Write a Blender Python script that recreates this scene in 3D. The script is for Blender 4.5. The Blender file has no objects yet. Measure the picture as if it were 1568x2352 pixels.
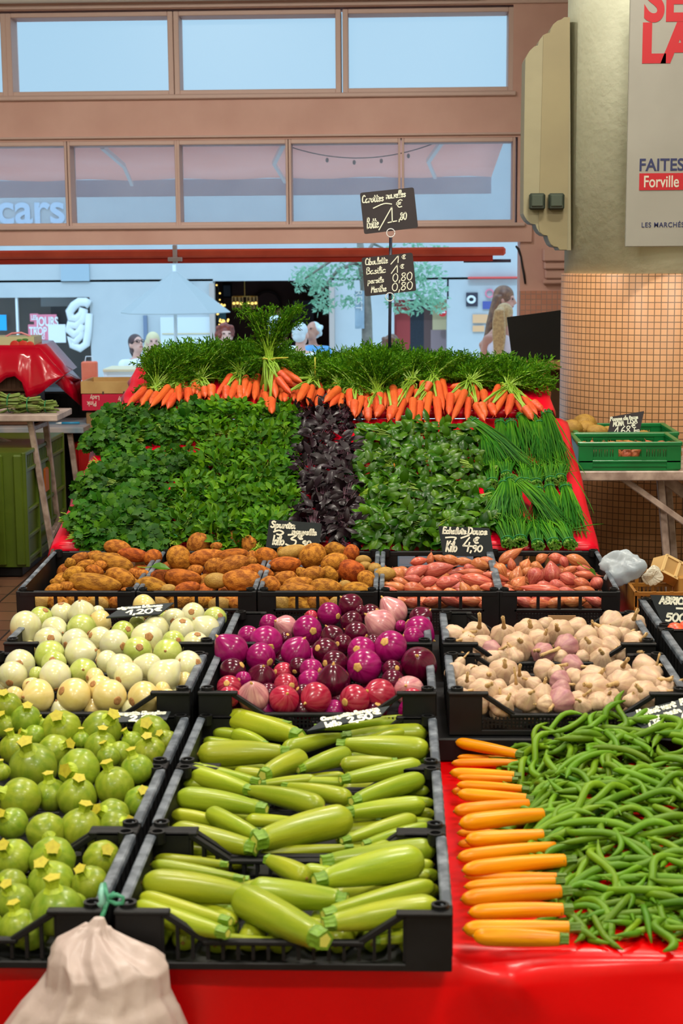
import bpy, math, random
import numpy as np
from mathutils import Vector, Matrix, Quaternion

SC = bpy.context.scene
COL = SC.collection
rnd = random.Random(11)
R_ = math.radians

# ------------------------------------------------------------------ camera
F_PX = 3683.0
W_PX, H_PX = 1568.0, 2352.0
CAM_LOC = np.array([0.0, 0.0, 1.7])
YAW, PITCH, ROLL = R_(2.05), R_(9.05), R_(-0.42)


def _rx(a):
    c, s = math.cos(a), math.sin(a)
    return np.array([[1, 0, 0], [0, c, -s], [0, s, c]])


def _rz(a):
    c, s = math.cos(a), math.sin(a)
    return np.array([[c, -s, 0], [s, c, 0], [0, 0, 1]])


CAM_R = _rz(YAW) @ _rx(math.pi / 2 - PITCH) @ _rz(ROLL)
cam_data = bpy.data.cameras.new('camera')
cam = bpy.data.objects.new('camera', cam_data)
COL.objects.link(cam)
cam.matrix_world = Matrix.Translation(Vector(CAM_LOC)) @ Matrix(CAM_R.tolist()).to_4x4()
cam_data.sensor_fit = 'VERTICAL'
cam_data.sensor_height = 36.0
cam_data.lens = 36.0 * F_PX / H_PX
cam_data.clip_end = 200
cam_data.dof.use_dof = True
cam_data.dof.focus_distance = 5.9
cam_data.dof.aperture_fstop = 7.0
SC.camera = cam

# ------------------------------------------------------------------ view, sky, sun, lamps
SC.view_settings.view_transform = 'Standard'
SC.view_settings.look = 'None'
SC.view_settings.gamma = 1.0
SC.view_settings.use_curve_mapping = False
SC.view_settings.exposure = 0.0
SC.cycles.use_denoising = True
SC.cycles.max_bounces = 6
SC.cycles.diffuse_bounces = 3
SC.cycles.glossy_bounces = 3
SC.cycles.transparent_max_bounces = 12
SC.cycles.sample_clamp_indirect = 4.0

world = bpy.data.worlds.new('sky')
SC.world = world
world.use_nodes = True
_bg = world.node_tree.nodes['Background']
_bg.inputs[0].default_value = (0.45, 0.73, 0.96, 1)
_bg.inputs[1].default_value = 0.93
# overcast sky: the zenith is brighter than the horizon
_wn, _wl = world.node_tree.nodes, world.node_tree.links
_tc = _wn.new('ShaderNodeTexCoord')
_sx = _wn.new('ShaderNodeSeparateXYZ')
_mr = _wn.new('ShaderNodeMapRange')
_mr.inputs['From Min'].default_value = 0.25
_mr.inputs['From Max'].default_value = 1.0
_mr.inputs['To Min'].default_value = 0.93
_mr.inputs['To Max'].default_value = 2.5
_wl.new(_tc.outputs['Generated'], _sx.inputs[0])
_wl.new(_sx.outputs[2], _mr.inputs['Value'])
_wl.new(_mr.outputs['Result'], _bg.inputs[1])

SUN_E = 1.3
_sun = bpy.data.lights.new('sun', 'SUN')
_sun.energy = SUN_E
_sun.color = (0.46, 0.70, 1.0)
_sun.angle = R_(3)
sun = bpy.data.objects.new('sun', _sun)
COL.objects.link(sun)
sun.rotation_euler = Vector((0.10, 1.0, -1.0)).to_track_quat('-Z', 'Y').to_euler()

LAMP_W = 82.0
for (lx, ly) in ((-2.0, 1.6), (1.1, 1.2), (-1.6, 4.2), (1.5, 3.9), (-1.7, 7.0), (0.9, 6.2), (-1.3, -1.7), (1.0, -1.5)):  # the pair behind the camera is fill added to brighten the cloth front
    ld = bpy.data.lights.new('hall_and_fill_lamp', 'AREA')
    ld.shape = 'RECTANGLE'
    ld.size, ld.size_y = 0.75, 0.16
    ld.energy = LAMP_W
    ld.color = (1.0, 0.93, 0.80)
    lo = bpy.data.objects.new('hall_and_fill_lamp', ld)
    COL.objects.link(lo)
    lo.location = (lx, ly, 4.3)


# ------------------------------------------------------------------ helpers: pixels to places
def ray(u, v):
    return CAM_R @ np.array([(u - W_PX / 2) / F_PX, -(v - H_PX / 2) / F_PX, -1.0])


def atY(u, v, y):
    d = ray(u, v)
    return CAM_LOC + d * (y / d[1])


def atZ(u, v, z):
    d = ray(u, v)
    return CAM_LOC + d * ((z - 1.7) / d[2])


def at_plane(u, v, p0, n):
    d = ray(u, v)
    n = np.array(n, float)
    return CAM_LOC + d * (np.dot(np.array(p0, float) - CAM_LOC, n) / np.dot(d, n))


def px_size(p):
    """metres per photo pixel at point p"""
    return -(CAM_R.T @ (np.array(p) - CAM_LOC))[2] / F_PX


CAM_RIGHT, CAM_UP, CAM_BACK = CAM_R[:, 0], CAM_R[:, 1], CAM_R[:, 2]


def img_dir(dx, dy):
    """a unit direction whose picture-plane component is (dx right, dy down), the rest towards the viewer"""
    l = math.hypot(dx, dy)
    if l > 0.98:
        dx, dy = dx / l * 0.98, dy / l * 0.98
        l = 0.98
    d = CAM_RIGHT * dx - CAM_UP * dy + CAM_BACK * math.sqrt(1 - l * l)
    return Vector(d).normalized()


# ------------------------------------------------------------------ helpers: objects
def tag(o, label=None, cat=None, group=None, kind=None):
    if label:
        o['label'] = label
    if cat:
        o['category'] = cat
    if group:
        o['group'] = group
    if kind:
        o['kind'] = kind
    return o


def empty(name, loc=(0, 0, 0), rz=0.0):
    o = bpy.data.objects.new(name, None)
    COL.objects.link(o)
    o.location = loc
    o.rotation_euler = (0, 0, rz)
    o.empty_display_size = 0.05
    return o


class MB:
    def __init__(self):
        self.v, self.f, self.m = [], [], []

    def add(self, verts, faces, mi=0):
        b = len(self.v)
        self.v.extend([tuple(map(float, p)) for p in verts])
        for f in faces:
            self.f.append(tuple(i + b for i in f))
            self.m.append(mi)
        return self

    def box(self, c, s, mi=0, bev=0.0, rot=None):
        hx, hy, hz = s[0] / 2, s[1] / 2, s[2] / 2
        b = min(bev, hx * .9, hy * .9, hz * .9)
        if b <= 0:
            vs = [(x * hx, y * hy, z * hz) for z in (-1, 1) for y in (-1, 1) for x in (-1, 1)]
            fs = [(0, 2, 3, 1), (4, 5, 7, 6), (0, 1, 5, 4), (2, 6, 7, 3), (0, 4, 6, 2), (1, 3, 7, 5)]
        else:
            vs, idx = [], {}
            for z in (-1, 1):
                for y in (-1, 1):
                    for x in (-1, 1):
                        for ax in range(3):
                            p = [x * (hx - b), y * (hy - b), z * (hz - b)]
                            p[ax] = (x * hx, y * hy, z * hz)[ax]
                            idx[(x, y, z, ax)] = len(vs)
                            vs.append(tuple(p))
            I = lambda x, y, z, a: idx[(x, y, z, a)]
            fs = []
            for s_ in (-1, 1):
                q = [I(s_, -1, -1, 0), I(s_, 1, -1, 0), I(s_, 1, 1, 0), I(s_, -1, 1, 0)]
                fs.append(tuple(q if s_ > 0 else q[::-1]))
                q = [I(-1, s_, -1, 1), I(-1, s_, 1, 1), I(1, s_, 1, 1), I(1, s_, -1, 1)]
                fs.append(tuple(q if s_ > 0 else q[::-1]))
                q = [I(-1, -1, s_, 2), I(1, -1, s_, 2), I(1, 1, s_, 2), I(-1, 1, s_, 2)]
                fs.append(tuple(q if s_ > 0 else q[::-1]))
            for a in (-1, 1):
                for c_ in (-1, 1):
                    q = [I(a, c_, -1, 0), I(a, c_, 1, 0), I(a, c_, 1, 1), I(a, c_, -1, 1)]
                    fs.append(tuple(q if a * c_ < 0 else q[::-1])[::-1])
                    q = [I(a, -1, c_, 0), I(a, 1, c_, 0), I(a, 1, c_, 2), I(a, -1, c_, 2)]
                    fs.append(tuple(q if a * c_ > 0 else q[::-1]))
                    q = [I(-1, a, c_, 1), I(1, a, c_, 1), I(1, a, c_, 2), I(-1, a, c_, 2)]
                    fs.append(tuple(q if a * c_ < 0 else q[::-1]))
            for z in (-1, 1):
                for y in (-1, 1):
                    for x in (-1, 1):
                        q = (I(x, y, z, 0), I(x, y, z, 1), I(x, y, z, 2))
                        fs.append(q if x * y * z > 0 else q[::-1])
        if rot is not None:
            vs = [tuple(rot @ Vector(p)) for p in vs]
        self.add([(p[0] + c[0], p[1] + c[1], p[2] + c[2]) for p in vs], fs, mi)
        return self

    def bar(self, a, b, w, t, mi=0, up=(0, 0, 1), bev=0.0):
        """a square bar from a to b: width w sideways, thickness t along up"""
        a, b = Vector(a), Vector(b)
        x = (b - a)
        L = x.length
        x.normalize()
        u = Vector(up)
        y = u.cross(x)
        if y.length < 1e-4:
            y = Vector((0, 1, 0)).cross(x)
        y.normalize()
        z = x.cross(y)
        M = Matrix((x, y, z)).transposed()
        return self.box((a + b) / 2, (L, w, t), mi, bev, M)

    def tube(self, pts, rad, n=8, mi=0, cap=True, close_tip=False):
        pts = [Vector(p) for p in pts]
        k = len(pts)
        if not hasattr(rad, '__len__'):
            rad = [rad] * k
        t0 = (pts[1] - pts[0]).normalized()
        ref = Vector((0, 0, 1)) if abs(t0.z) < 0.9 else Vector((1, 0, 0))
        nrm = t0.cross(ref).normalized()
        rings, vs = [], []
        for i, p in enumerate(pts):
            t = (pts[min(i + 1, k - 1)] - pts[max(i - 1, 0)]).normalized()
            nrm = (nrm - t * nrm.dot(t))
            if nrm.length < 1e-5:
                nrm = t.orthogonal()
            nrm.normalize()
            bn = t.cross(nrm)
            for j in range(n):
                a = 2 * math.pi * j / n
                vs.append(p + (nrm * math.cos(a) + bn * math.sin(a)) * rad[i])
        fs = []
        for i in range(k - 1):
            for j in range(n):
                j2 = (j + 1) % n
                fs.append((i * n + j, i * n + j2, (i + 1) * n + j2, (i + 1) * n + j))
        if cap:
            fs.append(tuple(range(n))[::-1])
            fs.append(tuple((k - 1) * n + j for j in range(n)))
        self.add(vs, fs, mi)
        return self

    def lathe(self, prof, n=24, mi=0, M=None, lobe=None):
        """prof: (r, z) from bottom to top; lobe(theta, z) scales the radius"""
        vs, fs = [], []
        for (r, z) in prof:
            for j in range(n):
                a = 2 * math.pi * j / n
                k = lobe(a, z) if lobe else 1.0
                vs.append((r * k * math.cos(a), r * k * math.sin(a), z))
        for i in range(len(prof) - 1):
            for j in range(n):
                j2 = (j + 1) % n
                fs.append((i * n + j, i * n + j2, (i + 1) * n + j2, (i + 1) * n + j))
        fs.append(tuple(range(n))[::-1])
        fs.append(tuple((len(prof) - 1) * n + j for j in range(n)))
        if M is not None:
            vs = [tuple(M @ Vector(p)) for p in vs]
        return self.add(vs, fs, mi)

    def ball(self, c, r, nu=12, nv=8, mi=0, M=None):
        if not hasattr(r, '__len__'):
            r = (r, r, r)
        vs = [(0, 0, -1)]
        for i in range(1, nv):
            t = -math.pi / 2 + math.pi * i / nv
            for j in range(nu):
                a = 2 * math.pi * j / nu
                vs.append((math.cos(t) * math.cos(a), math.cos(t) * math.sin(a), math.sin(t)))
        vs.append((0, 0, 1))
        fs = []
        for j in range(nu):
            fs.append((0, 1 + (j + 1) % nu, 1 + j))
        for i in range(nv - 2):
            for j in range(nu):
                a, b = 1 + i * nu + j, 1 + i * nu + (j + 1) % nu
                fs.append((a, b, b + nu, a + nu))
        t = len(vs) - 1
        for j in range(nu):
            fs.append((1 + (nv - 2) * nu + j, 1 + (nv - 2) * nu + (j + 1) % nu, t))
        vs = [Vector((p[0] * r[0], p[1] * r[1], p[2] * r[2])) for p in vs]
        if M is not None:
            vs = [M @ p for p in vs]
        return self.add([p + Vector(c) for p in vs], fs, mi)

    def grid(self, fn, nu, nv, mi=0):
        vs = [fn(i / nu, j / nv) for j in range(nv + 1) for i in range(nu + 1)]
        fs = [(j * (nu + 1) + i, j * (nu + 1) + i + 1, (j + 1) * (nu + 1) + i + 1, (j + 1) * (nu + 1) + i)
              for j in range(nv) for i in range(nu)]
        return self.add(vs, fs, mi)

    def prism(self, outline, d, mi=0, M=None):
        """outline: (x, y) list counter-clockwise, extruded along z from 0 to d"""
        n = len(outline)
        vs = [(x, y, 0) for x, y in outline] + [(x, y, d) for x, y in outline]
        fs = [tuple(range(n))[::-1], tuple(range(n, 2 * n))]
        fs += [(i, (i + 1) % n, n + (i + 1) % n, n + i) for i in range(n)]
        if M is not None:
            vs = [tuple(M @ Vector(p)) for p in vs]
        return self.add(vs, fs, mi)

    def mesh(self, name, mats, smooth=False):
        me = bpy.data.meshes.new(name)
        me.from_pydata(self.v, [], self.f)
        if not isinstance(mats, (list, tuple)):
            mats = [mats]
        for m in mats:
            me.materials.append(m)
        if len(mats) > 1:
            me.polygons.foreach_set('material_index', self.m)
        if smooth:
            me.polygons.foreach_set('use_smooth', [True] * len(self.f))
        me.update()
        return me

    def build(self, name, mats, parent=None, smooth=False, loc=None):
        return link(self.mesh(name, mats, smooth), name, parent, loc)


def link(me, name, parent=None, loc=None):
    o = bpy.data.objects.new(name, me)
    COL.objects.link(o)
    if parent is not None:
        o.parent = parent
    if loc is not None:
        o.location = loc
    return o


def copy_tree(o, parent=None):
    c = o.copy()
    COL.objects.link(c)
    if parent is not None:
        c.parent = parent
    for ch in list(o.children):
        copy_tree(ch, c)
    return c


ORD = ('first second third fourth fifth sixth seventh eighth ninth tenth eleventh twelfth thirteenth fourteenth '
       'fifteenth sixteenth seventeenth eighteenth nineteenth twentieth').split()


def label_rows(items, nrows, fmt):
    """items: dicts with u, v, o, look. Rows are counted from the front of the pile, places from the left."""
    its = sorted(items, key=lambda d: -d['v'])
    n = len(its)
    nrows = max(1, min(nrows, n))
    b = [round(i * n / nrows) for i in range(nrows + 1)]
    for r in range(nrows):
        row = sorted(its[b[r]:b[r + 1]], key=lambda d: d['u'])
        rn = 'front row' if r == 0 else ('back row' if r == nrows - 1 else ORD[r] + ' row')
        for k, d in enumerate(row):
            place = 'leftmost' if k == 0 else ('rightmost' if k == len(row) - 1 else ORD[k] + ' from left')
            d['o']['label'] = fmt.format(look=d['look'], place=place, row=rn)


# ------------------------------------------------------------------ helpers: materials
def lin(c):
    return tuple(((x / 255) / 12.92 if x / 255 <= 0.04045 else ((x / 255 + 0.055) / 1.055) ** 2.4) for x in c) + (1.0,)


_MATS = {}


def mat(name, c1, c2=None, scale=8.0, detail=4.0, rough=0.5, spec=0.5, coat=0.0, bump=0.0, bscale=None, metal=0.0,
        rv=0.0, rh=0.0, isl=0.0, stripes=None, speck=None, sheen=0.0, trans=0.0, lo=0.35, hi=0.65, sss=0.0, coords='Object', rough2=None):
    """c1/c2 sRGB 0-255 mixed by noise; stripes=(count, colour, amount) runs along local Z meridians; speck=(scale, size, colour)"""
    if name in _MATS:
        return _MATS[name]
    m = bpy.data.materials.new(name)
    m.use_nodes = True
    nt = m.node_tree
    N, L = nt.nodes, nt.links
    bs = N['Principled BSDF']
    tc = N.new('ShaderNodeTexCoord')
    co = tc.outputs[coords]

    def noise(s, d=detail, vec=None):
        n = N.new('ShaderNodeTexNoise')
        n.inputs['Scale'].default_value = s
        n.inputs['Detail'].default_value = d
        L.new(vec if vec is not None else co, n.inputs['Vector'])
        return n

    def ramp(fac, a, b):
        r = N.new('ShaderNodeMapRange')
        r.inputs['From Min'].default_value = a
        r.inputs['From Max'].default_value = b
        L.new(fac, r.inputs['Value'])
        return r.outputs['Result']

    def mix(fac, a, b):
        x = N.new('ShaderNodeMix')
        x.data_type = 'RGBA'
        if fac is not None:
            L.new(fac, x.inputs[0])
        for sock, val in ((x.inputs[6], a), (x.inputs[7], b)):
            if isinstance(val, tuple):
                sock.default_value = val
            else:
                L.new(val, sock)
        return x.outputs[2]

    col = lin(c1)
    if c2 is not None:
        nz = noise(scale)
        col = mix(ramp(nz.outputs['Fac'], lo, hi), lin(c1), lin(c2))
    if stripes:
        cnt, sc_, amt = stripes
        sep = N.new('ShaderNodeSeparateXYZ')
        L.new(co, sep.inputs[0])
        at = N.new('ShaderNodeMath')
        at.operation = 'ARCTAN2'
        L.new(sep.outputs[1], at.inputs[0])
        L.new(sep.outputs[0], at.inputs[1])
        mu = N.new('ShaderNodeMath')
        mu.operation = 'MULTIPLY'
        mu.inputs[1].default_value = cnt / 6.283
        L.new(at.outputs[0], mu.inputs[0])
        mz = N.new('ShaderNodeMath')
        mz.operation = 'MULTIPLY'
        mz.inputs[1].default_value = 0.7
        L.new(sep.outputs[2], mz.inputs[0])
        cb = N.new('ShaderNodeCombineXYZ')
        L.new(mu.outputs[0], cb.inputs[0])
        L.new(mz.outputs[0], cb.inputs[1])
        ns = noise(1.0, 2.0, cb.outputs[0])
        f = ramp(ns.outputs['Fac'], 0.5 - 0.12, 0.5 + 0.2)
        ml = N.new('ShaderNodeMath')
        ml.operation = 'MULTIPLY'
        ml.inputs[1].default_value = amt
        L.new(f, ml.inputs[0])
        col = mix(ml.outputs[0], col, lin(sc_))
    if speck:
        ss, size, scol = speck
        vo = N.new('ShaderNodeTexVoronoi')
        vo.inputs['Scale'].default_value = ss
        L.new(co, vo.inputs['Vector'])
        f = ramp(vo.outputs['Distance'], size, size * 0.5)
        col = mix(f, col, lin(scol))
    if isl:
        ge = N.new('ShaderNodeNewGeometry')
        h2 = N.new('ShaderNodeHueSaturation')
        r3 = N.new('ShaderNodeMapRange')
        r3.inputs['To Min'].default_value = 1 - isl
        r3.inputs['To Max'].default_value = 1 + isl
        L.new(ge.outputs['Random Per Island'], r3.inputs['Value'])
        L.new(r3.outputs['Result'], h2.inputs['Value'])
        r4 = N.new('ShaderNodeMapRange')
        r4.inputs['To Min'].default_value = 0.515
        r4.inputs['To Max'].default_value = 0.475
        L.new(ge.outputs['Random Per Island'], r4.inputs['Value'])
        L.new(r4.outputs['Result'], h2.inputs['Hue'])
        if isinstance(col, tuple):
            h2.inputs['Color'].default_value = col
        else:
            L.new(col, h2.inputs['Color'])
        col = h2.outputs['Color']
    if rv or rh:
        oi = N.new('ShaderNodeObjectInfo')
        hs = N.new('ShaderNodeHueSaturation')
        r1 = N.new('ShaderNodeMapRange')
        r1.inputs['To Min'].default_value = 1 - rv
        r1.inputs['To Max'].default_value = 1 + rv
        L.new(oi.outputs['Random'], r1.inputs['Value'])
        L.new(r1.outputs['Result'], hs.inputs['Value'])
        wn = N.new('ShaderNodeTexWhiteNoise')
        wn.noise_dimensions = '1D'
        L.new(oi.outputs['Random'], wn.inputs['W'])
        r2 = N.new('ShaderNodeMapRange')
        r2.inputs['To Min'].default_value = 0.5 - rh
        r2.inputs['To Max'].default_value = 0.5 + rh
        L.new(wn.outputs['Value'], r2.inputs['Value'])
        L.new(r2.outputs['Result'], hs.inputs['Hue'])
        if isinstance(col, tuple):
            hs.inputs['Color'].default_value = col
        else:
            L.new(col, hs.inputs['Color'])
        col = hs.outputs['Color']
    if isinstance(col, tuple):
        bs.inputs['Base Color'].default_value = col
    else:
        L.new(col, bs.inputs['Base Color'])
    bs.inputs['Roughness'].default_value = rough
    if rough2 is not None:
        nr = noise(scale * 0.8)
        rr = N.new('ShaderNodeMapRange')
        rr.inputs['To Min'].default_value = rough
        rr.inputs['To Max'].default_value = rough2
        L.new(nr.outputs['Fac'], rr.inputs['Value'])
        L.new(rr.outputs['Result'], bs.inputs['Roughness'])
    bs.inputs['Specular IOR Level'].default_value = spec
    bs.inputs['Metallic'].default_value = metal
    bs.inputs['Coat Weight'].default_value = coat
    bs.inputs['Coat Roughness'].default_value = 0.12
    if sheen:
        bs.inputs['Sheen Weight'].default_value = sheen
    if sss:
        bs.inputs['Subsurface Weight'].default_value = sss
        bs.inputs['Subsurface Radius'].default_value = (0.02, 0.012, 0.006)
        bs.inputs['Subsurface Scale'].default_value = 0.2
    if bump:
        nb = noise(bscale or scale * 2)
        bp = N.new('ShaderNodeBump')
        bp.inputs['Strength'].default_value = bump
        bp.inputs['Distance'].default_value = 0.02
        L.new(nb.outputs['Fac'], bp.inputs['Height'])
        L.new(bp.outputs['Normal'], bs.inputs['Normal'])
    if trans:
        tr = N.new('ShaderNodeBsdfTranslucent')
        ms = N.new('ShaderNodeMixShader')
        ms.inputs[0].default_value = trans
        if isinstance(col, tuple):
            tr.inputs['Color'].default_value = col
        else:
            L.new(col, tr.inputs['Color'])
        L.new(bs.outputs[0], ms.inputs[1])
        L.new(tr.outputs[0], ms.inputs[2])
        L.new(ms.outputs[0], N['Material Output'].inputs['Surface'])
    _MATS[name] = m
    return m


def glass_mat(name, tint=(1, 1, 1), haze=0.0, haze_col=(200, 210, 215)):
    if name in _MATS:
        return _MATS[name]
    m = bpy.data.materials.new(name)
    m.use_nodes = True
    nt = m.node_tree
    N, L = nt.nodes, nt.links
    N.remove(N['Principled BSDF'])
    t = N.new('ShaderNodeBsdfTransparent')
    t.inputs[0].default_value = tint + (1,)
    g = N.new('ShaderNodeBsdfGlossy')
    g.inputs['Roughness'].default_value = 0.35
    fr = N.new('ShaderNodeFresnel')
    fr.inputs[0].default_value = 1.35
    mx = N.new('ShaderNodeMixShader')
    L.new(fr.outputs[0], mx.inputs[0])
    L.new(t.outputs[0], mx.inputs[1])
    L.new(g.outputs[0], mx.inputs[2])
    out = mx.outputs[0]
    if haze:
        d = N.new('ShaderNodeBsdfTranslucent')
        d.inputs[0].default_value = lin(haze_col)
        m2 = N.new('ShaderNodeMixShader')
        m2.inputs[0].default_value = haze
        L.new(out, m2.inputs[1])
        L.new(d.outputs[0], m2.inputs[2])
        out = m2.outputs[0]
    L.new(out, N['Material Output'].inputs['Surface'])
    _MATS[name] = m
    return m


def tile_mat(name, tile, c1, c2, grout, mortar=0.08, mode='cyl', radius=0.5, rough=0.3):
    """square mosaic; mode cyl wraps around local Z, xz lies on a wall facing Y, xy on the floor"""
    m = bpy.data.materials.new(name)
    m.use_nodes = True
    nt = m.node_tree
    N, L = nt.nodes, nt.links
    bs = N['Principled BSDF']
    tc = N.new('ShaderNodeTexCoord')
    sep = N.new('ShaderNodeSeparateXYZ')
    L.new(tc.outputs['Object'], sep.inputs[0])
    cb = N.new('ShaderNodeCombineXYZ')
    if mode == 'cyl':
        at = N.new('ShaderNodeMath')
        at.operation = 'ARCTAN2'
        L.new(sep.outputs[1], at.inputs[0])
        L.new(sep.outputs[0], at.inputs[1])
        mu = N.new('ShaderNodeMath')
        mu.operation = 'MULTIPLY'
        n = round(2 * math.pi * radius / tile)
        mu.inputs[1].default_value = n * tile / (2 * math.pi)
        L.new(at.outputs[0], mu.inputs[0])
        L.new(mu.outputs[0], cb.inputs[0])
        L.new(sep.outputs[2], cb.inputs[1])
    else:
        L.new(sep.outputs[0], cb.inputs[0])
        L.new(sep.outputs[2 if mode == 'xz' else 1], cb.inputs[1])
    br = N.new('ShaderNodeTexBrick')
    br.offset = 0.0
    br.inputs['Scale'].default_value = 1.0
    br.inputs['Brick Width'].default_value = tile
    br.inputs['Row Height'].default_value = tile
    br.inputs['Mortar Size'].default_value = tile * mortar
    br.inputs['Mortar Smooth'].default_value = 0.2
    br.inputs['Bias'].default_value = 0.0
    br.inputs['Color1'].default_value = lin(c1)
    br.inputs['Color2'].default_value = lin(c2)
    br.inputs['Mortar'].default_value = lin(grout)
    L.new(cb.outputs[0], br.inputs['Vector'])
    L.new(br.outputs['Color'], bs.inputs['Base Color'])
    bs.inputs['Roughness'].default_value = rough
    bp = N.new('ShaderNodeBump')
    bp.inputs['Strength'].default_value = 0.5
    bp.inputs['Distance'].default_value = 0.004
    bp.invert = True
    L.new(br.outputs['Fac'], bp.inputs['Height'])
    L.new(bp.outputs['Normal'], bs.inputs['Normal'])
    return m
# ------------------------------------------------------------------ materials
M_pink = mat('pink_wall_paint', (232, 188, 178), (222, 176, 166), scale=3, rough=0.6, bump=0.05)
M_frame = mat('pale_frame_paint', (222, 192, 186), rough=0.45)
M_plaster = mat('cream_plaster', (218, 222, 198), (208, 212, 188), scale=5, rough=0.65, bump=0.12, bscale=30)
M_bracket = mat('ochre_plaster', (146, 140, 112), (140, 134, 107), scale=4, rough=0.6, bump=0.06, bscale=20)
M_ceil = mat('ceiling_paint', (225, 218, 205), rough=0.8)
M_white = mat('white_paint', (235, 235, 235), rough=0.5)
M_facade = mat('white_render', (198, 199, 199), (190, 192, 193), scale=2, rough=0.7)
M_black = mat('black_plastic', (10, 11, 13), (18, 19, 22), scale=14, rough=0.42, spec=0.3, rough2=0.6)
M_rim = mat('worn_black_plastic_sheen', (66, 74, 84), (126, 134, 144), scale=22, rough=0.35, rough2=0.6, lo=0.42, hi=0.72)  # worn plastic, with the rails' grey-blue shine put into the colour
M_red = mat('red_oilcloth', (232, 0, 6), (222, 0, 4), scale=3, rough=0.3, coat=0.12, spec=0.2, bump=0.10, bscale=9)
M_wood = mat('pale_wood', (206, 170, 110), (180, 140, 84), scale=5, rough=0.6, bump=0.1)
M_greywood = mat('weathered_table_top', (196, 178, 168), (160, 140, 132), scale=10, rough=0.55)
M_metal = mat('worn_steel', (186, 164, 152), (140, 118, 108), scale=18, rough=0.45, spec=0.5)
M_floor = tile_mat('brown_floor_tiles', 0.20, (120, 84, 62), (96, 66, 52), (46, 36, 32), 0.03, 'xy', rough=0.35)
M_mosaic = tile_mat('pillar_mosaic', 0.0302, (208, 156, 112), (198, 146, 104), (112, 84, 58), 0.075, 'cyl', 0.5, 0.34)
M_mosaic_pink = tile_mat('pink_mosaic', 0.036, (224, 160, 140), (214, 150, 130), (190, 150, 140), 0.08, 'xz', rough=0.3)
M_slate = mat('slate_board', (40, 48, 52), (32, 38, 44), scale=6, rough=0.5, spec=0.25)
M_slate_dark = mat('slate_board_dark', (46, 38, 44), (40, 34, 40), scale=6, rough=0.55)
M_chalk = mat('chalk_paint', (238, 240, 222), rough=0.8)
M_glass = glass_mat('clear_glass')
M_haze = glass_mat('hazy_glass', (0.97, 0.98, 1.0), 0.2)  # hazy glass; its translucent veil also adds the washed-out glow
M_street = mat('pale_paving', (238, 236, 230), (224, 222, 218), scale=6, rough=0.8)
M_dark = mat('dark_void', (26, 22, 22), rough=0.8)

# ------------------------------------------------------------------ the hall
def struct(name, mb, m, parent=None, smooth=False, loc=None):
    o = mb.build(name, m, parent, smooth, loc)
    if parent is None:
        o['kind'] = 'structure'
    return o


XL, XR, YB, ZC = -6.5, 4.5, -3.0, 4.7
struct('floor', MB().box(((XL + XR) / 2, 4.0, -0.05), (XR - XL + .4, 14.4, 0.1)), M_floor)
struct('ceiling', MB().box(((XL + XR) / 2, 4.2, ZC + .08), (XR - XL + .4, 14.8, 0.16)), M_ceil)
struct('wall_left', MB().box((XL - .1, 4, ZC / 2), (.2, 14.4, ZC)), M_plaster)
struct('wall_right', MB().box((XR + .1, 4, ZC / 2), (.2, 14.4, ZC)), M_plaster)
struct('wall_rear', MB().box(((XL + XR) / 2, YB - .1, ZC / 2), (XR - XL + .4, .2, ZC)), M_plaster)

WY = 11.0
wx = lambda u, v=300: float(atY(u, v, WY)[0])
wz = lambda v, u=590: float(atY(u, v, WY)[2])
Z_a0, Z_a1 = wz(205), wz(34)          # upper windows
Z_b0, Z_b1 = wz(509), wz(331)         # transom windows
Z_open = wz(560)
X_pier = wx(1195, 560)
X_upR, X_loR = wx(1168, 110), wx(1178, 400)
D = 0.24


def wall_box(mb, x0, x1, z0, z1, y0=WY, d=D, bev=0.0):
    mb.box(((x0 + x1) / 2, y0 + d / 2, (z0 + z1) / 2), (x1 - x0, d, z1 - z0), 0, bev)


w = MB()
wall_box(w, XL, XR, Z_a1 + .045, ZC)                       # above the upper windows
wall_box(w, XL, XR, Z_b1 + .03, Z_a0 - .05)                # band between the windows
wall_box(w, XL, wx(1221, 530), Z_open, Z_b0 - .03)         # lower beam
wall_box(w, X_upR + .03, XR, Z_a0 - .05, Z_a1 + .045)
wall_box(w, X_loR + .03, XR, Z_b0 - .03, Z_b1 + .03)
wall_box(w, X_pier, XR, 0, Z_b0 - .03, WY + .03)
wall_box(w, XL, XL + 1.2, 0, Z_open)
struct('wall_back', w, M_pink)
t = MB()
wall_box(t, XL, XR, Z_a1 + .05, Z_a1 + .075, WY - .02, .03, .004)
wall_box(t, XL, XR, Z_b1 + .045, Z_b1 + .06, WY - .025, .03, .004)
wall_box(t, XL, X_upR + .05, Z_a0 - .06, Z_a0 - .03, WY - .03, .04, .006)
wall_box(t, XL, wx(1205, 520), Z_b0 - .045, Z_b0 - .02, WY - .03, .04, .006)
struct('trim_1', t, M_frame)
t = MB()
t.tube([(XL, WY - .08, wz(-2, 200)), (wx(1100), WY - .08, wz(-2, 200))], 0.035, 10)
struct('trim_2', t, M_white, smooth=True)
t = MB()
wall_box(t, X_pier, wx(1300, 690), 0, wz(668, 1240), WY, .05)
struct('trim_3', t, M_mosaic_pink)
# corbel moulding on the pier
t = MB()
for k, (u0, v0, v1, dd) in enumerate([(1244, 570, 600, .12), (1247, 600, 618, .09), (1250, 618, 640, .06), (1246, 640, 652, .04)]):
    wall_box(t, wx(u0, 600), wx(1330, 600), wz(v1, 1260), wz(v0, 1260), WY - dd, dd + .02, .008)
struct('trim_4', t, M_pink)

wn = 0


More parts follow.
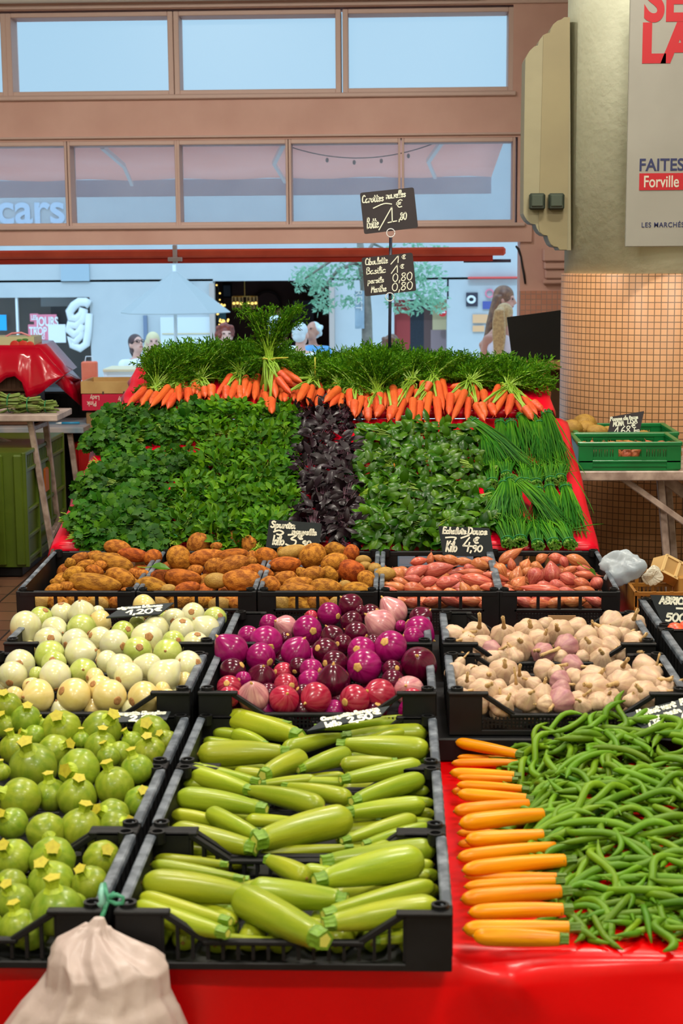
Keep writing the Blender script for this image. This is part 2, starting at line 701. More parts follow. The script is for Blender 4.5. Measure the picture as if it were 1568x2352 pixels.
def window(x0, x1, z0, z1, glass, fr=.028, slim=False):
    global wn
    wn += 1
    mb = MB()
    for (a, b, c, d) in ((x0 - fr, x0, z0 - .03, z1 + .03), (x1, x1 + fr, z0 - .03, z1 + .03), (x0, x1, z0 - .03, z0), (x0, x1, z1, z1 + .03)):
        mb.box(((a + b) / 2, WY + .10, (c + d) / 2), (b - a, .20, d - c), 0, .004)
    f = struct('window_%d' % wn, mb, M_frame)
    MB().box(((x0 + x1) / 2, WY + .16, (z0 + z1) / 2), (x1 - x0, .006, z1 - z0)).build('window_glass', glass, f)
    return f


up = [(-760, -405), (-372, 2), (26, 385), (411, 770), (799, 1167)]
for (u0, u1) in up:
    window(wx(u0, 110), wx(u1, 110), Z_a0, Z_a1, M_glass, fr=.036)
lo = [(-620, -370), (-358, -112), (-100, 149), (162, 402), (413, 656), (669, 914), (928, 1177)]
for (u0, u1) in lo:
    window(wx(u0, 420), wx(u1, 420), Z_b0, Z_b1, M_haze, fr=.017)

# ------------------------------------------------------------------ the tiled pillar
PC = (1.305, 8.0)
PR = 0.5
pz = 1.612
mb = MB().lathe([(PR, 0), (PR, pz - .004), (PR - .004, pz)], 96)
o = mb.build('column', M_mosaic, None, True, (PC[0], PC[1], 0))
tag(o, kind='structure')
for p in o.data.polygons:
    if abs(p.normal.z) > .9:
        p.use_smooth = False
mb = MB().lathe([(PR - .014, pz), (PR - .014, ZC)], 96)
ps = mb.build('plaster_shaft', M_plaster, o, True)

# scalloped bracket board on the pillar
BY = 7.83
pts = [(550, 150), (500, 150), (472, 170), (440, 180), (400, 212), (377, 255), (368, 286), (345, 290), (310, 305), (284, 338),
       (270, 362), (262, 395), (230, 405), (190, 440), (165, 480), (150, 512), (146, 700), (138, 1200), (132, 1860), (143, 1885),
       (165, 1920), (200, 1948), (242, 1956), (252, 1988), (277, 2026), (310, 2050), (346, 2056), (356, 2090), (376, 2130),
       (402, 2150), (440, 2156), (456, 2180), (560, 2180)]
ol = []
for (a, b) in pts:
    p = atY(1168 + a * .2550, b * .2636, BY)
    ol.append((float(p[0]), float(p[2])))
area = sum(ol[i][0] * ol[(i + 1) % len(ol)][1] - ol[(i + 1) % len(ol)][0] * ol[i][1] for i in range(len(ol)))
if area < 0:
    ol = ol[::-1]
Mx = Matrix.Translation((0, BY, 0)) @ Matrix(((1, 0, 0, 0), (0, 0, -1, 0), (0, 1, 0, 0), (0, 0, 0, 1)))
mb = MB().prism(ol, -0.22, 0, Mx)
mb.f = [f[::-1] for f in mb.f]
br = mb.build('wall_bracket', M_bracket)
tag(br, 'cream plaster bracket board with scalloped ends beside the pillar', 'bracket')
# raised inner half of the board
ph = []
for (a, b) in [(312, 306), (345, 292), (368, 288), (378, 258), (400, 215), (440, 183), (472, 173), (500, 153), (550, 153), (545, 700), (525, 2176), (456, 2176),
               (441, 2152), (404, 2146), (378, 2126), (358, 2088), (346, 2052), (312, 2046), (280, 2022), (268, 1960), (290, 1200)]:
    p = atY(1168 + a * .2550, b * .2636, BY)
    ph.append((float(p[0]), float(p[2])))
area = sum(ph[i][0] * ph[(i + 1) % len(ph)][1] - ph[(i + 1) % len(ph)][0] * ph[i][1] for i in range(len(ph)))
if area < 0:
    ph = ph[::-1]
mb = MB().prism(ph, 0.006, 0, Mx)
mb.build('raised_panel', mat('ochre_plaster_panel', (138, 128, 96), (132, 122, 92), scale=4, rough=0.6), br)

M_switch = mat('dark_green_bakelite', (44, 54, 46), (38, 46, 40), scale=8, rough=0.3, coat=0.3)
for k, u in enumerate((1233, 1277)):
    p = atY(u, 463, BY - .03)
    e = empty('light_switch', (float(p[0]), float(p[1]), float(p[2])))
    MB().box((0, 0.005, 0), (.076, .04, .078), 0, .008).build('switch_box', M_switch, e)
    MB().box((0, -.02, .004), (.056, .012, .056), 0, .004).build('rocker', mat('switch_rocker', (62, 72, 62), rough=0.3), e)
    tag(e, 'dark square light switch on the plaster bracket, ' + ('left one' if k == 0 else 'right one') + ' of the pair', 'switch', 'pair of dark switches')

# sign board on the pillar
SY = 7.44
M_sign = mat('sign_board', (146, 144, 136), (139, 137, 129), scale=3, rough=0.4)
M_signred = mat('sign_red', (170, 6, 26), rough=0.45)
M_signblue = mat('sign_navy', (34, 40, 84), rough=0.45)


def text_mesh(body, height, m, name, parent, loc, rot, bold=0.0, sx=1.0, extrude=0.001, spacing=1.0):
    c = bpy.data.curves.new(name, 'FONT')
    c.body = body
    c.size = 1.0
    c.offset = bold
    c.extrude = 0.01
    c.space_character = spacing
    o = bpy.data.objects.new(name, c)
    COL.objects.link(o)
    dg = bpy.context.evaluated_depsgraph_get()
    dg.update()
    me = bpy.data.meshes.new_from_object(o.evaluated_get(dg))
    COL.objects.unlink(o)
    bpy.data.objects.remove(o)
    xs = [v.co.x for v in me.vertices]
    ys = [v.co.y for v in me.vertices]
    x0 = min(xs)
    s = height / 0.73
    for v in me.vertices:
        v.co.x = (v.co.x - x0) * s * sx
        v.co.y *= s
        v.co.z = v.co.z / 0.01 * extrude
    me.materials.clear()
    me.materials.append(m)
    t = link(me, name, parent)
    t.location = loc
    t.rotation_euler = rot
    return t


sp = atY(1437, 567, SY)
sx0 = float(atY(1441, 300, SY)[0])
sz0 = float(sp[2])
sg = empty('wall_sign', (sx0, SY, sz0))
MB().box((.42, .012, .55), (.84, .024, 1.10), 0, .003).build('sign_panel', M_sign, sg)
def s_at(u, v):
    p = atY(u, v, SY)
    return (float(p[0]) - sx0, -.001, float(p[2]) - sz0)
RX = (math.pi / 2, 0, 0)
k = px_size((1.2, SY, 2)) 
text_mesh('SE', 92 * k, M_signred, 'red_lettering', sg, s_at(1478, 46), RX, 0.035, .80)
text_mesh('LA', 84 * k, M_signred, 'red_lettering', sg, s_at(1474, 140), RX, 0.05, .92)
text_mesh('FAITES', 28 * k, M_signblue, 'navy_lettering', sg, s_at(1468, 392), RX, 0.018, .92)
a = s_at(1467, 437)
MB().box((a[0] + .16, -.001, a[2] + 19 * k), (.32, .004, 38 * k)).build('red_band', M_signred, sg)
b = s_at(1478, 430)
text_mesh('Forville', 27 * k, mat('sign_cream', (190, 186, 172), rough=0.5), 'cream_lettering', sg, (b[0], -.0035, b[2]), RX, 0.012, .74)
text_mesh('LES MARCHÉS', 11.5 * k, M_signblue, 'navy_lettering', sg, s_at(1473, 522), RX, 0.01, .92, spacing=1.12)
tag(sg, 'cream wall sign with red, navy and cream lettering mounted on the pillar', 'sign')

# ------------------------------------------------------------------ cable, awning roller outside the opening
yb = 11.75
bz = lambda v, u=600, y=yb: float(atY(u, v, y)[2])
bx = lambda u, v=590, y=yb: float(atY(u, v, y)[0])
M_awnred = mat('faded_red_canvas', (232, 96, 64), (218, 84, 56), scale=6, rough=0.8)
M_awnred2 = mat('deep_red_canvas', (206, 62, 42), rough=0.8)
x0, x1 = -5.2, bx(1160)
aw = empty('awning_roller', ((x0 + x1) / 2, yb, bz(590)))
zc = bz(590)
MB().box((0, 0, bz(581) - zc), (x1 - x0, .10, bz(572) - bz(592)), 0, .015).build('rolled_canvas', M_awnred, aw)
MB().box((-.04, .01, bz(597) - zc), (x1 - x0 - .1, .06, bz(591) - bz(604)), 0, .004).build('valance', M_awnred2, aw)
MB().tube([((x1 - x0) / 2 - .3, 0, bz(603) - zc), ((x1 - x0) / 2 + .04, 0, bz(603) - zc)], .012, 8).build('end_rod', mat('dark_rod', (70, 40, 50), rough=.4), aw, True)
for u in (405,):
    MB().box((bx(u) - (x0 + x1) / 2, -.07, bz(582) - zc), (.03, .04, .13), 0, .004).box((bx(u) - (x0 + x1) / 2, -.07, bz(594) - zc), (.10, .05, .03), 0, .004).build('bracket', mat('pale_bracket', (200, 190, 186), rough=.5), aw)
tag(aw, 'rolled red canvas awning bar hanging under the lower window beam', 'awning')
cb = [atY(u, v, WY + .018) for (u, v) in ((1184, 565), (1190, 572), (1196, 590), (1199, 610), (1203, 630), (1206, 652))]
o = MB().tube(cb, [.006, .009, .006, .007, .008, .006], 8).build('hanging_cable', mat('black_cable', (40, 34, 38), rough=.5), None, True)
tag(o, 'short black cable hanging on the pink pier', 'cable')

# ------------------------------------------------------------------ the street
SZ = -0.25
struct('street', MB().box((0, 25.2, SZ - .05), (40, 28, .1)), M_street)
FY = 22.0
fx = lambda u, v=700, y=FY: float(atY(u, v, y)[0])
fz = lambda v, u=600, y=FY: float(atY(u, v, y)[2])
fc = MB()


def fbox(u0, u1, v0, v1, y=FY, d=.25, mb=fc):
    za, zb = (fz(v1) if v1 is not None else SZ), fz(v0)
    mb.box(((fx(u0) + fx(u1)) / 2, y + d / 2, (za + zb) / 2), (fx(u1) - fx(u0), d, zb - za))


fbox(-900, 1700, 325, 645)
fbox(-900, 206, 640, 680)
fbox(206, 490, 640, None)
fbox(762, 905, 640, None)
fbox(900, 1030, 640, 690)
fbox(1026, 1700, 640, None)
struct('wall_facade', fc, M_facade)
# rooms behind the openings
rm = MB()
cx0, cx1 = fx(440), fx(800)
rm.box(((cx0 + cx1) / 2, 25.6, 1), (cx1 - cx0, .1, 3.2))
rm.box((cx0, 24, 1), (.1, 3.4, 3.2))
rm.box((cx1, 24, 1), (.1, 3.4, 3.2))
rm.box(((cx0 + cx1) / 2, 24, 2.2), (cx1 - cx0, 3.4, .1))
struct('wall_cafe', rm, mat('brown_cafe_wall', (104, 70, 62), (92, 60, 54), scale=2, rough=.8))
rm = MB()
cx0, cx1 = fx(-700), fx(215)
rm.box(((cx0 + cx1) / 2, 24.6, 1), (cx1 - cx0, .1, 3.2))
rm.box((cx1, 23.5, 1), (.1, 2.6, 3.2))
rm.box(((cx0 + cx1) / 2, 23.5, 2.1), (cx1 - cx0, 2.6, .1))
struct('wall_shop', rm, mat('grey_shop_wall', (150, 134, 124), (120, 112, 110), scale=1.2, rough=.8))
# awning of the cafe seen from below through the transom windows
ca = empty('street_awning', (-2.5, 12.3, 2.33))
ax0, ax1 = -4.0, float(atY(1128, 400, 13.2)[0]) + 2.5
mb = MB()
mb.grid(lambda s, q: (ax0 + (ax1 - ax0) * s, .9 - 1.85 * q, -.003 + .21 * q + .008 * math.sin(s * 60)), 40, 4)
c0 = mb.build('canopy', mat('salmon_canvas', (253, 212, 202), (250, 204, 192), scale=1.5, rough=.85, trans=0.8), ca, True)
so = c0.modifiers.new('thickness', 'SOLIDIFY')
so.thickness = .01
MB().box(((ax0 + ax1) / 2, .905, -.07), (ax1 - ax0, .012, .135)).build('valance', mat('grey_valance', (226, 218, 222), (212, 206, 214), scale=2, rough=.8, trans=.6), ca)
M_alu = mat('white_aluminium', (224, 226, 230), rough=.4)
for (u, v, u2, v2, u3, v3) in ((235, 338, 284, 380, 303, 424), (651, 330, 629, 375, 655, 418), (1014, 326, 983, 370, 999, 408)):
    q = [Vector(atY(a, b, yy)) - Vector(ca.location) for (a, b, yy) in ((u, v, 11.6), (u2, v2, 12.3), (u3, v3, 13.0))]
    MB().bar(q[0], q[1], .03, .03).bar(q[1], q[2], .024, .024).build('folding_arm', M_alu, ca)
tag(ca, 'long salmon pink awning outside, seen through the transom windows', 'awning')
gl = empty('string_lights', (0, 11.6, 2.4))
ga, gb = Vector(atY(668, 338, 11.6)), Vector(atY(1000, 328, 11.6))
gp = [ga.lerp(gb, i / 16) - Vector((0, 0, .09 * (1 - (i / 8 - 1) ** 2))) - Vector(gl.location) for i in range(17)]
MB().tube(gp, .004, 6).build('wire', M_black, gl)
for i in (4, 7, 10, 13):
    MB().ball(gp[i] - Vector((0, 0, .03)), (.012, .012, .017), 8, 6).build('bulb', mat('bulb_glass', (90, 70, 66), rough=.2), gl, True)
tag(gl, 'sagging string of small bulbs under the salmon awning', 'lights')
# sign letters over the shop at the far left
vs = text_mesh('cars', .42, mat('pale_blue_letters', (206, 222, 240), rough=.6), 'shop_lettering', None, (fx(-6, 490), FY - .02, fz(512, 60)), RX, 0.02, 1.0)
tag(vs, 'large pale shop letters on the facade above the left window', 'lettering')
struct('window_20', MB().box((fx(-300), FY + .1, (fz(680) + SZ) / 2), (fx(204) - fx(-820), .02, fz(680) - SZ)), M_glass)
mb = MB()
for u in (37, -190):
    mb.box((fx(u), FY + .05, (fz(680) + SZ) / 2), (.03, .06, fz(680) - SZ))
struct('trim_5', mb, M_white)
mb = MB()
for u in (488, 762):
    mb.box((fx(u), FY - .02, (fz(650) + SZ) / 2), (.07, .12, fz(650) - SZ))
struct('trim_6', mb, mat('beige_jamb', (196, 176, 166), rough=.6))
# ------------------------------------------------------------------ people
M_skin = mat('skin', (214, 152, 128), (206, 142, 120), scale=9, rough=.5, sss=.1)
M_skin2 = mat('fair_skin', (226, 172, 152), rough=.5, sss=.1)
M_eye = mat('dark_eye', (40, 30, 30), rough=.3)
M_lips = mat('lips', (170, 84, 80), rough=.5)


def remeshed(mb, vox, name, m, parent, smooth_it=6):
    me = mb.mesh(name + '_src', m)
    o = bpy.data.objects.new(name, me)
    COL.objects.link(o)
    md = o.modifiers.new('r', 'REMESH')
    md.mode = 'VOXEL'
    md.voxel_size = vox
    sm = o.modifiers.new('s', 'SMOOTH')
    sm.iterations = smooth_it
    sm.factor = .5
    dg = bpy.context.evaluated_depsgraph_get()
    dg.update()
    out = bpy.data.meshes.new_from_object(o.evaluated_get(dg))
    COL.objects.unlink(o)
    bpy.data.objects.remove(o)
    out.polygons.foreach_set('use_smooth', [True] * len(out.polygons))
    if not out.materials:
        out.materials.append(m)
    return link(out, name, parent)


def limb(mb, pts, rads, n=12):
    P, Rr = [], []
    for i in range(len(pts) - 1):
        for k in range(6):
            t = k / 6
            P.append(Vector(pts[i]).lerp(Vector(pts[i + 1]), t))
            Rr.append(rads[i] + (rads[i + 1] - rads[i]) * t)
    P.append(Vector(pts[-1]))
    Rr.append(rads[-1])
    mb.tube(P, Rr, n)
    for p, r in zip(pts, rads):
        mb.ball(p, r, n, 8)


def hand(mb, wrist, d, side):
    """palm, four unequal bent fingers and a thumb from the side of the palm"""
    d = Vector(d).normalized()
    s = d.cross(Vector((0, 1, 0.2)))
    s = (s if s.length > .1 else d.orthogonal()).normalized() * side
    nrm = d.cross(s).normalized()
    w = Vector(wrist)
    mb.ball(w + d * .05, (.036, .036, .036), 10, 8)
    mb.tube([w, w + d * .05, w + d * .09], [.026, .036, .034], 10)
    for k, L in enumerate((.072, .08, .075, .058)):
        b = w + d * .085 + s * (.027 - .018 * k)
        m1 = b + d * L * .55 + nrm * .012
        e = m1 + d * L * .35 + nrm * .03
        mb.tube([b, m1, e], [.010, .0095, .008], 8)
    b = w + d * .03 + s * .03
    mb.tube([b, b + s * .03 + d * .025, b + s * .035 + d * .055 + nrm * .015], [.012, .011, .009], 8)


def person(name, label, base, yaw, h=1.66, seated=False, head_tilt=(0, 0), skin=None, shirt=None, trousers=None, hair=None,
           arms=None, sleeves='short', hair_fn=None, female=True, glasses=False):
    """local frame: faces -Y, feet on z=0. yaw turns the whole figure; arms: {'l': (elbow, wrist), 'r': ...}"""
    skin = skin or M_skin
    k = h / 1.70
    e = empty('person', base, yaw)
    hip = (0.50 if seated else 0.92) * k
    sh = hip + .50 * k
    neck = sh + .07 * k
    hw = (.175 if female else .205) * k
    b = MB()
    hd = Vector((0, 0, neck + .13 * k))
    Q = Matrix.Rotation(head_tilt[1], 3, 'Z') @ Matrix.Rotation(head_tilt[0], 3, 'X')
    H = lambda p: hd + Q @ Vector(p) * k
    MH = Q
    # trunk
    limb(b, [(0, .01, hip), (0, .015, hip + .17 * k), (0, .0, sh - .10 * k), (0, .01, sh - .01 * k)], [.125 * k, .105 * k, .125 * k, .075 * k], 14)
    for s in (-1, 1):
        limb(b, [(0, .01, sh - .03 * k), (s * hw, .015, sh - .035 * k)], [.07 * k, .055 * k])
        limb(b, [(s * .05 * k, .01, sh - .14 * k), (s * .09 * k, .0, sh - .13 * k)], [.10 * k, .085 * k])
        b.ball((s * .075 * k, .015, hip), (.10 * k, .11 * k, .11 * k))
    if female:
        for s in (-1, 1):
            b.ball((s * .07 * k, -.085 * k, sh - .16 * k), .06 * k)
    limb(b, [(0, .01, sh), H((0, .02, -.09))], [.055 * k, .05 * k])
    # head
    b.ball(H((0, .012, .02)), (.077 * k, .098 * k, .105 * k), 20, 14, 0, MH)
    b.ball(H((0, -.025, -.055)), (.058 * k, .068 * k, .068 * k), 16, 12, 0, MH)
    b.ball(H((0, -.055, -.095)), (.028 * k, .026 * k, .022 * k), 10, 8, 0, MH)
    b.tube([H((0, -.085, .02)), H((0, -.112, -.028)), H((0, -.092, -.036))], [.010 * k, .016 * k, .014 * k], 8)
    for s in (-1, 1):
        b.ball(H((s * .08, .02, -.01)), (.014 * k, .022 * k, .034 * k), 8, 8, 0, MH)
        b.ball(H((s * .034, -.072, .03)), (.028 * k, .018 * k, .010 * k), 8, 6, 0, MH)
    arms = arms or {}
    A = {}
    for s, key in ((-1, 'r'), (1, 'l')):
        S0 = Vector((s * (hw + .01), .015, sh - .045 * k))
        if key in arms:
            el, wr = Vector(arms[key][0]), Vector(arms[key][1])
        elif seated:
            el, wr = S0 + Vector((s * .06, -.10, -.26)) * k, S0 + Vector((-s * .02, -.33, -.28)) * k
        else:
            el, wr = S0 + Vector((s * .05, .03, -.29)) * k, S0 + Vector((s * .05, -.06, -.53)) * k
        A[key] = (S0, el, wr)
        limb(b, [S0, el, wr], [.048 * k, .038 * k, .026 * k])
        hand(b, wr, (wr - el), -s)
    L = {}
    for s in (-1, 1):
        hp = Vector((s * .085 * k, .01, hip - .02))
        if seated:
            kn, an = Vector((s * .10, -.42 * k, hip + .0)), Vector((s * .10, -.40 * k, .08))
        else:
            kn, an = Vector((s * .09, -.01, hip * .53)), Vector((s * .09, .02, .08))
        limb(b, [hp, kn, an], [.092 * k, .058 * k, .038 * k])
        limb(b, [an + Vector((0, .03, -.045)), an + Vector((s * .02, -.14, -.055))], [.035, .026])
        L[s] = (hp, kn, an)
    remeshed(b, .0095, 'body', skin, e)
    # clothes
    c = MB()
    g = .014
    limb(c, [(0, .01, hip + .02), (0, .015, hip + .17 * k), (0, .0, sh - .10 * k), (0, .01, sh - .035 * k)], [.128 * k + g, .108 * k + g, .127 * k + g, .07 * k + g], 14)
    for s in (-1, 1):
        limb(c, [(s * .05 * k, .01, sh - .14 * k), (s * .09 * k, .0, sh - .13 * k)], [.10 * k + g, .085 * k + g])
        if female:
            c.ball((s * .07 * k, -.085 * k, sh - .16 * k), .06 * k + g)
        if sleeves != 'none':
            limb(c, [(0, .01, sh - .045 * k), (s * hw, .015, sh - .045 * k)], [.06 * k + g, .055 * k + g])
            S0, el, wr = A['r' if s < 0 else 'l']
            if sleeves == 'long':
                limb(c, [S0, el, el.lerp(wr, .88)], [.048 * k + g, .04 * k + g, .03 * k + g])
            else:
                limb(c, [S0, S0.lerp(el, .6)], [.05 * k + g, .046 * k + g])
        else:
            limb(c, [(s * .10 * k, .0, sh - .14 * k), (s * .105 * k, .01, sh + .005)], [.03, .028])
    remeshed(c, .011, 'shirt' if sleeves != 'none' else 'tank_top', shirt, e)
    c = MB()
    c.ball((0, .012, hip + .02), (.145 * k + .02, .125 * k + .01, .10 * k))
    for s in (-1, 1):
        hp, kn, an = L[s]
        limb(c, [hp, kn, an + Vector((0, 0, .03))], [.10 * k, .07 * k, .055 * k])
    remeshed(c, .012, 'trousers', trousers or mat('dark_trousers', (60, 62, 74), rough=.8), e)
    c = MB()
    for s in (-1, 1):
        an = L[s][2]
        limb(c, [an + Vector((0, .035, -.045)), an + Vector((s * .02, -.15, -.055))], [.042, .032])
    remeshed(c, .012, 'shoes', mat('dark_shoes', (46, 40, 40), rough=.5), e)
    # hair
    c = MB()
    if hair_fn:
        hair_fn(c, H, MH, k)
    hb = remeshed(c, .009, 'hair', hair, e, 3)
    # face details
    for s in (-1, 1):
        MB().ball(H((s * .033, -.081, .012)), (.013 * k, .008 * k, .008 * k), 10, 8, 0, MH).build('eye', M_eye, e, True)
    MB().ball(H((0, -.086, -.062)), (.024 * k, .010 * k, .008 * k), 10, 6, 0, MH).build('mouth', M_lips, e, True)
    if glasses:
        gm = MB()
        for s in (-1, 1):
            ring = [H((s * .034 + .026 * math.cos(t), -.096, .010 + .02 * math.sin(t))) for t in [i * math.pi / 6 for i in range(13)]]
            gm.tube(ring, .003, 6)
            gm.tube([H((s * .06, -.094, .014)), H((s * .084, .02, .01))], .003, 6)
        gm.tube([H((-.01, -.098, .014)), H((.01, -.098, .014))], .003, 6)
        gm.build('glasses', M_black, e)
    tag(e, label, 'person')
    return e


def cap(c, H, MH, k, low=-.0, thick=.016):
    c.ball(H((0, .022, .035)), (.084 * k + thick * .4, .098 * k + thick * .5, .098 * k + thick * .4), 18, 12, 0, MH)
    c.ball(H((0, .05, -.03)), (.078 * k, .07 * k, .085 * k), 14, 10, 0, MH)


def long_hair(c, H, MH, k):
    cap(c, H, MH, k)
    for i in range(9):
        a = -1.25 + 2.5 * i / 8
        x = math.sin(a) * .082
        y = .03 + math.cos(a) * .065
        c.tube([H((x, y, .03)), H((x * 1.12, y + .015, -.12)), H((x * 1.25, y + .03, -.26)), H((x * 1.05, y + .045, -.42)), H((x * .8, y + .05, -.50))],
               [.03 * k, .036 * k, .036 * k, .028 * k, .008 * k], 8)


def ponytail(c, H, MH, k):
    cap(c, H, MH, k, thick=.004)
    c.ball(H((0, .115, .065)), .028 * k)
    for i in range(5):
        x = (i - 2) * .014
        c.tube([H((x * .4, .115, .07)), H((x, .16, .05)), H((x * 1.4, .165, -.06)), H((x * 1.5, .15, -.20)), H((x * 1.2, .15, -.34)), H((x, .155, -.44))],
               [.018, .024, .028, .026, .02, .006], 8)


def bun(c, H, MH, k):
    cap(c, H, MH, k, thick=.006)
    c.ball(H((0, .12, .03)), .04 * k)
    c.tube([H((0, .12, .03)), H((.0, .15, -.05)), H((0, .14, -.13))], [.03, .024, .008], 8)


def curly(c, H, MH, k):
    r = random.Random(5)
    cap(c, H, MH, k)
    for i in range(60):
        a = r.uniform(0, 6.28)
        z = r.uniform(-.5, 1)
        q = math.sqrt(max(0, 1 - z * z))
        y = q * math.sin(a)
        if y < -.45 and z < .35:
            continue
        c.ball(H((q * math.cos(a) * .1, .02 + y * .105, .045 + z * .1)), r.uniform(.02, .034) * k, 8, 6)


def short_hair(c, H, MH, k):
    c.ball(H((0, .028, .038)), (.083 * k, .096 * k, .092 * k), 18, 12, 0, MH)
    c.ball(H((0, .06, -.02)), (.072 * k, .055 * k, .06 * k), 12, 10, 0, MH)


def fluffy(c, H, MH, k):
    short_hair(c, H, MH, k)
    r = random.Random(9)
    for i in range(26):
        a = r.uniform(-.2, 3.34)
        c.ball(H((math.cos(a) * .085, .03 + math.sin(a) * .085, r.uniform(-.02, .09))), .026 * k, 8, 6)


M_hair_br = mat('brown_hair', (104, 66, 48), (146, 98, 66), scale=20, rough=.45)
M_hair_bl = mat('blond_streaked_hair', (216, 170, 112), (186, 138, 88), scale=50, rough=.45)
M_hair_bld = mat('pale_blond_hair', (226, 206, 160), rough=.5)
M_hair_red = mat('auburn_curls', (150, 66, 44), (118, 48, 34), scale=30, rough=.5)
M_hair_dk = mat('dark_brown_hair', (92, 62, 60), (70, 48, 48), scale=20, rough=.5)
M_hair_w = mat('white_hair', (226, 232, 232), (206, 212, 214), scale=20, rough=.6)
C_white = mat('white_cotton', (234, 236, 238), rough=.8)
C_black = mat('black_cotton', (34, 32, 36), rough=.8)
C_blue = mat('light_blue_cotton', (110, 170, 220), rough=.8)
C_strip = mat('white_pink_cotton', (236, 220, 226), rough=.8)


def stand_at(u, v_top, Y, h):
    """where the feet go so that the crown of the head shows at pixel (u, v_top): the street level gives the height, h is returned to fit"""
    p = atY(u, v_top, Y)
    return (float(p[0]), Y, SZ), float(p[2]) - SZ


b, hh = stand_at(1160, 657, 15.4, 0)
person('a', 'standing woman with long brown hair and bare arms, behind the ponytailed one', b, R_(84), hh / 1.03, False, (.12, -.1), arms={'r': ((-.25, .2, 1.12), (-.2, .12, .86))},
       shirt=C_black, hair=M_hair_br, sleeves='none', hair_fn=long_hair)
b, hh = stand_at(1160, 696, 14.2, 0)
person('b', 'woman with a long blond ponytail and white strappy top, facing away', b, R_(155), hh / 1.03, False, (.05, 0),
       shirt=C_strip, hair=M_hair_bl, sleeves='none', hair_fn=ponytail)
b, hh = stand_at(1272, 698, 14.8, 0)
person('c', 'dark haired person mostly hidden behind the black panel', b, R_(170), hh / 1.03, False, (0, 0), shirt=C_white, hair=M_hair_dk, hair_fn=short_hair)


def seat_at(u, v_top, Y):
    p = atY(u, v_top, Y)
    return (float(p[0]), Y, SZ), float(p[2]) - SZ


SEATS = []


def seated(label, u, v, Y, yaw, **kw):
    b, top = seat_at(u, v, Y)
    k = (top - .0) / 1.335
    h = k * 1.70
    SEATS.append((b, yaw, k))
    return person('s', label, b, R_(yaw), h, True, **kw)


seated('seated woman with tied brown hair and glasses looking down', 313, 765, 17.0, 40, shirt=C_white, hair=M_hair_dk, hair_fn=bun, head_tilt=(-.35, 0), glasses=True, skin=M_skin2, sleeves='long')
seated('seated fair haired person in white facing the glasses wearer', 351, 762, 17.7, 15, shirt=C_white, hair=M_hair_bld, hair_fn=long_hair, skin=M_skin2, sleeves='long', head_tilt=(-.1, 0))
seated('seated person with auburn curls in white by the cafe opening', 517, 746, 17.4, 18, shirt=C_white, hair=M_hair_red, hair_fn=curly, head_tilt=(-.3, 0), skin=M_skin2)
seated('seated white haired person in white behind the raised carrot tops', 632, 722, 16.6, 175, shirt=C_white, hair=M_hair_w, hair_fn=short_hair, female=False, skin=M_skin2)
seated('seated white haired man in white with his back turned', 690, 738, 16.3, 165, shirt=C_white, hair=M_hair_w, hair_fn=short_hair, female=False, skin=M_skin2)
seated('seated old man with fluffy white hair and light blue shirt', 717, 736, 18.6, -35, shirt=C_blue, hair=M_hair_w, hair_fn=fluffy, female=False, head_tilt=(-.3, 0))
seated('seated brown haired person behind the carrot tops near the pole', 900, 765, 15.6, 170, shirt=C_white, hair=M_hair_br, hair_fn=fluffy, skin=M_skin2)
b, hh = stand_at(642, 712, 23.4, 0)
person('w', 'waiter in a beige shirt standing inside the dark cafe', b, R_(-70), hh / 1.0, False, (-.35, 0), shirt=mat('beige_shirt', (178, 158, 130), rough=.8), hair=M_hair_dk, hair_fn=short_hair, female=False)
# chairs under the seated
M_chair = mat('grey_cafe_chair', (150, 152, 158), rough=.5)
CHAIR = None
CN = ['under the woman with glasses', 'under the fair haired person', 'under the person with auburn curls', 'under the person behind raised carrot tops',
      'under the man with his back turned', 'under the man in blue', 'under the person near the pole']
for (b, yaw, k), cn in zip(SEATS, CN):
    e = empty('cafe_chair', b, R_(yaw))
    zt = .40 * k
    MB().box((0, -.1, zt - .02), (.40, .42, .03), 0, .008).build('seat', M_chair, e)
    for sx in (-.17, .17):
        for sy in (-.28, .09):
            MB().bar((sx, sy, 0), (sx, sy, zt - .03), .025, .025).build('leg', M_chair, e)
        MB().bar((sx, .10, zt - .03), (sx, .18, zt + .36), .022, .022).build('back_post', M_chair, e)
    MB().box((0, .185, zt + .34), (.38, .02, .10), 0, .006).build('back_rail', M_chair, e)
    tag(e, 'grey cafe chair ' + cn, 'chair', 'cafe chairs on the street')
# ------------------------------------------------------------------ street furniture and facade details
def px_box(u0, u1, v0, v1, y, d, mb=None, bev=0.0):
    a, b = atY(u0, v1, y), atY(u1, v0, y)
    mb = mb or MB()
    mb.box(((a[0] + b[0]) / 2, y + d / 2, (a[2] + b[2]) / 2), (b[0] - a[0], d, b[2] - a[2]), 0, bev)
    return mb


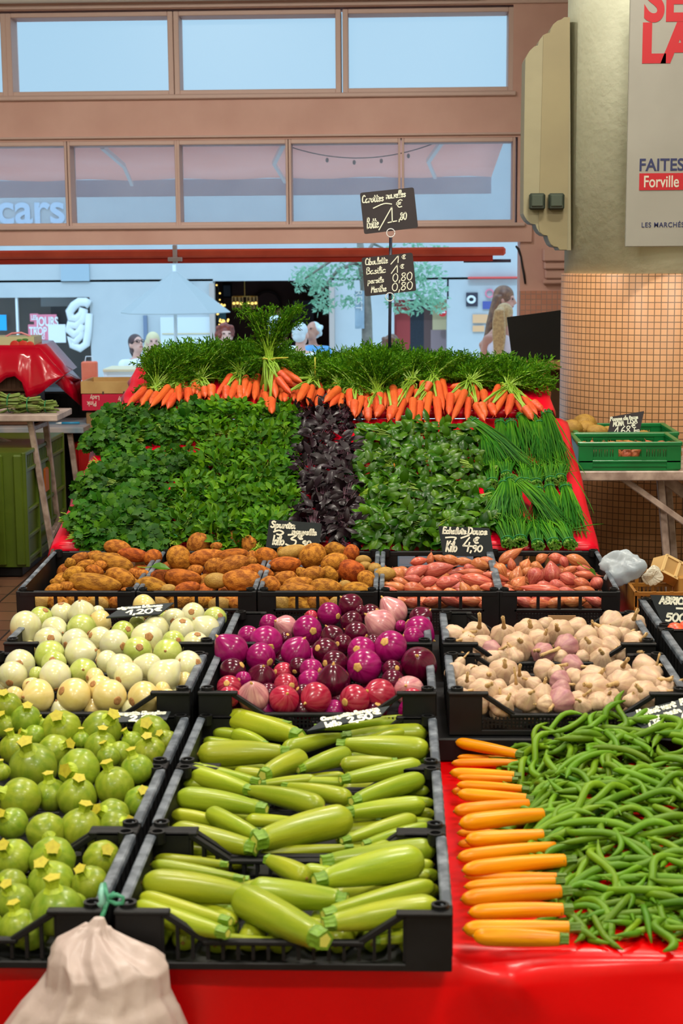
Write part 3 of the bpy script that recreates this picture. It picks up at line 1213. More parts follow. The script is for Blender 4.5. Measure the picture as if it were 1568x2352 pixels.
# parasol
p = atY(400, 620, 19.3)
e = empty('parasol', (float(p[0]), 19.3, SZ))
zt = float(p[2]) - SZ
pr = float(atY(529, 716, 19.3)[0]) - float(p[0])
ze = float(atY(529, 716, 19.3)[2]) - SZ
mb = MB()
n = 8
vs = [(0, 0, zt)] + [(pr * math.cos(2 * math.pi * i / n), pr * math.sin(2 * math.pi * i / n), ze) for i in range(n)]
mb.add(vs, [(0, 1 + i, 1 + (i + 1) % n) for i in range(n)])
cp = mb.build('canopy', mat('white_parasol_canvas', (206, 208, 208), rough=.8, trans=.4), e)
cp.modifiers.new('thick', 'SOLIDIFY').thickness = .012
MB().tube([(0, 0, 0), (0, 0, zt + .06)], .022, 10).build('pole', M_white, e, True)
MB().box((0, 0, .04), (.5, .5, .08), 0, .01).build('base', M_chair, e)
tag(e, 'white cafe parasol with its pointed rim left of the dark cafe opening', 'parasol')

# wall lamp, door line and pipe on the facade
o = px_box(428, 442, 651, 663, FY - .14, .12, None, .01).build('wall_lamp', mat('dark_lamp_metal', (70, 80, 96), rough=.4))
tag(o, 'small dark wall lamp on the white facade above the parasol', 'lamp')
o = px_box(330, 337, 725, 792, FY - .05, .04).build('drain_pipe', mat('grey_pipe', (120, 132, 156), rough=.5))
tag(o, 'grey vertical pipe on the facade behind the seated women', 'pipe')
d1 = px_box(372, 486, 728, 900, FY - .03, .03).build('facade_door', mat('pale_door', (226, 228, 228), rough=.5))
px_box(372, 486, 765, 768, FY - .045, .02).build('rail', mat('door_rail', (220, 196, 150), rough=.5), d1)
tag(d1, 'pale door panel in the facade left of the cafe opening', 'door')
sb = px_box(140, 204, 604, 646, FY - .04, .04).build('vent_panel', mat('grey_vent', (170, 186, 196), rough=.6))
tag(sb, 'pale grey vent panel high on the facade at left', 'panel')

# shop window stickers and contents
e = empty('window_poster', (fx(100), FY - .03, fz(755)))
z0 = fz(755)
M_pinkp = mat('poster_pink', (236, 130, 150), rough=.6)
def pp(mb, u0, u1, v0, v1, y):
    mb.box(((fx(u0) + fx(u1)) / 2 - fx(100), y, (fz(v0) + fz(v1)) / 2 - z0), (fx(u1) - fx(u0), .012, fz(v0) - fz(v1)))
mb = MB()
pp(mb, 69, 88, 717, 735, 0); pp(mb, 78, 130, 719, 748, .001); pp(mb, 64, 120, 742, 768, -.002); pp(mb, 90, 116, 765, 778, 0); pp(mb, 91, 111, 782, 806, 0)
mb.build('poster_board', M_pinkp, e)
kk = px_size((0, FY, 1))
for s, u, v, h in (('LES', 72, 731, 11), ('JOURS', 82, 745, 21), ('TROP BO', 66, 766, 19), ('BO', 92, 776, 9)):
    text_mesh(s, h * kk, M_white, 'white_lettering', e, (fx(u) - fx(100), -.012, fz(v) - z0), RX, .03, .62)
mb = MB(); pp(mb, 110, 150, 742, 784, -.008); mb.build('bleached_patch', M_white, e)  # pale overlay where the right part of the poster is bleached
tag(e, 'pink poster with white lettering stuck in the left shop window', 'poster')
o = px_box(-4, 14, 723, 759, FY - .03, .012).build('blue_notice', mat('cyan_paper', (40, 170, 230), rough=.5))
tag(o, 'small cyan notice at the far left of the shop window', 'notice')
def curl(pts, r=.035, y=FY - .04):
    return [Vector(atY(u, v, y)) for (u, v) in pts]
mb = MB()
mb.tube(curl([(206, 700), (196, 694), (182, 694), (170, 702), (160, 716), (163, 730), (176, 732), (188, 722), (192, 708)]), .062, 8)
mb.tube(curl([(192, 712), (188, 735), (176, 748), (160, 745), (158, 757), (170, 768), (182, 762), (190, 745)]), .062, 8)
mb.tube(curl([(186, 752), (184, 772), (172, 786), (160, 778), (166, 792), (184, 800), (198, 790), (202, 760), (204, 720)]), .055, 8)
o = mb.build('window_script', M_white, None, True)
tag(o, 'big white curly script lettering on the shop window', 'lettering')
o = px_box(94, 172, 676, 704, FY + .5, .03).build('hanging_board', mat('shop_board', (196, 200, 202), rough=.6))
tag(o, 'pale board hanging inside the shop window', 'board')
mb = px_box(118, 160, 700, 760, FY + .6, .3)
o = mb.build('shop_cabinet', mat('dark_cabinet', (60, 58, 64), rough=.6))
tag(o, 'dark cabinet inside the left shop', 'cabinet')

# things in the cafe
M_gold = mat('brass', (210, 170, 90), rough=.3, metal=.6)
e = empty('picture_frame', (fx(521, y=25.4), 25.45, float(atY(521, 668, 25.45)[2])))
MB().box((0, 0, 0), (.16, .03, .22), 0, .01).build('frame', M_dark, e)
MB().box((0, -.012, 0), (.11, .015, .17)).build('print', mat('grey_print', (96, 100, 112), rough=.6), e)
tag(e, 'dark framed picture on the cafe back wall', 'picture')
pc = Vector(atY(614, 700, 25.4))
e = empty('round_wall_sign', pc)
MB().tube([(.21 * math.cos(a), 0, .21 * math.sin(a)) for a in [i * math.pi / 16 for i in range(33)]], .012, 8).build('rim', mat('dark_sign', (66, 44, 42), rough=.6), e, True)
MB().lathe([(.19, -.01), (.19, .01)], 32, 0, Matrix.Rotation(math.pi / 2, 4, 'X')).build('disc', mat('brown_sign', (92, 58, 52), rough=.7), e)
tag(e, 'round brown sign on the cafe back wall', 'sign')
pc = Vector(atY(562, 690, 23.2))
e = empty('chandelier', pc)
M_bulb = bpy.data.materials.new('lit_bulb')
M_bulb.use_nodes = True
_b = M_bulb.node_tree.nodes['Principled BSDF']
_b.inputs['Base Color'].default_value = lin((255, 220, 130))
_b.inputs['Emission Color'].default_value = lin((255, 214, 110))
_b.inputs['Emission Strength'].default_value = 1.6
mb = MB()
mb.tube([(0, 0, .06), (0, 0, .5)], .006, 6)
mb.tube([(.16 * math.cos(a), .16 * math.sin(a), .06) for a in [i * math.pi / 12 for i in range(25)]], .008, 6)
mb.build('ring', M_gold, e, True)
for i in range(6):
    a = i * math.pi / 3 + .3
    g = MB().tube([(.16 * math.cos(a), .16 * math.sin(a), .06), (.16 * math.cos(a), .16 * math.sin(a), -.12)], .028, 8).build('glass_shade', M_glass, e, True)
    MB().ball((.16 * math.cos(a), .16 * math.sin(a), -.04), .02, 8, 6).build('bulb', M_bulb, g, True)
tag(e, 'brass chandelier with glass shades hanging in the dark cafe', 'chandelier')
e = empty('fairy_lights', atY(500, 720, 23.0))
r = random.Random(3)
M_wire = mat('wire', (40, 50, 40), rough=.6)
fp = [Vector(atY(u, v, 23.0)) - Vector(e.location) for (u, v) in ((500, 655), (502, 672), (498, 690), (508, 700), (500, 716), (505, 735), (522, 732), (506, 745), (518, 752), (498, 758))]
MB().tube(fp, .006, 5).build('wire', M_wire, e)
for i in range(24):
    q = fp[r.randrange(len(fp) - 1)].lerp(fp[r.randrange(1, len(fp))], r.random() * .25) + Vector((r.uniform(-.04, .04), -.02, r.uniform(-.04, .04)))
    MB().ball(q, r.uniform(.009, .016), 8, 6).build('bulb', M_bulb, e, True)
tag(e, 'string of tiny yellow fairy lights at the edge of the cafe opening', 'lights')
o = px_box(500, 518, 715, 740, 23.3, .04).build('menu_card', mat('teal_card', (70, 120, 136), rough=.6))
tag(o, 'small teal card beside the fairy lights', 'card')
o = px_box(674, 720, 690, 830, 24.8, .05).build('cafe_door', mat('dark_slate_door', (66, 60, 70), rough=.6))
tag(o, 'dark door at the back of the cafe', 'door')

# right-hand doorway of the facade
e = empty('red_door', (fx(930), FY + .32, (fz(692) + SZ) / 2))
def rb(name, u0, u1, m, dy=0, v0=692, v1=None):
    za, zb = (SZ if v1 is None else fz(v1)), fz(v0)
    return MB().box(((fx(u0) + fx(u1)) / 2 - fx(930), dy, (za + zb) / 2 - (fz(692) + SZ) / 2), (fx(u1) - fx(u0), .05, zb - za)).build(name, m, e)
rb('red_leaf', 900, 942, mat('red_door_paint', (172, 60, 58), rough=.5))
rb('dark_shutter', 942, 974, mat('navy_slats', (34, 42, 54), (28, 34, 44), scale=40, rough=.5))
rb('brown_leaf', 974, 994, mat('brown_door', (98, 70, 66), rough=.6))
rb('tan_panel', 994, 1028, mat('tan_panel', (206, 184, 140), rough=.6), -.01, 692, 762)
rb('lower_panel', 990, 1028, mat('taupe_panel', (150, 124, 124), rough=.6), -.005, 762)
tag(e, 'red door with dark slats and a tan panel in the facade under the tree', 'door')
c = Vector(atY(1016, 718, FY - .02))
e = empty('no_entry_sign', c)
MB().lathe([(.055, -.006), (.055, .006)], 24, 0, Matrix.Rotation(math.pi / 2, 4, 'X')).build('disc', mat('sign_red_disc', (206, 40, 44), rough=.4), e)
MB().box((0, -.008, .004), (.075, .004, .018)).build('white_bar', M_white, e)
tag(e, 'small round red sign with a white bar on the tan panel', 'sign')
e = empty('facade_stickers', atY(1110, 720, FY - .02))
for (u0, u1, v0, v1, col) in ((1070, 1097, 672, 704, (60, 56, 70)), (1108, 1130, 692, 710, (84, 92, 160)), (1085, 1120, 722, 742, (240, 180, 130)), (1085, 1112, 748, 762, (240, 190, 170))):
    q = px_box(u0, u1, v0, v1, FY - .03, .012)
    q.v = [tuple(np.array(p_) - np.array(e.location)) for p_ in q.v]
    q.build('sticker', mat('sticker_%d' % u0, col, rough=.5), e)
cc = [Vector(atY(1124 + 9 * math.cos(a), 674 + 9 * math.sin(a), FY - .03)) - Vector(e.location) for a in [i * math.pi / 8 for i in range(17)]]
MB().tube(cc, .012, 6).build('round_sticker', mat('sticker_pink', (236, 130, 150), rough=.5), e)
cc = [Vector(atY(1082 + 8 * math.cos(a), 688 + 7 * math.sin(a), FY - .05)) - Vector(e.location) for a in [i * math.pi / 8 for i in range(17)]]
MB().tube(cc, .018, 6).build('white_ring', M_white, e)
tag(e, 'cluster of small stickers on the white wall beside the standing women', 'stickers')
o = px_box(1074, 1190, 635, 641, FY - .1, .09, None, .01).build('red_rail', mat('coral_red', (226, 84, 76), rough=.5))
tag(o, 'thin coral red rail across the white facade above the women', 'rail')
vb = empty('vertical_banner', atY(824, 710, 17.52))
q = px_box(815, 836, 668, 755, 17.52, .03)
q.v = [tuple(np.array(p_) - np.array(vb.location)) for p_ in q.v]
q.build('banner_cloth', mat('grey_banner', (150, 172, 190), (170, 190, 204), scale=8, rough=.7), vb)
text_mesh('REST', .075, M_white, 'white_lettering', vb, (-.035, -.004, .2), (math.pi / 2, math.pi / 2, 0), .01, 1.0)
tag(vb, 'narrow grey vertical banner beside the tree trunk', 'banner')

# table, orange bag outside
e = empty('cafe_table', (float(atY(292, 850, 16.2)[0]), 16.2, SZ))
tz = float(atY(292, 847, 16.2)[2]) - SZ
wd = float(atY(335, 847, 16.2)[0] - atY(243, 847, 16.2)[0])
MB().box((0, 0, tz), (wd, .5, .03), 0, .006).build('table_top', mat('beige_table', (226, 200, 160), rough=.5), e)
MB().box((0, -.2, tz - .13), (wd * .94, .02, .22)).build('front_panel', M_white, e)
for sx in (-1, 1):
    for sy in (-.2, .2):
        MB().bar((sx * wd * .45, sy, 0), (sx * wd * .45, sy, tz), .035, .035).build('leg', M_white, e)
tag(e, 'small pale cafe table in front of the seated women', 'table')
e = empty('orange_bag', (float(atY(206, 850, 15.8)[0]), 15.8, float(atY(206, 876, 15.8)[2])))
h = float(atY(206, 830, 15.8)[2]) - e.location.z
mb = MB().box((0, 0, h / 2), (.15, .10, h), 0, .012)
mb.build('bag_body', mat('orange_paper', (246, 120, 84), (236, 100, 66), scale=6, rough=.7), e)
MB().tube([(-.04, -.02, h), (-.03, -.02, h + .05), (.03, -.02, h + .05), (.04, -.02, h)], .005, 6).build('handle', M_white, e)
tag(e, 'orange carrier bag standing outside at left', 'bag')
st = empty('stool', (e.location.x, 15.8, SZ))
MB().box((0, 0, e.location.z - SZ - .02), (.34, .34, .04), 0, .006).build('seat', M_white, st)
for sx in (-.14, .14):
    for sy in (-.14, .14):
        MB().bar((sx, sy, 0), (sx, sy, e.location.z - SZ - .04), .03, .03).build('leg', M_white, st)
tag(st, 'white stool under the orange bag', 'stool')

# the tree
tb = empty('street_tree', (float(atY(840, 800, 17.6)[0]), 17.6, SZ))
M_bark = mat('pale_bark', (150, 140, 128), (120, 112, 104), scale=12, rough=.8)
tp = [Vector(atY(u, v, 17.6)) - Vector(tb.location) for (u, v) in ((846, 790), (842, 720), (838, 660), (832, 600), (824, 540))]
tp[0].z = 0
tr = MB().tube(tp, [.07, .06, .055, .05, .03], 10)
for (u, v, dy) in ((700, 640, -.4), (760, 600, .3), (940, 640, -.5), (970, 690, 0), (720, 690, .2), (880, 570, .3)):
    tr.tube([tp[3], (tp[3] + Vector(atY(u, v, 17.6 + dy)) - Vector(tb.location)) / 2 + Vector((0, 0, .12)), Vector(atY(u, v, 17.6 + dy)) - Vector(tb.location)], [.03, .02, .008], 6)
tr.build('trunk', M_bark, tb, True)
lf = MB()
r = random.Random(8)
for (u, v, ru, rv, cnt) in ((760, 630, 75, 30, 300), (705, 640, 40, 30, 190), (740, 680, 25, 40, 150), (930, 620, 60, 30, 150), (985, 650, 42, 50, 230), (940, 690, 50, 30, 190),
                            (1000, 690, 28, 30, 100), (850, 590, 80, 25, 190), (960, 575, 80, 20, 160), (800, 690, 30, 20, 60)):
    for _ in range(cnt):
        a, q = r.uniform(0, 6.28), math.sqrt(r.random())
        c = Vector(atY(u + ru * q * math.cos(a), v + rv * q * math.sin(a), 17.6 + r.uniform(-.45, .45))) - Vector(tb.location)
        d = Vector((r.uniform(-1, 1), r.uniform(-1, 1), r.uniform(-1, .4))).normalized()
        s = d.cross(Vector((r.uniform(-1, 1), r.uniform(-1, 1), 1))).normalized()
        L, w_ = r.uniform(.05, .085), r.uniform(.014, .022)
        lf.add([c, c + d * L * .5 + s * w_, c + d * L, c + d * L * .5 - s * w_], [(0, 1, 2, 3)])
lf.build('foliage', mat('pale_olive_leaf', (168, 206, 176), (120, 176, 140), scale=5, rough=.6, trans=.4), tb)
tag(tb, 'pale leaved street tree behind the chalkboard pole', 'tree')

# ------------------------------------------------------------------ dark panel and ledge beside the pillar
LZ = float(atY(1250, 827, 9.3)[2])
lg = empty('wooden_ledge', (float(atY(1265, 835, 9.3)[0]), 9.45, 0))
MB().box((0.05, 0, LZ - .025), (.55, .5, .05), 0, .006).build('ledge_top', M_wood, lg)
MB().box((0.05, .1, (LZ - .05) / 2), (.5, .28, LZ - .05)).build('ledge_body', mat('dark_wood_counter', (110, 78, 48), (90, 62, 40), scale=6, rough=.6), lg)
tag(lg, 'wooden counter ledge behind the carrots beside the pillar', 'counter')
cs = [atY(u, v, 9.3) for (u, v) in ((1164, 729), (1300, 711), (1300, 826), (1176, 823))]
e = empty('display_panel', cs[3])
cl = [Vector(c) - Vector(cs[3]) for c in cs]
mb = MB()
mb.add([c for c in cl] + [c + Vector((0, .03, 0)) for c in cl], [(3, 2, 1, 0), (4, 5, 6, 7), (0, 1, 5, 4), (1, 2, 6, 5), (2, 3, 7, 6), (3, 0, 4, 7)])
mb.build('panel', mat('matt_black_panel', (16, 15, 16), rough=.7), e)
cm = (cl[2] + cl[3]) / 2
MB().box((cm.x, .06, (LZ - cs[3][2]) + .008), (.18, .14, .014), 0, .004).bar((cm.x, .045, LZ - cs[3][2] + .01), (cm.x, .045, cl[3].z + .12), .05, .02).build('stand', M_black, e)
tag(e, 'black flat display panel standing on the wooden ledge', 'panel')

# ------------------------------------------------------------------ the stall: table, cloth, riser, sloped boards
TZ = 0.445
tb_ = empty('market_table', (0.1, 4.28, 0))
MB().box((0, 0, TZ - .022), (2.72, 2.96, .036), 0, .004).build('table_top', M_greywood, tb_)
for sx in (-1.28, 1.28):
    for sy in (-1.35, 0, 1.35):
        MB().bar((sx, sy, 0), (sx, sy, TZ - .04), .05, .05).build('leg', M_metal, tb_)
tag(tb_, 'long market table under the vegetable crates', 'table')


def cloth_fn(s, q):
    x = -1.275 + 2.75 * s
    L_top, L_front = 2.985, .41
    d = q * (L_top + L_front)
    wob = .012 * math.sin(x * 5 + 1) + .008 * math.sin(x * 13.0)
    if d < L_top:
        y, z = 5.76 - d, TZ
        if d > L_top - .12:
            z += .003 * math.sin(x * 21) * (1 - (L_top - d) / .12)
            y += wob * .6 * (1 - (L_top - d) / .12)
    else:
        t = d - L_top
        rr = .025
        if t < rr * 1.5:
            a = t / rr
            y, z = 2.775 - rr * math.sin(a) + wob * .6, TZ - rr * (1 - math.cos(a))
        else:
            z = TZ - rr - (t - rr * 1.5)
            fold = max(0, math.sin(x * 9 + .6 + 2.2 * math.sin(x * 3))) ** 2
            y = 2.752 + wob * .6 - .03 * fold * min(1, (t - .03) / .2) + .01 * math.sin(x * 7 + z * 8)
            if x > .1:
                g = math.exp(-((x - .19) / .05) ** 2) * math.exp(-((t - .07) / .05) ** 2)
                y -= .022 * g * (1 + math.sin(x * 160 + t * 60) * .35)
    return (x, y, z)


mb = MB().grid(cloth_fn, 120, 150)
o = mb.build('tablecloth', M_red, None, True)
tag(o, 'glossy red oilcloth covering the table and hanging down its front', 'tablecloth')
o = MB().box((.11, 4.44, TZ + .032), (2.5, 1.12, .06), 0, .004).build('low_riser', M_black)
tag(o, 'dark low riser under the onion and garlic crates', 'riser')

# sloped boards
BX0, BX1 = -1.27, .72
P1a, P1b = (5.79, .650), (6.93, 1.0)
P2a, P2b = (6.965, 1.035), (7.48, 1.196)
N1 = Vector((0, -(P1b[1] - P1a[1]), P1b[0] - P1a[0])).normalized()
N2 = Vector((0, -(P2b[1] - P2a[1]), P2b[0] - P2a[0])).normalized()
A1 = Vector((0, P1b[0] - P1a[0], P1b[1] - P1a[1])).normalized()
A2 = Vector((0, P2b[0] - P2a[0], P2b[1] - P2a[1])).normalized()


def board(name, label, clabel, x0, x1, a, b, n, drop):
    e = empty(name, ((x0 + x1) / 2, (a[0] + b[0]) / 2, 0))
    ym, zm = (a[0] + b[0]) / 2, (a[1] + b[1]) / 2
    L = math.hypot(b[0] - a[0], b[1] - a[1])
    th = math.atan2(b[1] - a[1], b[0] - a[0])
    R = Matrix.Rotation(th, 3, 'X')
    off = n * -.016
    MB().box((0, off.y, zm + off.z), (x1 - x0 - .02, L - .01, .022), 0, .003, R).build('board', M_wood, e)
    for sx in (-1, 1):
        for (yy, zz) in ((a[0] + .08, a[1] + .08 * math.tan(th)), (b[0] - .06, b[1] - .06 * math.tan(th))):
            MB().bar((sx * ((x1 - x0) / 2 - .06), yy - ym, 0), (sx * ((x1 - x0) / 2 - .06), yy - ym, zz - .036), .045, .045, 0, (0, 1, 0)).build('leg', M_wood, e)
    tag(e, label, 'display board')

    def fn(s, q):
        w_ = (x1 - x0)
        d = s * (w_ + 2 * drop) - drop
        x = x0 + min(max(d, 0), w_)
        z_off = 0
        xo = 0
        if d < 0:
            z_off, xo = d, -.006 + .02 * (d / drop) * (1 + .5 * math.sin(q * 17))
        elif d > w_:
            z_off, xo = -(d - w_), .006 - .012 * ((w_ - d) / drop) * (1 + .5 * math.sin(q * 14))
        y = a[0] + (b[0] - a[0]) * q
        z = a[1] + (b[1] - a[1]) * q + .003
        wr = .003 * math.sin(x * 23 + q * 9) * math.sin(q * 15 + x * 4)
        return (x + xo, y + n.y * wr, z + z_off + n.z * wr)
    c = MB().grid(fn, 60, 30)
    nn = len(c.v)
    # a short front and back hem
    c.grid(lambda s, q: (x0 + (x1 - x0) * s, a[0] - .006, a[1] + .003 - .035 * q), 60, 2)
    o = c.build('tablecloth', mat('crimson_red_oilcloth', (206, 0, 36), (196, 0, 30), scale=3, rough=.36, spec=.2, coat=.06, bump=.08, bscale=9), None, True)
    o.modifiers.new('thick', 'SOLIDIFY').thickness = .0015
    tag(o, clabel, 'tablecloth')


board('sloped_board', 'sloped wooden board carrying the herb bunches', 'red oilcloth over the sloped board under the herbs', BX0, BX1, P1a, P1b, N1, .05)
board('upper_board', 'upper sloped wooden board carrying the carrot bunches', 'red oilcloth over the upper board under the carrots', -1.215, .665, P2a, P2b, N2, .035)

# ------------------------------------------------------------------ crates
def ring(mb, x, y, z, r=.016):
    mb.lathe([(r, z - .02), (r, z + .004), (r * .68, z + .004), (r * .68, z - .012)], 14, 0, Matrix.Translation((x, y, 0)))


def make_tray(m_, rim, w=.6, d=.4, h=.112, mesh=False, name='produce_crate'):
    """low 60 x 40 tray: high corner posts, front and back rails dropped in the middle between slanting bars"""
    e = empty(name)
    hx, hy = w / 2, d / 2
    b = MB().box((0, 0, .008), (w - .02, d - .02, .008))
    for i in range(9):
        b.box((-hx + .05 + i * (w - .1) / 8, 0, .003), (.012, d - .03, .006))
    b.build('base', m_, e)
    drop = .056
    for s in (-1, 1):
        p = MB()
        y = s * (hy - .007)
        t = .013
        x1, x2 = hx - .085, hx - .165
        for q in (-1, 1):
            p.box((q * (hx - .043), y, h / 2), (.084, t, h), 0, .002)
            p.bar((q * x1, y, h - .006), (q * x2, y, h - drop - .004), t, .012, 0, (0, 0, 1), .002)
            p.box((q * (hx - .05), y + s * .003, h - .004), (.1, t + .006, .008), 0, .002)
        p.box((0, y, h - drop - .005), (2 * x2 + .02, t + .002, .011), 0, .003)
        p.box((0, y, .007), (w - .16, t, .014), 0, .002)
        if mesh:
            nb = 44
            for i in range(nb):
                xx = -x1 + 2 * x1 * (i + .5) / nb
                p.box((xx, y, (.02 + h - drop - .012) / 2), (.004, t * .6, h - drop - .03))
            for zz in (.028, .037):
                p.box((0, y, zz), (2 * x1, t * .5, .0025))
        else:
            nb = 16
            for i in range(nb + 1):
                xx = -x1 + 2 * x1 * i / nb
                top = h - drop - .012 if abs(xx) <= x2 else (h - drop) + (abs(xx) - x2) / (x1 - x2) * (drop - .012) - .004
                p.box((xx, y, (.02 + top) / 2), (.006, t * .8, top - .018))
        p.build('front_panel' if s < 0 else 'back_panel', m_, e)
    for s in (-1, 1):
        p = MB()
        x = s * (hx - .007)
        p.box((x, 0, h / 2), (.011, d - .01, h - .004), 0, .002)
        for i in range(7):
            p.box((x + s * .004, -hy + .05 + i * (d - .1) / 6, h / 2), (.009, .010, h - .02))
        sw = p.build('side_wall', m_, e)
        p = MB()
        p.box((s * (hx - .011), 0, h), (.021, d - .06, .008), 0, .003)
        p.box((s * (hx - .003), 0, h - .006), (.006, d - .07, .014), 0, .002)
        p.build('worn_sheen_rim', rim, sw)
    for sx in (-1, 1):
        for sy in (-1, 1):
            p = MB()
            ring(p, sx * (hx - .022), sy * (hy - .022), h + .003)
            p.build('corner_socket', m_, e)
    return e


def make_deep(m_, rim, w=.392, d=.6, h=.17, name='produce_crate'):
    """deep 40 x 60 crate: straight rails, a row of openings under the front rail, fine mesh below"""
    e = empty(name)
    hx, hy = w / 2, d / 2
    MB().box((0, 0, .008), (w - .02, d - .02, .008)).build('base', m_, e)
    for s in (-1, 1):
        p = MB()
        y = s * (hy - .008)
        p.box((0, y, h - .009), (w - .02, .016, .018), 0, .003)
        for q in (-1, 1):
            p.box((q * (hx - .03), y, h / 2), (.06, .014, h), 0, .002)
        for xx in (-.068, 0.0, .068):
            p.box((xx, y, h - .04), (.010, .012, .05))
        p.box((0, y, h - .064), (w - .1, .014, .010), 0, .002)
        p.box((0, y, .02), (w - .1, .014, .04))
        for i in range(27):
            p.box((-.13 + .26 * i / 26, y, .07), (.004, .008, .08))
        for i in range(7):
            p.box((0, y, .045 + i * .009), (.27, .006, .003))
        p.build('front_panel' if s < 0 else 'back_panel', m_, e)
    for s in (-1, 1):
        p = MB()
        x = s * (hx - .006)
        p.box((x, 0, h / 2), (.010, d - .01, h - .004), 0, .002)
        for i in range(9):
            p.box((x + s * .003, -hy + .05 + i * (d - .1) / 8, h / 2), (.008, .010, h - .02))
        sw = p.build('side_wall', m_, e)
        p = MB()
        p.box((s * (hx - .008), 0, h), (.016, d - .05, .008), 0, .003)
        p.build('worn_sheen_rim', rim, sw)
    for sx in (-1, 1):
        for sy in (-1, 1):
            p = MB()
            ring(p, sx * (hx - .02), sy * (hy - .02), h + .003, .014)
            p.build('corner_socket', m_, e)
    return e


GC = 'black produce crates on the stall'
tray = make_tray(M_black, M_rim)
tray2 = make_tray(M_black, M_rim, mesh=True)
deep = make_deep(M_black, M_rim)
used = set()


def put(proto, x, y0, z, d, label, rx=0.0, group=GC):
    o = proto if proto.name not in used else copy_tree(proto)
    used.add(o.name)
    o.location = (x, y0 + d / 2, z)
    o.rotation_euler = (rx, 0, 0)
    tag(o, label, 'crate', group)
    return o


X1, X2, X3 = -.825, -.205, .425
for k, y0 in enumerate((2.680, 3.092, 3.504)):
    w_ = ('front', 'middle', 'rear')[k]
    put(tray, X2, y0, TZ + .002, .4, w_ + ' black crate of the three filled with pale green zucchini')
    put(tray, X1, y0, TZ + .002, .4, w_ + ' black crate of the three filled with round zucchini')
for x, nm in ((X1, 'white onions'), (X2, 'red onions'), (X3, 'garlic')):
    for k, y0 in enumerate((3.90, 4.42)):
        put(tray2, x, y0, TZ + .064, .4, ('front' if k == 0 else 'rear') + ' black crate of the two filled with ' + nm)
for k in range(2):
    put(tray2, 1.06, 4.19 + .42 * k, TZ + .064, .4, ('front' if k == 0 else 'rear') + ' black crate of the two at the apricot sign')
DT = R_(2.4)
DX = [-1.053, -.658, -.262, .134, .520]
for k, x in enumerate(DX):
    nm = ('leftmost black crate of potatoes', 'middle black crate of potatoes', 'third black crate of potatoes, beside the shallots',
          'left black crate of shallots', 'right black crate of shallots')[k]
    put(deep, x, 5.10, TZ + .012 + .3 * math.sin(DT), .6, nm, DT)

# ------------------------------------------------------------------ left side of the hall
def trestle(name, label, z, x0, x1, y0, y1, legs, top_m, th=.036):
    e = empty(name, ((x0 + x1) / 2, (y0 + y1) / 2, 0))
    o = Vector(e.location)
    MB().box((0, 0, z - th / 2), (x1 - x0, y1 - y0, th), 0, .004).build('table_top', top_m, e)
    for (nm, a, b, ww) in legs:
        MB().bar(Vector(a) - o, Vector(b) - o, ww, ww, 0, (0, 1, 0), .004).build(nm, M_metal, e)
    tag(e, label, 'table')
    return e


def V(p):
    return Vector([float(x) for x in p])


T1Y = 8.58
T1Z = float(atY(100, 953, T1Y)[2])
tx1 = float(atY(131, 953, T1Y)[0])
A0, A1_ = V(atY(69, 968, T1Y + .06)), V(atZ(126, 1299, 0))
B0, B1_ = V(atY(103, 966, T1Y + .32)), V(atZ(139, 1262, 0))
A0.z = B0.z = T1Z - .03
cr = lambda p, q, t: p.lerp(q, t)
legs = [('leg', A0, A1_, .032), ('leg', B0, B1_, .032), ('cross_bar', cr(A0, A1_, .06), cr(B0, B1_, .06), .03), ('cross_bar', cr(A0, A1_, .80), cr(B0, B1_, .80), .03),
        ('brace', Vector((A0.x - .62, A0.y, T1Z - .04)), cr(A0, A1_, .30), .024), ('brace', Vector((B0.x - .62, B0.y, T1Z - .04)), cr(B0, B1_, .30), .024),
        ('leg', A0 - Vector((1.1, 0, 0)), A1_ - Vector((1.3, 0, 0)), .032), ('leg', B0 - Vector((1.1, 0, 0)), B1_ - Vector((1.3, 0, 0)), .032)]
trestle('trestle_table', 'trestle table with steel legs at left carrying asparagus', T1Z, tx1 - 1.5, tx1, T1Y, T1Y + .40, legs, M_greywood)
T2Z = .68
c2 = V(atZ(191, 982, T2Z))
A0, A1_ = V(atY(160, 996, c2.y + .06)), V(atY(178, 1125, c2.y + .1))
A0.z = T2Z - .03
A1_ = A0.lerp(A1_, (A0.z) / max(.01, A0.z - A1_.z))
B0, B1_ = A0 + Vector((0, .4, 0)), A1_ + Vector((0, .4, 0))
legs = [('leg', A0, A1_, .032), ('leg', B0, B1_, .032), ('cross_bar', cr(A0, A1_, .12), cr(B0, B1_, .12), .03),
        ('leg', A0 - Vector((1.1, 0, 0)), A1_ - Vector((1.2, 0, 0)), .032), ('leg', B0 - Vector((1.1, 0, 0)), B1_ - Vector((1.2, 0, 0)), .032)]
trestle('trestle_table', 'lower trestle table behind the asparagus table with a blue pen on it', T2Z, c2.x - 1.6, c2.x, c2.y, c2.y + .62, legs, mat('stained_table_top', (170, 160, 160), (96, 130, 150), scale=4, rough=.5))
pn = V(atZ(160, 974, T2Z + .006))
e = empty('pen', pn)
MB().tube([(-.05, 0, .006), (.06, .01, .006)], .007, 8).build('barrel', mat('blue_plastic', (40, 140, 190), rough=.3), e, True)
MB().tube([(-.085, -.003, .006), (-.05, 0, .006)], [.002, .006], 8).build('tip', M_white, e, True)
tag(e, 'blue pen lying on the lower trestle table', 'pen')

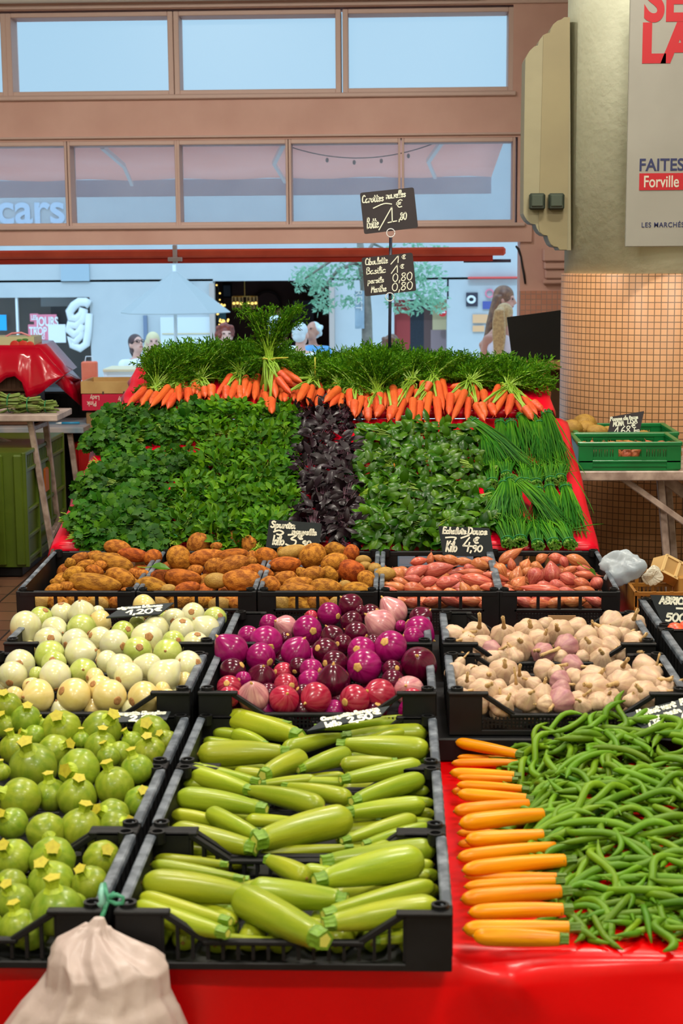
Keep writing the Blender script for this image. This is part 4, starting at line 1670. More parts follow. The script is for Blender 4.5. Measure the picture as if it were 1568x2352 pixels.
# green bin
bxr = -2.0
e = empty('plastic_bin', (bxr - .6, 8.92, 0))
M_bin = mat('olive_green_plastic', (76, 96, 12), (64, 82, 9), scale=4, rough=.45)
mb = MB().box((0, 0, .37), (1.2, 1.0, .62))
for i in range(12):
    mb.box((-.57 + i * .104, -.505, .37), (.05, .03, .6), 0, .008)
bd = mb.build('bin_body', M_bin, e)
mb = MB()
for zz in (.67, .58, .36, .22, .10):
    mb.box((.605, 0, zz), (.02, 1.0, .022), 0, .004)
for i in range(26):
    mb.box((.602, -.47 + i * .0375, .625), (.012, .012, .09))
for yy in (-.49, -.2, .1, .49):
    mb.box((.606, yy, .37), (.022, .03, .62), 0, .004)
mb.build('side_ribs', M_bin, bd)
MB().box((.6, .05, .46), (.02, .12, .14), 0, .01).build('orange_tag', mat('rust_orange', (176, 88, 20), rough=.6), bd)
MB().box((0, 0, .03), (1.14, .96, .06), 0, .01).build('base', M_black, e)
tag(e, 'large olive green plastic bin under the asparagus table', 'bin')
M_redcr = mat('red_crate_plastic', (196, 14, 16), (160, 10, 14), scale=6, rough=.4)
for k in range(2):
    e = empty('plastic_crate', (-2.38, 7.9, .002 + k * .275))
    mb = MB().box((0, 0, .012), (.6, .4, .02))
    for s in (-1, 1):
        mb.box((0, s * .193, .135), (.6, .012, .26)).box((s * .294, 0, .135), (.012, .4, .26))
    mb.build('body', M_redcr, e)
    mb = MB()
    for zz in (.05, .13, .21, .262):
        mb.box((.302, 0, zz), (.012, .4, .016), 0, .003).box((0, -.203, zz), (.6, .012, .016), 0, .003)
    for i in range(7):
        mb.box((.301, -.18 + i * .06, .135), (.010, .008, .25))
    mb.build('ribs', M_redcr, e)
    tag(e, ('lower' if k == 0 else 'upper') + ' red plastic crate of the two stacked at the far left', 'crate', 'red crates stacked at left')

for k, (u, w_, h_, c_) in enumerate(((60, 1.9, .84, 'black'), (205, .34, .30, 'red'), (205, .34, .58, 'red'))):  # the long black one is added as a dark backdrop under the tables
    y_ = 10.6 if k == 0 else 10.1
    e = empty('plastic_crate', (float(atY(u, 1000, y_)[0]) + .1, y_, .002 if k < 2 else .286))
    hh = h_ if k == 0 else .28
    mm = M_black if k == 0 else M_redcr
    MB().box((0, 0, hh / 2), (w_, .36, hh - .004), 0, .01).build('body', mm, e)
    mb = MB()
    for i in range(int(w_ / .06)):
        mb.box((-w_ / 2 + .04 + i * .06, -.184, hh / 2), (.014, .012, hh - .03))
    for zz in (.03, hh - .02):
        mb.box((0, -.186, zz), (w_, .016, .02))
    mb.build('ribs', mm, e)
    tag(e, ('long black slatted crate added as a dark backdrop behind the left tables', 'lower red crate of the pair behind the left tables', 'upper red crate of the pair behind the left tables')[k], 'crate', None if k == 0 else 'red crates behind the left tables')

# crates under the red cloth, the cloth, strawberry box
M_brown = mat('brown_crate_plastic', (96, 56, 30), (78, 44, 24), scale=5, rough=.6)
cy = c2.y + .12
for k in range(2):
    e = empty('brown_crate', (-2.75, cy + .2, T2Z + .001 + k * .21))
    mb = MB().box((0, 0, .01), (.98, .36, .016))
    for s in (-1, 1):
        mb.box((0, s * .175, .10), (.98, .012, .20)).box((s * .484, 0, .10), (.012, .36, .20))
    mb.build('body', M_brown, e)
    mb = MB()
    for i in range(34):
        mb.box((-.47 + i * .0285, -.183, .1), (.012, .01, .18))
    for zz in (.012, .10, .194):
        mb.box((0, -.186, zz), (.98, .012, .014))
    mb.build('slats', M_brown, e)
    tag(e, ('lower' if k == 0 else 'upper') + ' brown slatted crate under the red cloth at left', 'crate', 'brown crates under the red cloth')
zt = T2Z + .424
M_redL = mat('crimson_oilcloth', (206, 2, 42), (194, 1, 36), scale=3, rough=.2, coat=.3, bump=.25, bscale=6)
mb = MB()
def strip(rows):
    n = len(rows[0])
    vs = [p for r_ in rows for p in r_]
    mb.add(vs, [(j * n + i, j * n + i + 1, (j + 1) * n + i + 1, (j + 1) * n + i) for j in range(len(rows) - 1) for i in range(n - 1)])
yf = cy - .02
fu = [-90, -40, 0, 20, 40, 55, 66, 78, 90, 110, 128, 147]
top = [(u, 798 - (u > 90) * (-(u - 90) * 1.12)) for u in fu]
bot = [(-90, 884), (-40, 884), (0, 880), (15, 868), (34, 864), (50, 878), (63, 921), (82, 910), (95, 902), (112, 888), (128, 876), (147, 863)]
rows = []
for q in range(5):
    rows.append([V(atY(a[0] + (b[0] - a[0]) * q / 4, a[1] + (b[1] - a[1]) * q / 4, yf - .05 * math.sin(q / 4 * 1.6) - .02 * math.sin(i * 1.7) * q / 4)) for i, (a, b) in enumerate(zip(top, bot))])
strip(rows)
back = [[p + Vector((0, .40, .02)) for p in rows[0]], rows[0]]
strip(back)
r1 = [V(atY(u, v, yf + .05)) for (u, v) in ((88, 797), (110, 822), (147, 863), (126, 880))]
r2 = [V(atY(u, v, yf + .40)) for (u, v) in ((100, 800), (122, 818), (165, 850), (186, 872))]
r3 = [V(atY(u, v, yf + .30)) for (u, v) in ((126, 880), (126, 881), (150, 905), (187, 934))]
strip([r2, r1])
strip([[r1[3], r1[2], r2[2], r2[3]], [r1[3] + Vector((.01, .02, -.01)), r1[3].lerp(r3[3], .35), r1[3].lerp(r3[3], .7), r3[3]]])
o = mb.build('crate_cloth', M_redL, None, True)
o.modifiers.new('thick', 'SOLIDIFY').thickness = .003
tag(o, 'crimson oilcloth draped with pointed corners over brown crates at left', 'tablecloth')
e = empty('strawberry_box', (float(atY(35, 790, yf + .2)[0]), yf + .22, float(r2[0].z) + .004))
h = .085
M_card = mat('green_white_card', (206, 208, 176), (190, 198, 150), scale=2, rough=.6)
MB().box((-.12, 0, h / 2), (.52, .22, h), 0, .002).build('carton', M_card, e)
mb = MB()
for (x, z, s) in ((.02, .03, .032), (.07, .036, .03), (.115, .03, .026)):
    mb.ball((x, -.112, z), (s, .004, s), 12, 8)
mb.build('strawberry_print', mat('strawberry_print', (216, 60, 40), (196, 40, 30), scale=20, rough=.5), e, True)
mb = MB()
for (x, z) in ((.05, .062), (.085, .066)):
    mb.ball((x, -.112, z), (.02, .004, .008), 8, 6)
mb.build('leaf_print', mat('leaf_print', (70, 130, 50), rough=.5), e)
mb = MB()
for i, x in enumerate((-.19, -.175, -.16)):
    mb.ball((x, -.111, .05), (.007, .003, .009), 8, 6)
mb.build('emblem', mat('emblem_orange', (196, 120, 30), rough=.5), e)
MB().tube([(-.04, -.1, h), (.0, -.1, h + .02), (.06, -.1, h + .024), (.12, -.1, h)], .006, 8).build('lid_rim', mat('pink_rim', (230, 150, 160), rough=.5), e)
tag(e, 'pale fruit carton printed with strawberries on the crimson cloth', 'carton')

# stack of boxes behind the parsley
by_ = 9.9
zz1, zz2, zz3 = [float(atY(250, v, by_)[2]) for v in (944, 905, 876)]
bx0, bx1 = float(atY(187, 900, by_)[0]), float(atY(345, 900, by_)[0])
e = empty('brown_box', ((bx0 + bx1) / 2, by_ + .22, 0))
MB().box((0, 0, (zz1 - .01) / 2), (bx1 - bx0 - .04, .40, zz1 - .012), 0, .004).build('box_body', mat('kraft_board', (150, 116, 76), (132, 98, 60), scale=4, rough=.7), e)
tag(e, 'brown box under the crimson carton behind the parsley', 'box')
e = empty('apple_carton', ((bx0 + bx1) / 2, by_ + .2, zz1))
MB().box((0, 0, (zz2 - zz1) / 2), (bx1 - bx0, .40, zz2 - zz1 - .004), 0, .003).build('carton', mat('crimson_card', (206, 20, 66), (196, 16, 60), scale=3, rough=.45), e)
RXf = (math.pi / 2, math.pi, 0)
k9 = px_size((0, by_, 1))
for s, u, v, hh in (('Pink', 221, 922, 12), ('Lady', 228, 909, 11), ('Pink Lady', 312, 913, 10)):
    q = atY(u, v, by_)
    text_mesh(s, hh * k9, mat('carton_cream', (244, 226, 214), rough=.5), 'cream_lettering', e, (float(q[0]) - e.location.x, -.203, float(q[2]) - zz1), RXf, .005, .8)
tag(e, 'crimson apple carton with upside-down cream lettering', 'carton')
e = empty('wooden_crate', ((bx0 + bx1) / 2, by_ + .2, zz2))
hh = zz3 - zz2
mb = MB()
mb.box((0, -.19, hh / 2), (bx1 - bx0 + .01, .012, hh - .003), 0, .002).box((0, .19, hh / 2), (bx1 - bx0 + .01, .012, hh - .003), 0, .002)
mb.build('long_plank', M_wood, e)
mb = MB()
for s in (-1, 1):
    mb.box((s * (bx1 - bx0) / 2, 0, hh / 2), (.012, .37, hh - .003))
    mb.prism([(-.03, 0), (.03, 0), (-.03, .06)], hh, 0, Matrix.Translation((s * ((bx1 - bx0) / 2 - .03), -.16, 0)))
mb.box((0, 0, .006), (bx1 - bx0 - .02, .36, .008))
mb.build('corner_blocks', M_wood, e)
MB().box((-.08, -.197, .006), (.01, .004, .02)).box((.05, -.197, .006), (.01, .004, .02)).build('staples', mat('dark_staple', (80, 60, 50), rough=.5), e)
tag(e, 'pale wooden crate on top of the crimson apple carton', 'crate')

# ------------------------------------------------------------------ right side: steel table, green crates
RZ = float(atY(1430, 1082, 6.62)[2])
rx0 = .745
A0, A1_ = V(atY(1515, 1092, 6.75)), V(atY(1531, 1290, 6.75))
A1_ = A0.lerp(A1_, A0.z / (A0.z - A1_.z))
d0, d1 = V(atY(1420, 1092, 6.68)), V(atY(1640, 1249, 6.68))
legs = [('leg', A0, A1_, .03), ('leg', A0 + Vector((.10, .45, 0)), A1_ + Vector((.10, .45, 0)), .03), ('brace', d0, d1, .026),
        ('brace', V(atY(1512, 1088, 6.9)), V(atY(1572, 1133, 6.9)), .05), ('leg', A0 + Vector((.8, 0, 0)), A1_ + Vector((.9, 0, 0)), .03)]
trestle('steel_table', 'steel legged table in front of the pillar under the green crates', RZ, rx0, rx0 + 1.2, 6.61, 7.42, legs, M_metal, .04)
M_gcr = mat('bright_green_plastic', (0, 118, 56), (0, 100, 46), scale=5, rough=.32)


def green_crate(x0, x1, y0, d, z, h, label):
    e = empty('green_crate', ((x0 + x1) / 2, y0 + d / 2, z))
    w_ = x1 - x0
    MB().box((0, 0, .008), (w_ - .02, d - .02, .01)).build('base', M_gcr, e)
    for s in (-1, 1):
        p = MB()
        y = s * (d / 2 - .008)
        p.box((0, y, h - .008), (w_, .022, .018), 0, .003)
        p.box((0, y, h * .32), (w_, .016, h * .10), 0, .003).box((0, y, h * .14), (w_ - .02, .008, h * .28))
        for q in (-1, 1):
            p.box((q * (w_ / 2 - .03), y, h / 2), (.06, .016, h - .01), 0, .002)
            p.box((q * .058, y, h * .62), (.022, .014, h * .54), 0, .002)
            for i in range(9):
                p.box((q * (.075 + i * (w_ / 2 - .12) / 8), y, h * .62), (.0115 if i % 2 else .007, .010, h * .54))
        p.box((0, y, h * .42), (w_ - .06, .012, h * .14)).box((0, y, h * .82), (w_ - .06, .012, h * .14))
        p.box((0, y, h * .16), (w_ - .1, .018, .004))
        p.build('front_panel' if s < 0 else 'back_panel', M_gcr, e)
    for s in (-1, 1):
        p = MB()
        x = s * (w_ / 2 - .006)
        p.box((x, 0, h / 2), (.010, d - .01, h - .004), 0, .002).box((x, 0, h - .006), (.022, d, .016), 0, .003)
        p.build('side_wall', M_gcr, e)
    tag(e, label, 'crate', 'green crates on the steel table')
    return e


gx1 = float(atY(1563, 1030, 6.64)[0])
GH = .118
green_crate(rx0 + .002, gx1, 6.625, .36, RZ + .001, GH, 'front green crate with shallots on the steel table')
green_crate(rx0 + .03, gx1 + .05, 6.995, .40, RZ + .001, GH, 'rear green crate with potatoes on the steel table')

# brown crate, plastic bag, punnet at the right of the shallots
e = empty('brown_crate', (.985, 5.40, TZ + .001))
M_br2 = mat('ochre_crate_plastic', (150, 100, 30), (130, 84, 22), scale=5, rough=.5)
mb = MB().box((0, 0, .01), (.42, .40, .016))
for s in (-1, 1):
    mb.box((s * .205, 0, .08), (.01, .4, .155))
    for zz in (.03, .10, .15):
        mb.box((0, s * .195, zz), (.42, .012, .012))
    for i in range(8):
        mb.box((-.2 + i * .057, s * .195, .08), (.012, .010, .155))
    for i in range(30):
        mb.box((-.2 + i * .0138, s * .195, .065), (.005, .006, .07))
mb.build('body', M_br2, e)
tag(e, 'ochre slatted crate behind the apricot sign', 'crate')


def crumple(cu, cv, Y, wpx, hpx, seed, depth=.5, n=26, m_=18, amp=.22):
    """a closed crumpled bag lying at pixel (cu, cv)"""
    r = random.Random(seed)
    c = V(atY(cu, cv, Y))
    k = px_size(c)
    dirs = [Vector((r.uniform(-1, 1), r.uniform(-1, 1), r.uniform(-1, 1))).normalized() for _ in range(26)]
    mb = MB()
    mb.ball((0, 0, 0), 1, n, m_)
    vs = []
    for p in mb.v:
        p = Vector(p)
        d = 1 + amp * max(-1.2, -min(abs(p.dot(q) - .1 * i % .6) for i, q in enumerate(dirs[:9])) * 3 + .3)
        for q in dirs[9:]:
            t = p.dot(q)
            if t > .72:
                d -= (t - .72) * .9
        vs.append((p.x * d * wpx * k / 2, p.y * d * wpx * k * depth / 2, p.z * d * hpx * k / 2))
    mb.v = vs
    return c, mb


M_bag = mat('bluish_film', (206, 216, 222), (186, 198, 210), scale=6, rough=.28, trans=.45, bump=.3, bscale=14)
e0, mb = crumple(1437, 1312, 5.38, 132, 98, 4, .5, 48, 34, .2)
e = empty('plastic_bag', e0)
mb.build('film', M_bag, e, True)
tag(e, 'crumpled pale plastic bag lying in the ochre crate', 'bag')
e0, mb = crumple(1498, 1325, 5.44, 46, 50, 9, amp=.4)
o = mb.build('paper_scrap', mat('white_paper', (214, 208, 190), rough=.7), None, False, e0)
tag(o, 'crumpled white paper beside the plastic bag', 'paper')
c = V(atY(1540, 1312, 5.55))
e = empty('wooden_punnet', c)
e.rotation_euler = (R_(-20), R_(28), R_(14))
w_, d_, h_ = .115, .08, .06
mb = MB().box((0, 0, -h_ / 2), (w_, d_, .005))
for s in (-1, 1):
    mb.box((0, s * d_ / 2, 0), (w_, .004, h_)).box((s * w_ / 2, 0, 0), (.004, d_, h_))
mb.build('punnet_body', M_wood, e)
mb = MB()
for sx in (-1, 0, 1):
    mb.box((sx * w_ / 2 * .97, -d_ / 2 - .004, 0), (.010, .005, h_ + .004))
mb.box((0, -d_ / 2 - .004, h_ / 2), (w_, .005, .008)).box((0, -d_ / 2 - .004, -h_ / 2), (w_, .005, .008))
mb.build('edge_strips', mat('light_wood_strip', (224, 190, 130), rough=.6), e)
tag(e, 'small wooden punnet tipped on its side by the paper', 'punnet')
o = MB().box((1.12, 5.58, TZ + .075), (.30, .2, .15), 0, .004).build('cardboard_box', mat('ochre_card', (176, 128, 56), (156, 110, 44), scale=5, rough=.7))
tag(o, 'ochre cardboard box under the tipped punnet', 'box')
# ------------------------------------------------------------------ vegetable kinds (unit meshes, several shapes of each)
M_zuc = mat('pale_green_zucchini_skin', (148, 160, 30), (122, 144, 22), scale=1.6, rough=.36, spec=.3, coat=.12, rv=.12, rh=.012,
            speck=(26, .16, (176, 182, 76)), stripes=(9, (162, 172, 44), .35), bump=.05, bscale=6)
M_zstem = mat('zucchini_stem', (112, 150, 28), (92, 130, 20), scale=6, rough=.5, rv=.1)
M_zcut = mat('zucchini_cut', (206, 206, 90), rough=.6)
M_scar = mat('blossom_scar', (150, 118, 40), (120, 80, 30), scale=6, rough=.7)
M_yzuc = mat('orange_yellow_zucchini_skin', (230, 146, 2), (216, 120, 0), scale=1.8, rough=.38, spec=.2, coat=.06, rv=.08, rh=.008, speck=(13, .08, (206, 120, 10)))
M_ystem = mat('yellow_zucchini_stem', (88, 120, 24), (70, 102, 18), scale=6, rough=.5)
M_rzuc = mat('round_zucchini_skin', (134, 152, 34), (104, 132, 24), scale=2.2, rough=.35, spec=.3, coat=.12, rv=.12, rh=.015,
             speck=(17, .17, (166, 176, 80)), stripes=(16, (164, 174, 60), .4), bump=.04, bscale=6)
M_rstem = mat('round_zucchini_stem', (166, 184, 34), (150, 170, 30), scale=5, rough=.5, rv=.1)
M_rcut = mat('round_zucchini_stem_cut', (184, 174, 34), (170, 156, 26), scale=6, rough=.6)
M_won = mat('white_onion_skin', (213, 210, 180), (204, 198, 146), scale=1.2, rough=.26, coat=.3, rv=.05, stripes=(26, (214, 220, 158), .5), sss=.1)
M_gon = mat('green_onion_skin', (196, 202, 120), (164, 178, 72), scale=1.3, rough=.28, coat=.3, rv=.05, stripes=(26, (170, 190, 80), .6))
M_yon = mat('cream_onion_skin', (226, 208, 148), (216, 192, 118), scale=1.3, rough=.28, coat=.3, rv=.05, stripes=(26, (210, 186, 106), .5))
M_oroot = mat('onion_root', (176, 128, 76), (146, 98, 56), scale=8, rough=.8)
M_ron = mat('magenta_onion_skin', (146, 8, 92), (122, 5, 74), scale=1.4, rough=.24, spec=.25, coat=.18, rv=.14, stripes=(24, (170, 40, 118), .5))
M_ron_d = mat('dark_red_onion_skin', (78, 4, 34), (58, 2, 26), scale=1.4, rough=.22, spec=.3, coat=.35, rv=.12, stripes=(24, (104, 12, 52), .5))
M_ron_r = mat('crimson_onion_skin', (166, 14, 56), (142, 8, 44), scale=1.4, rough=.26, spec=.3, coat=.3, rv=.1, stripes=(24, (200, 84, 100), .5))
M_ron_p = mat('pale_striped_onion_skin', (216, 160, 156), (196, 130, 134), scale=1.4, rough=.3, coat=.3, rv=.06, stripes=(30, (160, 70, 100), .7))
M_rroot = mat('red_onion_root', (206, 166, 90), (180, 136, 66), scale=8, rough=.7)
M_pot = mat('earthy_potato_skin', (188, 124, 42), (132, 76, 20), scale=2.6, detail=9, lo=.40, hi=.62, rough=.68, spec=.2, rv=.12, rh=.012, speck=(6, .2, (84, 44, 14)), bump=.35, bscale=9)
M_pot_o = mat('orange_potato_skin', (184, 102, 32), (128, 62, 16), scale=2.6, detail=9, lo=.40, hi=.62, rough=.68, spec=.2, rv=.1, rh=.012, speck=(7, .16, (112, 60, 24)), bump=.35, bscale=9)
M_pot_y = mat('yellow_potato_skin', (176, 138, 58), (154, 114, 40), scale=2.6, detail=8, rough=.6, rv=.08, speck=(6, .2, (136, 92, 44)), bump=.3, bscale=9)
M_shal = mat('copper_shallot_skin', (190, 98, 66), (166, 70, 50), scale=1.5, rough=.3, spec=.3, coat=.2, rv=.12, rh=.015, stripes=(26, (220, 146, 98), .7), bump=.15, bscale=4)
M_shal_m = mat('pink_shallot_skin', (186, 84, 74), (160, 58, 60), scale=1.5, rough=.32, spec=.3, coat=.15, rv=.1, stripes=(26, (214, 136, 110), .6), bump=.15, bscale=4)
M_stip = mat('shallot_tip', (172, 96, 58), (140, 70, 40), scale=8, rough=.7)
M_gar = mat('garlic_skin', (208, 182, 148), (194, 164, 130), scale=1.6, rough=.5, rv=.06, stripes=(20, (176, 132, 122), .6), bump=.1, bscale=5)
M_gar_p = mat('purple_garlic_skin', (186, 142, 132), (166, 116, 116), scale=1.6, rough=.5, rv=.06, stripes=(20, (156, 92, 112), .7), bump=.1, bscale=5)
M_gstem = mat('garlic_stalk', (200, 168, 116), (180, 144, 92), scale=5, rough=.65)
M_car = mat('carrot_skin', (210, 92, 44), (194, 74, 30), scale=5, rough=.42, rv=.08, rh=.006, speck=(9, .10, (150, 74, 34)), bump=.12, bscale=12)


def solid(prof_n, fn, n=24):
    return [fn(i / prof_n) for i in range(prof_n + 1)]


def zuc_mesh(seed, fat=1.0, neck=.62, stem_m=M_zstem, body_m=M_zuc, name='zucchini'):
    """unit length along X (blossom end at -0.5, stem end at +0.5); radius 1 in Y/Z at the fattest, scaled per item"""
    r = random.Random(seed)
    b1, b2 = r.uniform(-.05, .05), r.uniform(-.03, .03)
    n, K = 22, 26
    mb = MB()
    vs = []
    for i in range(K + 1):
        t = i / K
        x = -.5 + .90 * t
        if t < .18:
            rr = math.sqrt(max(0.0, 1 - (1 - t / .18) ** 2)) * .97
        else:
            q = (t - .18) / .82
            rr = .97 + .05 * math.sin(q * 2.5) - (1 - neck) * q ** 1.7
        rr = max(rr, .10)
        bend = 4 * t * (1 - t)
        for j in range(n):
            a = 2 * math.pi * j / n
            f = 1 + .025 * math.cos(5 * a + seed) * (t > .1)
            vs.append((x, rr * f * math.cos(a) + b1 * 10 * bend * .3, rr * f * math.sin(a) + b2 * 10 * bend * .3))
    fs = [(i * n + j, i * n + (j + 1) % n, (i + 1) * n + (j + 1) % n, (i + 1) * n + j) for i in range(K) for j in range(n)]
    fs = [f[::-1] for f in fs]
    fs.append(tuple(range(n)))
    fs.append(tuple(K * n + j for j in range(n))[::-1])
    mb.add(vs, fs)
    body = mb.mesh(name + '_body', body_m, True)
    st = MB()
    n = 20
    vs = []
    prof = [(.375, neck * .99), (.40, neck * .92), (.42, neck * .78), (.46, neck * .70), (.49, neck * .74), (.5, neck * .74), (.5, neck * .5)]
    for (x, rr) in prof:
        for j in range(n):
            a = 2 * math.pi * j / n
            f = 1 + (.22 * max(0, math.cos(5 * a)) if x > .41 else .02)
            vs.append((x, rr * f * math.cos(a), rr * f * math.sin(a)))
    K = len(prof)
    fs = [(i * n + j, (i + 1) * n + j, (i + 1) * n + (j + 1) % n, i * n + (j + 1) % n) for i in range(K - 1) for j in range(n)]
    st.add(vs, fs)
    st.add([vs[(K - 1) * n + j] for j in range(n)], [tuple(range(n))], 1)
    stem = st.mesh(name + '_stem', [stem_m, M_zcut if stem_m is M_zstem else stem_m], False)
    sc = MB().ball((-.494, 0, 0), (.012, .17, .17), 10, 6)
    scar = sc.mesh(name + '_scar', M_scar, True)
    return body, stem, scar


ZUC = [zuc_mesh(s, neck=nk) for s, nk in ((1, .62), (2, .55), (3, .66), (4, .58), (5, .5))]
YZ = [zuc_mesh(20 + s, neck=nk, stem_m=M_ystem, body_m=M_yzuc, name='yellow_zucchini') for s, nk in ((1, .72), (2, .66), (3, .78), (4, .70))]


def rzuc_mesh(seed):
    r = random.Random(seed)
    sq = r.uniform(.9, 1.02)
    prof = []
    K = 20
    for i in range(K + 1):
        t = math.pi * i / K
        z = -math.cos(t) * sq
        rr = math.sin(t)
        if z > .55:
            rr = max(rr, .26)
        prof.append((max(rr, .02), z if z < .93 else .93 + (z - .93) * .5))
    mb = MB().lathe(prof, 32, 0, None, lambda a, z: 1 + .018 * math.cos(8 * a) + .015 * math.sin(3 * a + seed))
    body = mb.mesh('round_zucchini_body', M_rzuc, True)
    st = MB()
    n = 20
    lean = r.uniform(-.12, .12)
    prof = [(.40, .84), (.31, .92), (.235, 1.0), (.215, 1.15), (.24, 1.28), (.28, 1.36), (.29, 1.40)]
    vs = []
    for (rr, z) in prof:
        for j in range(n):
            a = 2 * math.pi * j / n
            f = 1 + .30 * max(0, math.cos(5 * a)) ** 1.5 * min(1, max(0, (z - .85) / .2))
            vs.append((rr * f * math.cos(a) + lean * max(0, z - .9), rr * f * math.sin(a), z))
    K = len(prof)
    st.add(vs, [(i * n + j, i * n + (j + 1) % n, (i + 1) * n + (j + 1) % n, (i + 1) * n + j) for i in range(K - 1) for j in range(n)])
    st.add([vs[(K - 1) * n + j] for j in range(n)], [tuple(range(n))], 1)
    stem = st.mesh('round_zucchini_stem', [M_rstem, M_rcut], False)
    sc = MB().ball((0, 0, -sq * .995), (.13, .13, .03), 10, 6)
    return body, stem, sc.mesh('round_zucchini_scar', M_scar, True)


RZUC = [rzuc_mesh(s) for s in (1, 2, 3, 4)]


def onion_mesh(seed, m_, mroot, name, neck=.35, flat=.96):
    r = random.Random(seed)
    prof = []
    K = 22
    for i in range(K + 1):
        t = math.pi * i / K
        z = -math.cos(t) * flat
        rr = math.sin(t)
        if z > .45:
            q = (z - .45) / (flat - .45)
            rr = rr * (1 - .12 * q) 
            z = z + neck * q ** 2.5 * .6
        prof.append((max(rr, .05), z))
    bulb = MB().lathe(prof, 28, 0, None, lambda a, z: 1 + .015 * math.sin(2 * a + seed) + .01 * math.sin(5 * a + seed * 2))
    bm = bulb.mesh(name + '_bulb', m_, True)
    zt = flat + neck * .6
    nk = MB().tube([(0, 0, zt - .10), (.02, .01, zt + .02), (.05, .02, zt + .14)], [.15, .08, .035], 10)
    nm = nk.mesh(name + '_neck', mroot, True)
    rt = MB().lathe([(.26, -flat * .975), (.24, -flat * 1.0), (.17, -flat * 1.03), (.03, -flat * 1.02)][::-1], 16, 0, None, lambda a, z: 1 + .05 * math.sin(5 * a + seed) + .05 * math.sin(11 * a) + .03 * math.sin(17 * a))
    rm_ = rt.mesh(name + '_root', mroot, True)
    return bm, nm, rm_


ON = {'w': [onion_mesh(s, M_won, M_oroot, 'white_onion', nk) for s, nk in ((1, .3), (2, .45), (3, .2))],
      'g': [onion_mesh(s, M_gon, M_oroot, 'white_onion', nk) for s, nk in ((4, .3), (5, .2))],
      'y': [onion_mesh(s, M_yon, M_oroot, 'white_onion', nk, .9) for s, nk in ((6, .2), (7, .2))],
      'm': [onion_mesh(s, M_ron, M_rroot, 'red_onion', nk) for s, nk in ((8, .3), (9, .2), (10, .35))],
      'd': [onion_mesh(s, M_ron_d, M_rroot, 'red_onion', nk) for s, nk in ((11, .2), (12, .3))],
      'r': [onion_mesh(s, M_ron_r, M_rroot, 'red_onion', nk) for s, nk in ((13, .2), (14, .2))],
      'p': [onion_mesh(s, M_ron_p, M_rroot, 'red_onion', nk) for s, nk in ((15, .6), (16, .4))]}


def potato_mesh(seed, m_):
    r = random.Random(seed)
    mb = MB().ball((0, 0, 0), 1, 24, 16)
    dirs = [(Vector((r.uniform(-1, 1), r.uniform(-1, 1), r.uniform(-1, 1))).normalized(), r.uniform(.06, .14) * r.choice((-1, 1, 1))) for _ in range(7)]
    eyes = [Vector((r.uniform(-1, 1), r.uniform(-1, 1), r.uniform(-1, 1))).normalized() for _ in range(7)]
    bend = r.uniform(-.18, .18)
    vs = []
    for p in mb.v:
        p = Vector(p)
        d = 1.0
        for q, a in dirs:
            d += a * math.exp(-(p - q).length_squared * 2.2)
        for q in eyes:
            d -= .05 * math.exp(-(p - q).length_squared * 60)
        v = p * d
        v.z += bend * (v.x * v.x - .4)
        vs.append(tuple(v))
    mb.v = vs
    return mb.mesh('potato_body', m_, True)


POT = {'b': [potato_mesh(s, M_pot) for s in range(1, 6)], 'o': [potato_mesh(s, M_pot_o) for s in range(6, 10)], 'y': [potato_mesh(s, M_pot_y) for s in range(10, 13)]}


def shallot_mesh(seed, m_):
    """along X, root at -1, dry tip at +1"""
    r = random.Random(seed)
    K, n = 18, 18
    prof = []
    for i in range(K + 1):
        t = i / K
        x = -1 + 1.85 * t
        rr = math.sin(math.pi * min(1, t ** .8 * .98)) ** .85
        rr = max(rr * (1 - .18 * t), .07)
        prof.append((rr, x))
    M = Matrix.Rotation(math.pi / 2, 4, 'Y')
    mb = MB().lathe(prof, n, 0, None, lambda a, z: 1 + .05 * math.cos(2 * a + seed) + .02 * math.sin(5 * a))
    bd = r.uniform(-.12, .12)
    mb.v = [(p[0] + bd * (1 - p[2] ** 2), p[1], p[2]) for p in mb.v]
    body = mb.mesh('shallot_body', m_, True)
    tp = MB().tube([(0, 0, .78), (.03, 0, .95), (.10, .03, 1.12), (.14, .05, 1.22)], [.11, .075, .04, .012], 8)
    rt = MB()
    for i in range(5):
        a = i * 1.256 + seed
        rt.tube([(0, 0, -.93), (.05 * math.cos(a), .05 * math.sin(a), -.97), (.16 * math.cos(a), .16 * math.sin(a), -1.12)], [.03, .02, .006], 5)
    tip = tp.mesh('shallot_tip', M_stip, True)
    return body, tip, rt.mesh('shallot_roots', M_stip, True)


SHAL = {'c': [shallot_mesh(s, M_shal) for s in range(1, 5)], 'm': [shallot_mesh(s, M_shal_m) for s in range(5, 7)]}


def garlic_mesh(seed, m_):
    r = random.Random(seed)
    nl = r.choice((6, 7, 8, 9))
    prof = []
    K = 20
    for i in range(K + 1):
        t = math.pi * i / K
        z = -math.cos(t) * .82
        rr = math.sin(t) ** .9
        if z > .3:
            q = (z - .3) / .52
            rr = rr * (1 - .35 * q) + .16 * q
            z += .30 * q * q
        prof.append((max(rr, .05), z))
    mb = MB().lathe(prof, 36, 0, None, lambda a, z: 1 + (.10 * abs(math.sin(nl * a / 2 + seed)) - .055) * (1.25 - abs(z)) + .03 * math.sin(2 * a + seed))
    return mb.mesh('garlic_bulb', m_, True)


